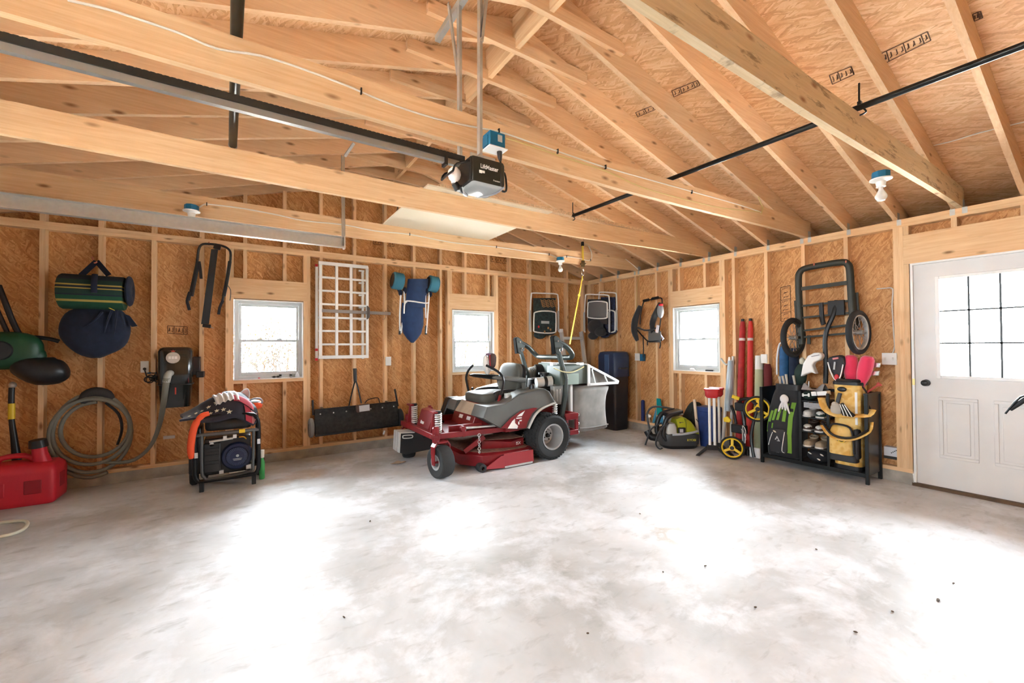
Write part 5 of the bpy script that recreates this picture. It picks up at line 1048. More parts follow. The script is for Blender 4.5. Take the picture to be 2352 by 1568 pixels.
obj('dark_base', MB().bx(-.062, .062, .008, .086, -.062, -.035), mat('box_dark', (.03, .025, .02), .6), t)
# low things in the stud bays left of the window
def eb(u, v, off=-.03): return pX(u, v, EAST_X-off)
NOOD = mat('navy_foam', (.015, .03, .16), .6); LBL = mat('sky_blue_plastic', (.05, .30, .48), .5); TEAL = mat('teal_plastic', (.0, .30, .30), .45)
a, b_ = eb(1477, 968, -.045), eb(1478, 921, -.045)
t = thing('pool_noodle', 'short navy foam tube standing in the stud bay beside the blue wand', 'foam tube', (a.x, a.y, SOLE)); obj('foam_tube', MB().cyl((0, 0, 0), (0, 0, b_.z-SOLE), .028, n=16).ell((0, 0, b_.z-SOLE), (.028, .028, .02), 12, 8), NOOD, t)
a = eb(1501, 960, -.04)
t = thing('cleaning_wand', 'light blue wand with grey tip leaning in the stud bay next to the navy tube', 'wand', (a.x, a.y, SOLE)); obj('wand_body', MB().cyl((0, 0, 0), (.02, -.045, .20), .022, .02), LBL, t); obj('wand_tip', MB().tube([(.02, -.045, .2), (.025, -.06, .26), (.03, -.07, .30)], [.022, .02, .010], 8), mat('tip_grey', (.2, .21, .22), .6), t)
a = eb(1520, 955, -.03)
t = thing('swim_fin', 'teal swim fin leaning upright on the stud left of the window', 'fin', (a.x, a.y, SOLE)); obj('fin_blade', MB().prism([(-.05, .14), (.06, .14), (.02, .40), (-.05, .40)], (-.04, .0, 0), (0, -1, 0), (0, 0, 1), .02), TEAL, t, bevel=.004); obj('fin_foot', MB().ell((-.03, -.01, .08), (.03, .055, .075), 14, 9), LBL, t)
for i, (v0, v1) in enumerate(((949, 964), (966, 980))):
    a, b_ = pX(1531, v1, EAST_X-.06), pX(1531, v0, EAST_X-.06)
    t = thing('carton', 'white carton with a blue round print, %s of two under the teal fin' % ('upper', 'lower')[i], 'carton', (EAST_X-.04, a.y, .13+.105*(1-i)), -PI/2, 'cartons under the fin')
    obj('carton_body', MB().bx(-.055, .055, -.03, .03, 0, .10), mat('carton_white', (.62, .68, .72), .6) if i == 0 else bpy.data.materials['carton_white'], t, bevel=.002); obj('round_print', MB().torus((0, -.031, .05), (0, 1, 0), .026, .006, 20, 6).cyl((0, -.0305, .05), (0, -.032, .05), .012), mat('print_blue', (.02, .16, .42), .5) if i == 0 else bpy.data.materials['print_blue'], t)
tag(obj('carton_shelf', MB().bx(EAST_X-.10, EAST_X-.006, 3.98, 4.16, 0, .128), mat('dark_block', (.06, .05, .045), .8)), 'dark block on the floor carrying the two white cartons', 'block')
a = eb(1484, 958, -.01)
t = thing('faucet_head', 'crumpled white and grey tap head beside the navy foam tube', 'tap', (EAST_X+.03, a.y-.05, SOLE)); obj('tap_cap', MB().ell((-.02, 0, .10), (.03, .05, .03), 10, 7), WHITE, t, smooth=20); obj('tap_stem', MB().cyl((0, 0, 0), (-.015, 0, .08), .02), mat('stem_tan', (.4, .33, .25), .7), t)
# backpack blower lying on the floor
LIME = mat('lime_yellow_plastic', (.38, .42, .02), .35); DGREY = mat('dark_grey_plastic', (.055, .056, .058), .5)
t = thing('backpack_blower', 'lime and black backpack blower lying on the floor under the east window', 'leaf blower', (4.93, 3.55, 0), -.55)
base = obj('blower_base', MB().loft([[(x+.02, y, z) for x, y in rr(.25*k, .17*k, .10)] for z, k in ((.03, .90), (.06, .98), (.15, 1.0), (.19, .98), (.20, .9))]), DGREY, t, smooth=45)
obj('base_pan', MB().loft([[(x+.02, y, z) for x, y in rr(.24*k, .165*k, .10)] for z, k in ((.0, .88), (.015, .94), (.04, .96))]), BLACK, base)
obj('grey_trim', MB().tube([(-.12, -.172, .195), (.0, -.178, .2), (.12, -.176, .215), (.24, -.12, .225)], .016, 8), mat('trim_silver', (.5, .52, .55), .4), base)
cov = obj('engine_cover', MB().loft([[(x, y, z) for y, z in ((-.14, .19), (-.13, .30*k+.02), (-.07, .40*k), (.07, .40*k), (.13, .30*k+.02), (.14, .19))] for x, k in ((-.03, .93), (.03, 1.0), (.10, .98), (.17, .86), (.23, .66), (.25, .58))]), LIME, t, bevel=.012, smooth=45)
obj('cover_vent', MB().bx(-.0, .05, -.115, -.10, .30, .345), DGREY, cov); obj('cover_seam', MB().bx(.075, .083, -.142, -.05, .20, .39), mat('seam_dark_lime', (.22, .25, .02), .5), cov)
lettering('lettering', 'RYOBI', .042, mat('print_yellow', (.75, .65, .10), .5), base, (.13, -.173, .12), (PI/2, 0, 0), .002)
obj('white_tank', MB().loft([[(x, y, z) for x, y in rr(.07*k, .10, .03)] for z, k in ((.17, 1), (.28, .9), (.33, .6))]), mat('tank_white', (.55, .55, .53), .5), t).location = (-.11, -.05, 0)
obj('filter_box', MB().bx(-.03, .06, -.16, -.12, .20, .28), BLACK, t, bevel=.006); obj('filter_label', MB().bx(-.02, .025, -.166, -.159, .22, .265), mat('label_grey', (.5, .48, .5), .5), t)
for y in (-.12, .12): obj('harness_frame', MB().tube([(-.17, y, .10), (-.22, y, .19), (-.20, y, .33), (-.15, y, .42), (-.05, y, .46), (.03, y, .48)], [.03, .03, .028, .03, .026, .02], 10), BLACK, t)
obj('back_pad', MB().loft([[(-.14, -.10, .40), (-.14, .10, .40), (-.12, .10, .45), (-.12, -.10, .45)], [(.06, -.10, .44), (.06, .10, .44), (.06, .10, .50), (.06, -.10, .50)]]), BLACK, t, bevel=.01)
obj('pad_edge', MB().bx(-.10, .05, -.112, -.104, .445, .458), STEEL, t)
for pp in ([(-.16, -.14, .34), (-.25, -.16, .28), (-.32, -.17, .16), (-.34, -.17, .07), (-.30, -.18, .015), (-.26, -.17, .02)], [(-.16, .1, .3), (-.30, .1, .22), (-.36, .08, .1), (-.40, .06, .01)]):
    obj('shoulder_strap', MB().tube(pp, .02, 8, flat=(1, .45)), BLKCLOTH, t)
obj('throttle_hose', MB().tube([(-.30, .16, .20), (-.33, .18, .40), (-.25, .2, .50), (-.1, .2, .50), (.05, .2, .47)], .014, 8), DGREY, t)
obj('blower_tube', MB().tube([(-.14, .10, .10), (-.28, .14, .10), (-.33, .18, .18)], .05, 14), BLACK, t)
# black bag, blue cooler, wooden stake
t = thing('dark_bag', 'dark slouching cloth bag leaning on the wall left of the blue crate', 'bag', (5.32, 3.585, 0))
obj('bag_body', MB().loft([[(x+dx, y+dy, z) for x, y in rr(.10*k, .13*k, .06)] for z, k, dx, dy in ((.0, 1.0, 0, .03), (.15, 1.05, 0, .03), (.32, .95, .0, 0), (.46, .8, .02, -.03), (.55, .62, .03, -.05), (.57, .4, .03, -.05))]), mat('dark_green_black_cloth', (.018, .02, .016), .9), t, smooth=60, sub=1)
obj('bag_fold', MB().tube([(-.10, .0, .12), (-.09, -.02, .3), (-.06, -.05, .48)], [.02, .024, .01], 8), bpy.data.materials['dark_green_black_cloth'], t)
t = thing('blue_crate', 'navy blue cooler box standing under the east window behind the red-topped stands', 'cooler', (5.32, 3.32, 0))
obj('cooler_body', MB().bx(-.10, .10, -.12, .12, 0, .50), mat('cooler_blue', (.015, .04, .16), .5, vary=.2, vscale=20), t, bevel=.012); obj('cooler_lid', MB().bx(-.105, .105, -.125, .125, .46, .53), bpy.data.materials['cooler_blue'], t, bevel=.012)
t = thing('wooden_stake', 'pale wooden stake leaning on the blue cooler', 'stake', (5.20, 3.40, 0)); obj('stake_body', MB().bar((-.02, -.02, 0), (.01, .06, .62), .035, .02, (1, 0, 0)), mat('pale_wood', (.70, .56, .42), .7), t, bevel=.002); obj('stake_tie', MB().tube([(-.02, .02, .36), (-.03, .0, .35), (-.02, -.01, .33)], .005, 5), BLACK, t)
# two red-topped stands
RT = mat('stand_red', (.55, .02, .025), .4)
def stand(loc, rz, label):
    t = thing('roller_stand', label, 'stand', loc, rz, 'red-topped stands')
    obj('stand_head', MB().loft([[(x, y, z) for x, y in rr(.075*k, .05*k, .025)] for z, k in ((.715, .75), (.74, 1), (.80, 1.0), (.81, .95))]), RT, t); obj('head_rim', MB().loft([[(x, y, z) for x, y in rr(.085, .06, .03)] for z in (.80, .825)]), RT, t, bevel=.004)
    for x in (-.028, .028): obj('stand_pole', MB().cyl((x, 0, .09), (x, 0, .74), .0155), WTUBE, t)
    for s in (-1, 1): obj('stand_foot', MB().hexa([(s*.01, -.028, .13), (s*.06, -.028, .12), (s*.06, .028, .12), (s*.01, .028, .13)], [(s*.15, -.02, .0), (s*.19, -.02, .0), (s*.19, .02, .0), (s*.15, .02, .0)]), BLACK, t, bevel=.004)
    obj('foot_hub', MB().bx(-.06, .06, -.03, .03, .085, .14), BLACK, t, bevel=.006)
stand((4.84, 2.98, 0), -.9, 'red-topped stand with two white poles and black feet, the front one of the pair')
stand((5.02, 3.03, 0), -1.2, 'red-topped stand with white poles half hidden behind the front one')
# folded golf push cart with yellow wheels
t = thing('golf_push_cart', 'folded black golf push cart with yellow spoked wheels left of the golf rack', 'golf cart', (5.0, 2.72, 0))
def ywheel(c, R, ax, par):
    c = Vector(c); ax = Vector(ax).normalized(); w_ = obj('wheel', MB().torus(c, ax, R*.93, R*.07, 36, 8, fr=(R*.08, .02)), RUBBER, par)
    up = Vector((0, 0, 1)); x = ax.cross(up).normalized(); y = ax.cross(x)
    s = MB().torus(c, ax, R*.80, R*.06, 36, 8, fr=(R*.075, .018)).cyl(c-ax*.02, c+ax*.02, R*.24, n=16)
    for k in range(3):
        a = k*2*PI/3+.5; d = x*math.cos(a)+y*math.sin(a); s.bar(c+d*R*.2, c+d*R*.78, .028, .02, up=ax)
    obj('wheel_rim', s, YELLOW, w_); obj('hub_cap', MB().cyl(c-ax*.024, c+ax*.026, R*.17, n=14), BLACK, w_)
ywheel((-.08, .06, .135), .135, (-.9, -.42, 0), t)
ywheel((.07, -.16, .61), .15, (-.8, -.6, 0), t)
obj('cart_frame', MB().tube([(-.05, .06, .135), (.05, -.05, .14), (.12, -.12, .12)], .016, 8).tube([(.0, -.02, .05), (.05, -.02, .4), (.10, .06, .68)], .02, 8).tube([(.02, -.14, .05), (.04, -.10, .3), (.06, -.16, .60)], .018, 8).tube([(.10, .10, .3), (.09, .12, .5), (.05, .14, .62)], .016, 8), BLACK, t)
obj('cart_bracket', MB().bx(.0, .07, -.05, .12, .30, .40).bx(.03, .09, .02, .16, .12, .22).bx(.05, .10, -.02, .10, .56, .66), BLACK, t, bevel=.01)
obj('yellow_clamp', MB().prism([(-.04, 0), (.03, 0), (.045, .03), (0, .07), (-.045, .045)], (.0, .15, .42), (0, -1, 0), (0, 0, 1), .03), YELLOW, t, bevel=.004)
obj('yellow_grip', MB().box((.05, .08, .72), (.03, .09, .04), (.25, 0, 0)), YELLOW, t, bevel=.006)
obj('cart_handle', MB().tube([(.10, .07, .66), (.06, .02, .70), (.05, -.08, .72), (.06, -.16, .66)], .02, 8), BLACK, t)
obj('cart_cable', MB().tube([(.0, -.05, .20), (-.02, -.07, .35), (.0, -.02, .40), (.0, -.06, .24)], .004, 5).tube([(.0, -.02, .22), (-.02, -.03, .34), (.01, .0, .36)], .004, 5), WHITE, t)
obj('scorecard_pad', MB().bx(.03, .06, -.2, -.08, .04, .16), mat('pad_white', (.6, .6, .62), .6), t, bevel=.01)
obj('cart_axle_block', MB().bx(.05, .12, -.06, .12, .04, .12), BLACK, t, bevel=.012)
# long rolled things leaning on the east wall
def roll(name, label, cat, p0, p1, r0, r1, m, group=None, parts=()):
    p0, p1 = Vector(p0), Vector(p1); t = thing(name, label, cat, p0, 0, group); d = p1-p0
    obj('roll_body', MB().tube([(0, 0, 0), d*.05, d*.5, d*.95, d], [r0*.8, r0, (r0+r1)/2, r1, r1*.7], 14, sm=1), m, t)
    for nm, a, b, k, m2 in parts: obj(nm, MB().tube([d*a, d*b], [(r0+(r1-r0)*a)*k, (r0+(r1-r0)*b)*k], 14, sm=1), m2, t)
    return t
REDC = mat('red_nylon', (.40, .018, .02), .7, vary=.25, vscale=14); PVC = mat('clear_white_film', (.62, .63, .58), .35); PALEG = mat('pale_green_cloth', (.42, .45, .28), .8); MAR = mat('maroon_cloth', (.13, .012, .012), .8)
roll('beach_umbrella', 'red bagged beach umbrella leaning on the stud, the left of the two', 'umbrella', (5.32, 2.92, 0), (5.47, 2.93, 1.66), .044, .034, REDC, 'bagged red umbrellas', (('black_tip', .90, 1.02, .6, BLACK), ('white_ties', .85, .87, 1.06, mat('tie_white', (.6, .55, .52), .7))))
roll('beach_umbrella', 'brighter red bagged beach umbrella leaning beside the other, the right of the two', 'umbrella', (5.34, 2.80, 0), (5.47, 2.83, 1.66), .040, .030, mat('bright_red_nylon', (.58, .03, .025), .65), 'bagged red umbrellas', (('black_tip', .90, 1.02, .65, BLACK), ('white_ties', .85, .87, 1.06, bpy.data.materials['tie_white'])))
t = roll('plastic_tube', 'clear plastic wrapped tubes leaning on the studs right of the window', 'tube', (5.25, 3.10, 0), (5.40, 3.07, 1.20), .02, .018, WTUBE)
obj('tube_film', MB().tube([(.06, -.05, .5), (.11, -.05, .85), (.14, -.05, 1.15)], [.035, .045, .03], 12), mat('film_bluish', (.42, .50, .55), .3), t); obj('film_tie', MB().tube([(.12, .07, 1.18), (.12, .0, 1.10), (.14, -.06, 1.16)], .012, 6), PVC, t); obj('second_tube', MB().tube([(.04, -.09, .0), (.16, -.07, 1.21)], .016, 10, sm=1), PVC, t)
roll('rolled_screen', 'pale green rolled cloth tube leaning left of the maroon roll', 'roll', (5.36, 2.70, 0), (5.46, 2.725, 1.22), .055, .045, PALEG, None, (('paper_top', .86, 1.0, 1.03, PVC),))
roll('maroon_roll', 'maroon bagged roll leaning under the outlet behind the golf rack', 'roll', (5.39, 2.575, 0), (5.455, 2.625, 1.12), .05, .045, MAR, None, (('white_cord', .95, 1.0, .7, WHITE),))
t = roll('blue_roll', 'blue cloth rolled bag with white cord standing behind the golf rack', 'roll', (5.468, 2.455, SOLE), (5.468, 2.44, 1.34), .052, .05, mat('blue_nylon', (.02, .10, .24), .7, vary=.25, vscale=12))
obj('second_roll', MB().tube([(.0, -.115, .0), (.0, -.12, 1.17)], [.054, .05], 14, sm=1), NAVY, t); obj('white_cord', MB().tube([(-.02, .06, .85), (.0, .065, 1.05), (.01, .04, 1.22), (.0, .0, 1.22)], .010, 6), WHITE, t)
# garden cart hanging on the wall
OLIVE = mat('olive_black_steel', (.045, .047, .038), .5, .3)
F = Fr('E', 1895, 710, .10)
t = F.thing('utility_cart', 'dark steel cart frame with two spoked wheels hanging upright over the golf rack', 'cart')
obj('cart_rail', MB().tube([F.p(1842, 790, .10), F.p(1836, 700, .10), F.p(1834, 640, .10), F.p(1838, 624, .10), F.p(1850, 616, .10), F.p(1890, 608, .10), F.p(1935, 602, .10), F.p(1947, 607, .10), F.p(1952, 622, .10), F.p(1956, 690, .10), F.p(1962, 760, .10)], .034, 10), OLIVE, t)
for u0, v0, u1, v1 in ((1835, 664, 1953, 648), (1838, 703, 1955, 690), (1838, 760, 1958, 745), (1838, 775, 1960, 764), (1838, 730, 1956, 718)): obj('cross_bar', MB().bar(F.p(u0, v0, .10), F.p(u1, v1, .10), .025, .04 if v0 < 670 else .02), OLIVE, t)
for u in (1829, 1966): obj('side_rail', MB().bar(F.p(u, 690 if u < 1900 else 672, .06), F.p(u+6, 800 if u < 1900 else 752, .06), .03, .035), OLIVE, t)
SP = mat('spoke_steel', (.35, .34, .32), .4, .7)
for (u, v), ax, off in (((1822, 775), (1, -.08, 0), .24), ((1972, 763), (1, -.08, 0), .24)):
    c = F.p(u, v, off); R = .22
    a = Vector(ax).normalized(); w_ = obj('wheel', MB().torus(c, a, R*.9, .03, 40, 10, fr=(.026, .028)), RUBBER, t)
    obj('wheel_rim', MB().torus(c, a, R*.77, .01, 40, 8, fr=(.012, .022)), GALV if u > 1900 else OLIVE, w_)
    up = Vector((0, 0, 1)); x = a.cross(up).normalized(); y = a.cross(x); s = MB().cyl(c-a*.04, c+a*.04, .022)
    for k in range(16):
        an = k*PI/8; d = x*math.cos(an)+y*math.sin(an); s.cyl(c+d*.02+a*.02*(-1)**k, c+d*R*.74, .003, n=4)
    obj('spokes', s, SP, w_)
    obj('axle_arm', MB().cyl(c, F.p(1840 if u < 1900 else 1958, v, .10), .016), OLIVE, w_)
obj('tow_bar', MB().tube([F.p(1922, 690, .10), F.p(1915, 720, .13), F.p(1900, 755, .15), F.p(1895, 785, .15), F.p(1897, 840, .14), F.p(1896, 880, .13)], .024, 8), BLACK, t)
obj('hitch_plate', MB().box(F.p(1921, 707, .12), (.15, .03, .16)), BLACK, t, bevel=.005); obj('hitch_strap', MB().tube([F.p(1886, 695, .11), F.p(1888, 730, .12), F.p(1892, 745, .13)], .024, 8, flat=(1, .5)), BLACK, t)
obj('tow_plate', MB().box(F.p(1858, 780, .1), (.03, .02, .10)), OLIVE, t)
for u, v in ((1870, 606), (1943, 600)): obj('hang_hook', MB().tube([F.p(u, v+8, -.05), F.p(u, v+8, .10), F.p(u, v-2, .14)], .007, 6), PINKHOOK, t)
# ---------------------------------------------------------------- golf rack with its bags, clubs and shoes
RK = mat('rack_black', (.014, .015, .015), .4, .3); RKP = mat('rack_panel', (.07, .072, .075), .35, .5, vary=.2, vscale=5)
GX, GY = 5.08, 2.03
t = thing('golf_rack', 'black metal golf bag organiser with shelves standing left of the white door', 'golf rack', (GX, GY, 0), -PI/2)
HW, HD, HH = .485, .335, .87
for x in (-HW, HW):
    for y in (0, HD): obj('rack_leg', MB().bx(x-.015, x+.015, y-.015, y+.015, 0, HH), RK, t, bevel=.003)
for x in (-.085, .17): obj('rack_upright', MB().bx(x-.013, x+.013, -.012, .012, .07, HH-.02).bx(x-.013, x+.013, HD-.012, HD+.012, .07, HH-.02), RK, t, bevel=.003)
obj('rack_rail', MB().bx(-HW, HW, -.014, .014, .065, .105), RK, t, bevel=.003); obj('rack_rail', MB().bx(-HW, HW, HD-.012, HD+.012, .065, .105), RK, t, bevel=.003)
obj('rack_rail', MB().bx(-HW, HW, HD-.012, HD+.012, HH-.03, HH), RK, t, bevel=.003)
obj('rack_base', MB().bx(-HW, HW, .0, HD, .085, .10), RKP, t)
obj('side_panel', MB().bx(HW-.004, HW+.004, .015, HD-.015, .08, HH-.01), RKP, t); obj('side_panel', MB().bx(-HW-.004, -HW+.006, .0, HD, .08, HH), RK, t)
obj('side_cap', MB().bx(HW-.02, HW+.012, -.01, HD+.012, HH-.012, HH+.004), RKP, t)
for z in (.25, .42, .57, .745): obj('rack_shelf', MB().bx(-.075, .16, .0, HD, z, z+.012), RK, t)
obj('front_label', MB().bx(-.045, .115, -.016, -.011, .685, .74), mat('label_plate_grey', (.42, .42, .43), .5), t)
for i in range(5): obj('label_line', MB().bx(-.04, .11, -.018, -.0155, .693+.01*i, .695+.01*i), RKP, t)
def gl(x, z, y=0.0): return Vector((x, y, z))
def gthing(n, lab, c, x, y, z=.10, group=None): return thing(n, lab, c, (GX+y, GY-x, z), -PI/2, group)
# left bag, black and green
LG = mat('bag_lime_stripe', (.17, .34, .03), .7); BK = mat('bag_black_cloth', (.014, .014, .016), .8, sheen=.2)
t = gthing('golf_bag', 'black golf bag with lime green stripes in the left bay of the rack', 'golf bag', -.285, .15)
R = []
for z, w_, d_, ox in ((.0, .155, .13, .0), (.02, .165, .14, 0), (.30, .17, .145, 0), (.52, .165, .14, .02), (.68, .15, .12, .04), (.78, .13, .10, .05)): R.append([(x+ox, y, z) for x, y in rr(w_, d_, .06, 5)])
b = obj('bag_body', MB().loft(R), BK, t, smooth=55)
obj('top_cuff', MB().loft([[(x+.05, y, z) for x, y in rr(.135, .11, .05, 5)] for z in (.75, .81)]), BLACK, b)
Y_ = -.148
def strip(par, pts, w, m, name='stripe', dy=0):
    mb = MB(); n = len(pts)
    L = [Vector((x-w/2, Y_+dy+k, z)) for x, z, k in pts]; Rr = [Vector((x+w/2, Y_+dy+k, z)) for x, z, k in pts]
    vs = L+Rr+[p+Vector((0, .006, 0)) for p in L]+[p+Vector((0, .006, 0)) for p in Rr]; fs = []
    for i in range(n-1): fs += [(i, i+1, n+i+1, n+i), (2*n+i, 3*n+i, 3*n+i+1, 2*n+i+1), (i, 2*n+i, 2*n+i+1, i+1), (n+i, n+i+1, 3*n+i+1, 3*n+i)]
    obj(name, mb.add(vs, fs), m, par, smooth=60)
strip(b, [(.085, .06, 0), (.085, .25, -.003), (.10, .45, 0), (.13, .62, .02)], .045, LG)
strip(b, [(.03, .40, -.004), (.045, .52, .0), (.075, .62, .022)], .035, LG)
for x0, z0 in ((-.12, .44), (-.08, .46), (-.035, .47)): strip(b, [(x0, z0-.06, -.002), (x0+.03, z0+.06, .004), (x0+.06, z0+.12, .03)], .026, LG)
strip(b, [(-.15, .26, .02), (-.14, .38, .02)], .014, LG); strip(b, [(-.10, .27, 0), (-.085, .37, 0)], .014, LG)
obj('front_pocket', MB().loft([[(x-.03, y-.135, z) for x, y in rr(.10*k, .035*k, .03)] for z, k in ((.05, .9), (.08, 1), (.26, 1), (.31, .8))]), mat('bag_charcoal', (.03, .03, .034), .75), b, smooth=50)
for pp in ([(-.12, .12), (-.10, .20), (-.075, .27)], [(.045, .06), (.02, .08), (.035, .2), (.05, .29)]): obj('white_piping', MB().tube([(x, Y_-.026, z) for x, z in pp], .004, 6), WHITE, b)
obj('chevron_mark', MB().prism([(-.055, .19), (-.03, .235), (-.005, .185), (-.015, .185), (-.03, .215), (-.042, .19)], (0, Y_-.024, 0), (1, 0, 0), (0, 0, 1), -.003).bx(-.03, -.0, Y_-.027, Y_-.024, .178, .184), mat('mark_grey', (.6, .6, .6), .5), b, smooth=0)
obj('oval_mark', MB().ell((-.055, Y_-.022, .28), (.02, .004, .009), 12, 6, rot=(0, .5, 0)), mat('mark_cream', (.6, .55, .42), .6), b)
obj('quote_mark', MB().bx(-.045, -.038, Y_-.003, Y_+.004, .045, .06).bx(-.03, -.023, Y_-.003, Y_+.004, .045, .06), DECAL, b)
t = gthing('golf_glove', 'crumpled white golf glove hung on the front of the black and green golf bag', 'glove', -.235, -.02, .72)
obj('glove_palm', MB().ell((0, 0, .035), (.045, .02, .05), 14, 9), FLAGW, t); 
for k, (a, l) in enumerate(((-.5, .11), (-.2, .08), (.12, .09), (.4, .12))): obj('glove_finger', MB().tube([(.012*(k-1.5), 0, .0), (.012*(k-1.5)+l*.4*math.sin(a), -.008, -l*.5), (.012*(k-1.5)+l*.75*math.sin(a), -.004, -l)], [.013, .012, .007], 8), FLAGW, t)
def club(name, label, p, q, r=.006, m=STEEL):
    """a club leaning out of a bag: p foot, q top, in rack coordinates"""
    p, q = Vector(p), Vector(q); t = thing('golf_club', label, 'golf club', (GX+p.y, GY-p.x, p.z), -PI/2, 'clubs in the rack'); d = q-p
    obj('club_shaft', MB().cyl((0, 0, 0), d, r, r*.8, 8), m, t); return t, d
for i, (x, z, lab) in enumerate(((-.345, .995, 'leftmost'), (-.31, 1.0, 'second'), (-.275, 1.02, 'third'), (-.20, 1.01, 'rightmost'))):
    tt, d = club('c', 'pale-gripped iron in the black and green bag, %s of its four bare shafts' % lab, (x+.02, .13+.02*(i % 2), .80), (x, .12, z), .007)
    obj('club_grip', MB().cyl(d*.45, d*1.0, .011, .013, 10), mat('grip_cream', (.55, .5, .42), .6) if i == 0 else bpy.data.materials['grip_cream'], tt)
tt, d = club('c', 'club with dark green head cover and cream knob behind the black and green bag', (-.19, .18, .72), (-.16, .20, 1.02), .008)
obj('head_cover', MB().tube([d*.55, d*.8, d*1.15, d*1.38], [.03, .06, .062, .03], 14), mat('cover_dark_green', (.012, .03, .022), .8), tt)
obj('cover_knob', MB().ell(d*1.5, (.03, .03, .042), 12, 8), mat('knob_cream', (.62, .58, .45), .7), tt)
tt, d = club('c', 'club with a bent white cloth head cover over the middle of the rack', (-.06, .12, .70), (-.04, .10, .96), .008)
cv = [(430, 355), (442, 300), (455, 230), (500, 155), (560, 125), (610, 122), (637, 140), (636, 165), (620, 195), (565, 212), (545, 245), (560, 285), (582, 330), (530, 312), (480, 330)]
X0 = Vector((-.06, .12, .70))
pl = []
for a, b_ in cv:
    w_ = pX(1740+a/4.2, 780+b_/4.2, GX+.10); pl.append((-(w_.y-GY)-X0.x, w_.z-X0.z))
obj('head_cover', MB().prism(pl, (0, -.07, 0), (1, 0, 0), (0, 0, 1), -.09), WHITE, tt, bevel=.03, seg=4)
obj('cover_text', MB().box((pl[5][0]-.03, -.075, pl[5][1]-.035), (.075, .006, .008), (0, -.25, 0)), mat('text_grey', (.30, .30, .32), .6), tt)
# middle shelves
t = gthing('green_cover', 'dark green head cover with white bone mark lying on the rack top shelf', 'head cover', -.03, .04, .757)
obj('cover_body', MB().ell((0, .05, .05), (.065, .09, .05), 14, 9), bpy.data.materials['cover_dark_green'], t); obj('bone_mark', MB().bar((-.025, -.035, .055), (.02, -.035, .06), .012, .012, (0, -1, 0)).ell((-.03, -.035, .065), (.011, .006, .011), 8, 6).ell((-.03, -.035, .048), (.011, .006, .011), 8, 6).ell((.025, -.035, .07), (.011, .006, .011), 8, 6).ell((.025, -.035, .052), (.011, .006, .011), 8, 6), DECAL, t)
t = gthing('white_tin', 'white flat box leaning on the top shelf of the rack', 'box', .07, .05, .757); obj('box_body', MB().box((.02, 0, .085), (.145, .10, .045), (0, -.14, 0)), WHITE, t, bevel=.005); obj('box_seam', MB().box((.0, -.0515, .083), (.004, .002, .045), (0, -.14, 0)), RKP, t)
t = gthing('plastic_wrap', 'crumpled clear plastic wrap lying over the top of the rack', 'wrap', -.02, .14, .85)
obj('wrap_film', MB().grid(lambda a, b: (-.08+.20*a, -.08+.16*b, .02+.035*math.sin(a*7+b*3)*math.sin(b*PI)+.03*math.sin(b*PI)), 14, 8, (0, 0, -.004)), mat('wrap_film', (.36, .35, .36), .15), t, smooth=20)
SHW = mat('shoe_white', (.66, .63, .60), .6); SHB = mat('shoe_brown', (.06, .03, .02), .6)
def shoe(label, x, z, m1, m2, lx=1, tn=0):
    t = gthing('golf_shoe', label, 'shoe', x, .02, z, 'shoes on the rack shelves')
    sole = [(-.04, .0), (-.042, .10), (-.036, .22), (0, .25), (.036, .22), (.042, .10), (.04, 0), (.02, -.02), (-.02, -.02)]
    obj('shoe_sole', MB().prism(sole, (0, 0, 0), (1, 0, 0), (0, 1, 0), .018), SHW, t, bevel=.004)
    obj('shoe_upper', MB().loft([[(px*.93*k, py*.95+.005+o, z_) for px, py in sole] for z_, k, o in ((.018, 1, 0), (.045, .96, .0), (.065, .75, .03))]), m1, t, smooth=60)
    obj('toe_cap', MB().ell((0, .025, .045), (.038, .045, .026), 14, 9), m2, t); obj('shoe_collar', MB().torus((0, .17, .085), (0, -.3, 1), .032, .012, 18, 8), m1, t); return t
for i, (x, lab) in enumerate(((-.035, 'left'), (.075, 'right'))):
    shoe('white-toed brown golf shoe on the third shelf from the top, %s one' % lab, x, .432, SHB, SHW)
    shoe('pale tan golf shoe on the lowest shelf of the rack, %s one' % lab, x, .262, mat('shoe_tan', (.40, .30, .2), .7) if i == 0 else bpy.data.materials['shoe_tan'], bpy.data.materials['shoe_tan'])
shoe('cream golf shoe with dark green flap on the second shelf, left one', -.035, .582, SHW, SHW); shoe('white and green golf shoe on the second shelf, right one', .085, .582, bpy.data.materials['cover_dark_green'], SHW)
t = gthing('shoe_bag', 'dark bag with white flecks heaped in the bottom of the middle bay', 'bag', .04, .12, .10)
obj('bag_body', MB().ell((0, 0, .07), (.11, .11, .075), 18, 10), mat('fleck_black', (.016, .016, .02), .8), t)
for x, z in ((.03, .05), (-.05, .10), (.06, .10)): obj('white_fleck', MB().ell((x, -.10, z), (.02, .012, .007), 8, 6, rot=(0, .5, 0)), DECAL, t)
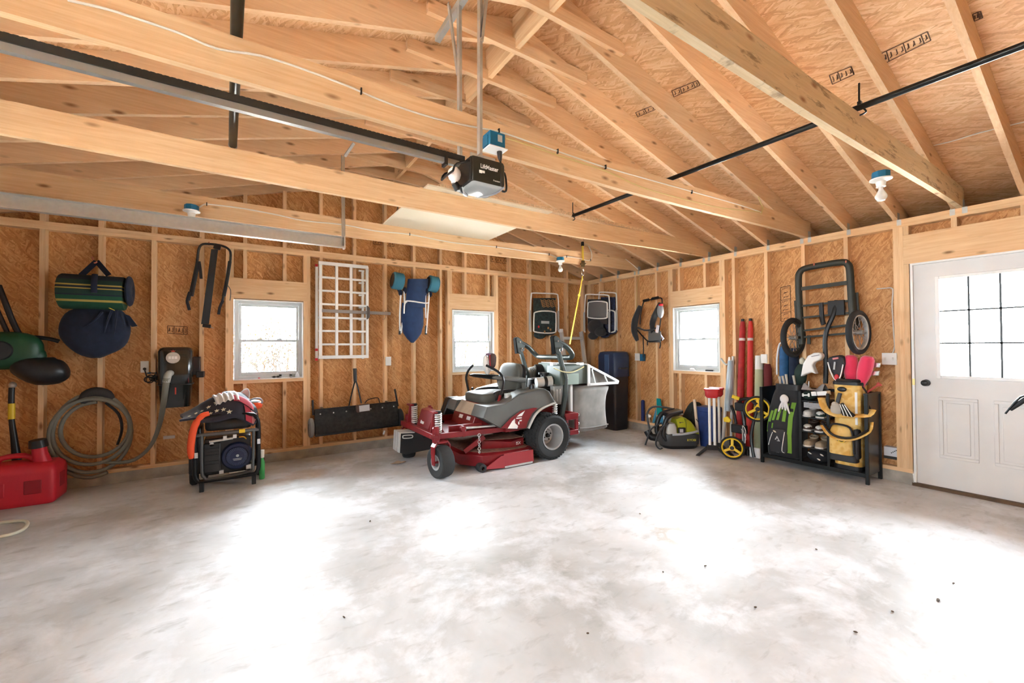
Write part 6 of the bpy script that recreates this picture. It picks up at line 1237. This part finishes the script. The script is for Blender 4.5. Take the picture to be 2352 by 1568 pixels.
# right bag, yellow
CAMO = bpy.data.materials.new('bag_yellow_camo'); CAMO.use_nodes = True; nt = CAMO.node_tree; b = nt.nodes['Principled BSDF']; b.inputs['Roughness'].default_value = .75
tc = nt.nodes.new('ShaderNodeTexCoord'); nt.links.new(ramp(nt, noise(nt, tc.outputs['Object'], 9, 2, .5), [(.40, (.74, .42, .09)), (.47, (.80, .52, .16)), (.53, (.82, .56, .20)), (.60, (.70, .38, .08))]), b.inputs['Base Color'])
t = gthing('golf_bag', 'yellow patterned golf bag with black pockets in the right bay of the rack', 'golf bag', .315, .13)
R = []
for z, w_, d_, oy in ((.0, .105, .10, 0), (.02, .115, .11, 0), (.3, .118, .115, 0), (.55, .11, .11, .0), (.78, .115, .105, .01), (.86, .12, .105, .01)): R.append([(x, y+oy, z) for x, y in rr(w_, d_, .055, 5)])
b = obj('bag_body', MB().loft(R), CAMO, t, smooth=55)
obj('bag_foot', MB().loft([[(x, y, z) for x, y in rr(.12, .12, .05, 5)] for z in (-.002, .045)]), BLACK, b)
cuff = obj('top_cuff', MB().loft([[(x, y+.01, z) for x, y in rr(.126, .112, .055, 5)] for z in (.845, .875)]).torus((0, .01, .89), (0, 0, 1), .115, .018, 28, 8), BLACK, b)
obj('lower_pocket', MB().loft([[(x-.035, y-.12, z) for x, y in rr(.10*k, .055*k, .04)] for z, k in ((.13, .92), (.16, 1), (.36, 1), (.42, .9), (.44, .6))]), CAMO, b, smooth=50)
obj('pocket_base', MB().loft([[(x-.02, y-.118, z) for x, y in rr(.118, .06, .04)] for z in (.09, .155)]), mat('pocket_charcoal', (.03, .03, .033), .6), b, bevel=.006)
obj('pocket_side', MB().bx(.065, .11, -.16, -.06, .12, .42), bpy.data.materials['pocket_charcoal'], b, bevel=.02)
obj('pocket_zip', MB().tube([(-.13, -.165, .38), (-.10, -.175, .445), (-.03, -.178, .455), (.05, -.17, .43), (.075, -.17, .33), (.08, -.17, .18)], .010, 6), BLACK, b)
obj('pocket_badge', MB().ell((-.02, -.176, .31), (.05, .006, .03), 20, 8), BLACK, b); obj('badge_ring', MB().torus((-.02, -.18, .31), (0, 1, 0), .03, .004, 24, 6), YELLOW, b); obj('badge_white', MB().box((-.035, -.184, .315), (.035, .004, .014), (0, .3, 0)), DECAL, b)
obj('upper_patch', MB().ell((-.035, -.10, .80), (.04, .012, .025), 16, 8), BLACK, b)
obj('bag_handle', MB().tube([(-.05, -.10, .76), (-.065, -.125, .66), (-.06, -.11, .56)], .018, 8, flat=(1, .5)), mat('handle_grey_black', (.05, .05, .055), .5), b)
obj('side_pocket', MB().bx(.07, .118, -.11, -.03, .45, .80), CAMO, b, bevel=.018); obj('side_zip', MB().bx(.075, .095, -.115, -.108, .46, .78), WHITE, b)
obj('shoulder_strap', MB().tube([(-.20, -.14, .70), (-.15, -.19, .60), (-.05, -.215, .55), (.08, -.20, .56), (.18, -.14, .57), (.20, -.08, .62)], .034, 8, flat=(1, .25)), CAMO, t)
obj('shoulder_strap', MB().tube([(-.18, -.16, .42), (-.10, -.21, .34), (.0, -.23, .315), (.10, -.21, .335), (.19, -.14, .41), (.20, -.1, .5)], .032, 8, flat=(1, .25)), CAMO, t)
obj('strap_lining', MB().tube([(-.18, -.155, .435), (-.10, -.205, .358), (.0, -.225, .335), (.10, -.205, .355), (.185, -.14, .43)], .012, 6), BLACK, t)
obj('strap_cord', MB().tube([(.10, -.05, .86), (.15, -.05, .78), (.16, -.06, .68), (.20, -.08, .60)], .008, 6), BLACK, t)
t = gthing('golf_glove', 'pale grey cloth bundle and black glove with white piping stuck in the yellow bag straps', 'glove', .32, -.06, .68)
obj('glove_bundle', MB().ell((-.06, -.0, .02), (.05, .03, .07), 12, 8).ell((-.07, -.0, .07), (.03, .02, .03), 10, 7), mat('bundle_grey', (.45, .40, .34), .8), t, smooth=30)
g_ = obj('glove_black', MB().loft([[(-.02, -.02, .09), (.0, -.05, .09), (.01, -.02, .10)], [(-.01, -.03, .0), (.06, -.07, -.0), (.07, -.02, .02)], [(.0, -.03, -.03), (.10, -.06, -.03), (.11, -.02, -.01)]]), BLACK, t, bevel=.004)
for k in range(3): obj('glove_piping', MB().tube([(-.01+.02*k, -.052-.004*k, .085), (.02+.025*k, -.074, .02), (.03+.03*k, -.068, -.025)], .004, 6), DECAL, g_)
PINK = mat('pink_red_plush', (.75, .035, .10), .9, sheen=.6, bump=.3)
tt, d = club('c', 'club with black, white and red driver cover in the yellow golf bag', (.235, .10, .90), (.205, .09, 1.05), .008)
pl = [(0, -.01), (.032, -.02), (.06, .06), (.09, .16), (.08, .225), (.035, .245), (-.02, .235), (-.065, .215), (-.07, .18), (-.04, .08)]
obj('head_cover', MB().prism(pl, (-.02, -.04, .10), (1, 0, 0), (0, 0, 1), -.09), mat('cover_black', (.02, .015, .018), .6), tt, bevel=.025, seg=3)
obj('cover_piping', MB().tube([(-.078, -.05, .27), (-.058, -.05, .18), (-.025, -.05, .10), (.01, -.05, .09), (.035, -.05, .155), (.052, -.05, .25)], .006, 6), WHITE, tt)
obj('cover_tongue', MB().ell((-.005, -.048, .115), (.022, .012, .035), 12, 8), RED, tt); obj('cover_patch', MB().box((-.01, -.047, .31), (.05, .02, .018), (0, -.2, 0)), mat('patch_pink', (.6, .2, .2), .7), tt); obj('cover_letters', MB().box((-.022, -.045, .235), (.014, .012, .08), (0, .1, 0)), mat('letters_grey', (.5, .5, .5), .6), tt)
for x, y, h, tn, lab in ((.325, .13, .36, .0, 'upright fluffy pinkish red head cover beside the black one'), (.405, .11, .31, .22, 'tilted fluffy pinkish red head cover at the right of the yellow bag')):
    tt, d = club('c', 'club with '+lab, (x, y, .92), (x+tn*.1, y, 1.02), .012)
    dx = Vector((math.sin(tn), 0, math.cos(tn)))
    obj('head_cover', MB().tube([dx*(-.05), dx*.04, dx*.09, dx*.16, dx*.24, dx*.30, dx*.325], [.03, .034, .048, .060, .062, .054, .028], 18), PINK, tt)
for x, z, lab in ((.50, 1.14, 'upper'), (.49, 1.06, 'lower')):
    tt, d = club('c', 'iron club head poking out right of the yellow bag, %s of two' % lab, (.39, .12, .90), (x, .16, z), .006)
    obj('iron_head', MB().hexa([d+Vector((-.03, -.01, -.02)), d+Vector((.05, -.012, -.015)), d+Vector((.06, -.012, .035)), d+Vector((-.0, -.01, .03))], [d+Vector((-.03, .01, -.02)), d+Vector((.05, .008, -.015)), d+Vector((.06, .004, .035)), d+Vector((-.0, .004, .03))]), STEEL, tt, bevel=.006)
tt, d = club('c', 'club with coral red grip leaning over the right end of the rack', (.40, .18, .84), (.53, .20, .96), .010, mat('coral_grip', (.62, .10, .08), .6))
obj('grip_end', MB().cyl(d*.9, d*1.05, .018, .022, 12), bpy.data.materials['coral_grip'], tt)
# ---------------------------------------------------------------- garage door opener, its rail and hangers
OPB = mat('opener_black', (.016, .017, .013), .3); LENS = mat('opener_lens', (.42, .44, .45), .15)
t = thing('garage_door_opener', 'black garage door opener unit hanging under the joists with white lettering', 'door opener', (1.155, 2.105, 2.25))
b = obj('housing', MB().loft([[(x, y, z) for x, y in rr(.105*k, .105*k, .012)] for z, k in ((.0, .97), (.012, 1), (.12, 1), (.135, .96))]), OPB, t, smooth=40)
obj('light_lens', MB().loft([[(x, y, z) for x, y in rr(.098*k, .10*k, .02)] for z, k in ((-.014, .80), (-.008, .94), (.002, 1))]), LENS, b)
obj('lens_edge', MB().tube([(.10, -.10, -.0), (.09, -.02, -.012), (.05, .06, -.014), (.03, .10, -.006)], .006, 6), mat('edge_grey', (.40, .40, .44), .4), b)
obj('end_panel', MB().bx(-.112, -.10, -.10, .10, .0, .13), BLACK, b, bevel=.004)
obj('side_rib', MB().bx(.072, .082, -.110, -.10, .0, .13), BLACK, b, bevel=.003)
lettering('lettering', 'LiftMaster', .034, DECAL, b, (.002, -.1065, .085), (PI/2, 0, 0), .0008, sx=.82, bold=.0002)
obj('square_mark', MB().bx(-.062, -.044, -.1075, -.104, .046, .062).bx(-.042, -.028, -.1075, -.104, .050, .062), DECAL, b, smooth=0)
lettering('lettering', 'Premium', .012, DECAL, b, (.048, -.1065, .022), (PI/2, 0, 0), .0005)
obj('bulb_guard', MB().tube([(-.10, -.09, .11), (-.19, -.09, .07), (-.21, -.09, .03)], .006, 6).tube([(-.10, .06, .11), (-.19, .06, .07), (-.21, .06, .03)], .006, 6).tube([(-.21, -.09, .03), (-.215, -.02, .028), (-.21, .06, .03)], .006, 6), DARKMET, b)
bl = obj('light_bulb', MB().lathe((-.175, -.03, -.0), (0, 0, 1), [(0, .075), (.02, .072), (.034, .055), (.037, .035), (.03, .014), (.018, .0), (.016, -.012)], 20), mat('bulb_white', (.80, .76, .74), .25), b)
obj('bulb_socket', MB().cyl((-.175, -.03, -.01), (-.15, -.03, -.04), .019, .022), BLACK, bl)
obj('base_lip', MB().tube([(-.15, -.06, -.03), (-.12, -.02, -.045), (-.06, .05, -.03)], .009, 6), BLACK, b)
obj('power_lead', MB().tube([(.105, -.05, .11), (.13, -.06, .10), (.135, -.07, .04), (.125, -.08, -.01), (.10, -.08, -.015)], .006, 8), BLACK, b)
obj('lead_plug', MB().cyl((.11, -.05, .09), (.112, -.05, .13), .012), BLACK, b)
cz = .12
obj('mount_bracket', MB().bx(-.06, .10, -.005, .005, .13, .20).bx(-.07, -.03, -.11, .11, .135, .142), GALV, t)
def perf(name, p0, p1, wdir, par, w=.032):
    p0, p1, wd = Vector(p0), Vector(p1), Vector(wdir); d = (p1-p0); n = int(d.length/.05)
    mb = MB(); nrm = d.normalized().cross(wd)
    mb.bar(p0, p1, .003, w, wd); mb.bar(p0+nrm*w*.5-wd*w*.5, p1+nrm*w*.5-wd*w*.5, w, .003, wd)
    o = obj(name, mb, GALV, par, ws=True)
    h = MB()
    for i in range(n): c = p0+d*((i+.5)/n); h.bar(c-nrm*.0022-d.normalized()*.008, c-nrm*.0022+d.normalized()*.008, .0018, .008, wd); c2 = c+nrm*w*.5-wd*w*.5; h.bar(c2-d.normalized()*.006-wd*.0022, c2+d.normalized()*.006-wd*.0022, .008, .0015, wd)
    return o
HANG = thing('opener_hanger', 'perforated galvanised angle hanger dropping from the rafters to the opener', 'hanger', (1.10, 2.1, 3.4))
perf('cross_angle', (1.10, 1.70, 3.425), (1.10, 2.62, 3.425), (0, 0, 1), HANG, .035)
perf('hang_strap', (1.10, 1.99, 3.41), (1.095, 1.995, 2.385), (1, 0, 0), HANG); perf('hang_strap', (1.105, 2.26, 3.41), (1.095, 2.24, 2.40), (1, 0, 0), HANG)
perf('brace_strap', (1.055, 2.30, 3.41), (1.10, 2.27, 2.98), (1, 0, 0), HANG, .022); perf('brace_strap', (1.16, 1.99, 3.45), (1.105, 1.99, 3.02), (1, 0, 0), HANG, .026)
t = thing('opener_rail', 'long black opener rail running left from the opener under the joists', 'rail', (-.4, 2.105, 2.37))
obj('rail_top', MB().bx(WEST_X+.02, 1.05, 2.085, 2.125, 2.378, 2.408), mat('rail_black', (.014, .014, .014), .45), t, ws=True)
obj('rail_side', MB().bx(WEST_X+.02, 1.02, 2.092, 2.118, 2.35, 2.379), mat('rail_dark_steel', (.32, .32, .31), .35, .6), t, ws=True)
ch = MB()
for i in range(140): x = WEST_X+.05+i*.021; ch.bx(x, x+.014, 2.098, 2.112, 2.406, 2.416)
obj('chain', ch, BLACK, t, ws=True)
obj('rail_clip', MB().bx(.93, .945, 2.08, 2.13, 2.335, 2.385), BLACK, t, ws=True)
# door track with hanger
t = thing('door_track', 'galvanised steel door track running along the left under the rear joist', 'track', (-.5, 4.5, 2.41))
obj('track_channel', MB().bx(WEST_X, .89, 4.50, 4.503, 2.36, 2.47).bx(WEST_X, .89, 4.45, 4.50, 2.36, 2.364).bx(WEST_X, .89, 4.45, 4.50, 2.466, 2.47).bx(WEST_X, .89, 4.448, 4.452, 2.36, 2.375), GALV, t, ws=True)
obj('track_end', MB().bx(.88, .894, 4.44, 4.51, 2.35, 2.475), GALV, t, ws=True)
perf('track_hanger', (.88, 4.49, 3.30), (.885, 4.49, 2.38), (1, 0, 0), t, .034)
perf('track_brace', (.90, 4.49, 3.30), (.97, 4.40, 3.42), (1, 0, 0), t, .024)
# ceiling boxes, lamp holders, cables
JB = mat('box_blue', (.006, .155, .30), .45); PORC = mat('lamp_holder_white', (.84, .84, .82), .3); FROST = mat('bulb_glass', (.85, .86, .84), .2, trans=.2)
def face(i, n=False): y1 = LAYE[i]-.039; return y1 if n else y1-.038
t = thing('junction_box', 'blue junction box with white cover and opener plug on the second joist', 'junction box', (1.255, face(8)-.045, 2.545))
obj('box_body', MB().bx(-.052, .052, -.04, .045, -.04, .05).bx(-.06, -.052, -.02, .04, -.03, .03), JB, t, bevel=.004)
obj('box_label', MB().bx(-.0, .03, -.042, -.039, -.005, .035), mat('label_grey_white', (.5, .48, .45), .6), t)
obj('cover_plate', MB().bx(-.062, .062, -.055, .04, -.047, -.04), WHITE, t, bevel=.002)
obj('opener_plug', MB().tube([(.03, -.01, -.045), (.032, -.01, -.075), (.035, -.01, -.10)], [.016, .014, .008], 10).tube([(.035, -.01, -.10), (.05, -.0, -.15), (.06, .03, -.18)], .006, 8), BLACK, t)
def lamp(x, y, z, s, label, bulb=True, keyless=False):
    t = thing('lamp_holder', label, 'ceiling light', (x, y, z))
    obj('octagon_box', MB().lathe((0, 0, .0), (0, 0, 1), [(.052, 0), (.052, .045), (.045, .05)], 8), JB, t, smooth=20)
    obj('holder', MB().lathe((0, 0, 0), (0, 0, -1), [(.062, 0), (.062, .008), (.03, .02), (.025, .05), (.028, .055)], 24), PORC, t)
    if bulb: obj('light_bulb', MB().lathe((0, 0, -.055), (0, 0, -1), [(.013, 0), (.014, .02), (.024, .04), (.034, .06), (.034, .075), (.022, .095), (0, .102)], 22), FROST, t)
    else: obj('pull_stem', MB().lathe((0, 0, -.055), (0, 0, -1), [(.022, 0), (.016, .015), (.022, .03), (.022, .05), (.03, .055), (.03, .075), (0, .076)], 20), PORC, t)
    return t
y4 = face(2)-.055
p = pY(440, 484, y4); lamp(p.x, y4, p.z, 1, 'white lamp holder on a blue box at the left end of the rear joist', False)
p = pY(1287, 599, y4); lamp(p.x, y4, p.z, 1, 'bare bulb in a white holder at the right end of the rear joist')
yn = face(11, True)+.055
p = pY(2023, 411, yn); lamp(p.x, yn, p.z, 1, 'bare bulb on a blue box behind the stained front joist')
NM = mat('white_cable', (.78, .74, .66), .45); NMY = mat('yellow_cable', (.66, .50, .20), .5)
def cable(name, label, pts, m, r=.0065, staples=(), par=None):
    t = thing(name, label, 'cable', pts[len(pts)//2]); o = obj('cable_run', MB().tube(pts, r, 8), m, t, ws=True)
    for s in staples: obj('staple', MB().box(s+Vector((0, -.004, 0)), (.007, .014, .03)), BLACK, t, ws=True)
    return t
y2 = face(8)-.006
J2 = lambda u, v: pY(u, v, y2)
cable('joist_cable', 'white cable stapled along the second joist past the opener', [J2(u, v) for u, v in ((155, 0), (250, 22), (330, 48), (415, 77), (500, 112), (600, 128), (700, 160), (800, 198), (830, 211), (900, 240), (1000, 272), (1080, 290), (1145, 302), (1200, 320), (1280, 347), (1390, 384), (1500, 415), (1590, 440), (1700, 471), (1750, 488))], NM, .005, [J2(u, v) for u, v in ((829, 210), (1280, 348), (1390, 384), (1588, 441), (1145, 302))])
cable('joist_cable', 'thin yellow cable sagging below the white one on the second joist', [J2(u, v) for u, v in ((1162, 318), (1180, 322), (1280, 356), (1390, 392), (1480, 432), (1590, 462), (1660, 478), (1750, 487))], NMY, .005)
J4 = lambda u, v: pY(u, v, face(2)-.007)
cable('joist_cable', 'white cable stapled along the rear joist between its two lamp holders', [J4(u, v) for u, v in ((458, 476), (470, 469), (490, 470), (560, 479), (640, 494), (700, 507), (790, 516), (860, 530), (940, 538), (1040, 557), (1140, 567), (1230, 580), (1262, 584), (1280, 592))], NM, .0065, [J4(u, v) for u, v in ((475, 469), (941, 538), (1140, 567), (1261, 584))])
cable('joist_cable', 'white cable looping off the right end of the rear joist', [J4(u, v) for u, v in ((1293, 590), (1302, 589), (1330, 593), (1352, 598), (1359, 592), (1358, 578), (1352, 565))], NM, .0065, [J4(1301, 589), J4(1356, 597)])
# cables drilled through the rafters of the east slope
RC = lambda u, v: pX(u, v, 4.75)
cable('rafter_cable', 'pair of pale cables strung through the rafters above the lamp by the door', [RC(u, v) for u, v in ((1742, 455), (1765, 432), (1800, 420), (1850, 408), (1950, 378), (2030, 352), (2118, 335), (2160, 322), (2245, 300), (2352, 272))], NMY, .0055)
cable('rafter_cable', 'thin second cable strung just under the pale pair through the rafters', [RC(u, v) for u, v in ((1745, 452), (1800, 430), (1850, 412), (1950, 384), (2040, 350), (2118, 338), (2180, 326), (2250, 305), (2352, 280))], NM, .0045)
cable('rafter_cable', 'yellow cable dropping from a rafter to the end of the second joist', [pY(1742, 452, y2-.01), pY(1748, 468, y2-.01), pY(1752, 478, y2-.01), pY(1748, 492, y2-.01)], NMY, .0055)
cable('rafter_cable', 'pale cable running through rafters to the east plate above the child carrier', [pX(u, v, 5.15) for u, v in ((1370, 561), (1390, 572), (1410, 582), (1432, 592), (1450, 605), (1466, 619))], NM, .006)
cable('wall_cable', 'pale cable dropping from the plate to the switch beside the child carrier', [pX(u, v, EAST_X-.01) for u, v in ((1469, 632), (1464, 650), (1462, 690), (1461, 740), (1463, 790), (1465, 811))], NMY, .005)
# black pipes lying on the joists, their hooks
PIPE = mat('black_pipe', (.022, .023, .022), .3, .6)
def pipe(label, a, b, r, cap):
    t = thing('steel_pipe', label, 'pipe', (Vector(a)+Vector(b))/2); obj('pipe_body', MB().cyl(a, b, r, n=14), PIPE, t, ws=True)
    obj('pipe_end', MB().cyl(b, Vector(b)+(Vector(b)-Vector(a)).normalized()*.012, r*1.12, n=14), GALV if cap else PIPE, t, ws=True); return t
pipe('black pipe lying across the joists at the left, crossing above the opener rail', (.06, SOUTH_Y+.2, 2.725), (-.04, 3.39, 2.725), .024, True)
t = pipe('long thin black pipe hung on hooks along the joists at the right', (3.11, SOUTH_Y+.2, 2.735), (2.965, 3.34, 2.735), .018, False)
for y, x in ((face(11)-.004, 3.045), (face(5)-.006, 2.97)):
    t = thing('screw_hook', 'dark wire hook holding the thin pipe on the %s joist' % ('stained front' if y < 2 else 'third'), 'hook', (x, y, 2.72))
    obj('hook_rod', MB().tube([(0, 0, .16), (0, 0, .03), (.0, -.02, .0), (0, -.03, -.025), (0, .0, -.03)], .005, 6), DARKMET, t); obj('hook_clamp', MB().bx(-.012, .012, -.01, .008, .01, .05), DARKMET, t)
# boards stored on the joists
CREAM = mat('cream_board', (.80, .70, .54), .6, bump=.2, bscale=120)
tag(obj('stored_board', MB().bx(1.315, 2.64, 3.30, 4.78, jz(1.9)+JD+.002, jz(1.9)+JD+.016), CREAM), 'pale cream sheet lying flat across the two rear joists', 'board')
tag(obj('stored_plank', MB().bx(1.45, 4.2, 3.36, 3.42, 2.735, 2.765), mat('ribbed_plank', (.72, .50, .30), .7, vary=.2, vscale=60)), 'thin ribbed plank lying along the top of the third joist', 'plank')
a0 = pY(913, 475, face(2)-.05)
t = thing('loose_cord', 'dark cord hanging below the cream sheet on the joists', 'cord', a0)
obj('cord_loop', MB().tube([pY(u, v, face(2)-.05)-a0 for u, v in ((914, 470), (911, 490), (914, 505), (914, 517), (917, 505), (914, 488), (915, 471))], .004, 6), mat('cord_brown', (.10, .06, .03), .7), t)
# handlebar grip at the right edge, part of a bicycle that stands out of frame
gp0 = pX(2320, 940, EAST_X-1.0)
t = thing('bicycle_handlebar', 'black handlebar grip reaching in at the right edge in front of the white door', 'handlebar', (gp0.x, gp0.y, 0))
e0, e1, e2 = Vector((0, 0, gp0.z)), pX(2362, 912, EAST_X-1.02)-Vector((gp0.x, gp0.y, 0)), pX(2480, 850, EAST_X-1.1)-Vector((gp0.x, gp0.y, 0))
obj('grip', MB().tube([e0, e0.lerp(e1, .5), e1], [.013, .015, .014], 12, sm=1), BLACK, t); obj('bar_tube', MB().tube([e1, e2, e2+Vector((0, -.25, -.05))], .011, 10), DARKMET, t)
obj('brake_lever', MB().tube([e1+Vector((0, -.02, .01)), e1.lerp(e0, .4)+Vector((-.02, 0, .035)), e0+Vector((-.01, .02, -.03))], .006, 6), DARKMET, t)
obj('support_post', MB().cyl(e2+Vector((0, -.25, -.05)), Vector((e2.x, e2.y-.25, 0)), .02), DARKMET, t)
# dry leaf and bits on the floor
LEAF = mat('dry_leaf', (.48, .36, .25), .8)
p = pZ(915, 1063, .004)
tag(obj('dry_leaf', MB().grid(lambda a, b: (p.x-.09+.18*a, p.y+(b-.5)*.09*math.sin(max(a, .03)*PI)**.6, .006+.012*math.sin(a*9)*math.sin(b*4)+.01*abs(b-.5)), 12, 6, (0, 0, .0015)), LEAF, smooth=30), 'pale curled dry leaf on the floor left of the mower', 'leaf')
rn = random.Random(3)
for i, (u, v) in enumerate(((850, 1197), (2155, 1378), (1523, 1314), (1875, 1262), (790, 1418), (1350, 1455), (1965, 1452), (2050, 1405), (2190, 1340), (1735, 1395), (1470, 1180), (1620, 1300))):
    p = pZ(u, v, .002); s = .011 if i < 2 else .006
    w_ = {0: 'dark twig crumb on the bright floor left of centre', 1: 'dark crumb on the bright floor near the right edge'}.get(i, 'tiny dark crumb scattered on the bright concrete')
    o = obj('floor_crumb', MB().ell((0, 0, .003), (s*(1+rn.random()), s*(.4+.4*rn.random()), .004), 8, 5, rot=(0, 0, rn.random()*3)), bpy.data.materials['cord_brown']); o.location = p; tag(o, w_, 'crumb', 'crumbs on the floor')
# worn patch rings where something stood on the slab
# ---------------------------------------------------------------- bare shrubs outside the windows
TW = mat('twig_dark', (.017, .016, .014), .9); LV = mat('leaf_olive', (.014, .016, .006), .8)
def shrub(label, base, h, seed, leaves, spread=.6):
    R_ = random.Random(seed); t = thing('shrub', label, 'shrub', base, 0, 'shrubs outside the windows'); br = MB(); lf = MB()
    def grow(p, d, L, r, k):
        q = p+d*L*.5+Vector((R_.uniform(-.06, .06), R_.uniform(-.06, .06), 0))*L; e = p+d*L
        br.tube([p, q, e], [r, r*.8, r*.55], 5, sm=1)
        if k == 0 or R_.random() < .3:
            for _ in range(leaves): c = e+Vector((R_.uniform(-.12, .12), R_.uniform(-.12, .12), R_.uniform(-.14, .10))); lf.ell(c, (.022, .012, .004), 6, 4, rot=(R_.random()*3, R_.random()*3, R_.random()*3))
        if k:
            for _ in range(R_.choice((2, 3))):
                dd = (d+Vector((R_.uniform(-1, 1), R_.uniform(-.5, .5), R_.uniform(-.2, .55)))*spread).normalized(); grow(e, dd, L*R_.uniform(.55, .85), r*.55, k-1)
    for i in range(11): grow(Vector((R_.uniform(-.35, .35), R_.uniform(-.2, .2), 0)), Vector((R_.uniform(-.5, .5), R_.uniform(-.15, .15), 1)).normalized(), h*R_.uniform(.35, .55), .02, 3)
    obj('branches', br, TW, t, smooth=0)
    if lf.v: obj('leaves', lf, LV, t, smooth=0)['kind'] = 'stuff'
shrub('leafy grey-twigged shrub seen through the left window', (.45, 7.2, -.12), 1.7, 5, 3); shrub('leaning bare shrub seen low through the left window', (-.1, 7.6, -.12), 1.5, 9, 2, .8)
shrub('thin bare shrub seen through the middle window', (3.7, 7.4, -.12), 1.7, 13, 1); shrub('sparse shrub behind the other at the middle window', (4.3, 8.2, -.12), 1.9, 21, 2, .8)
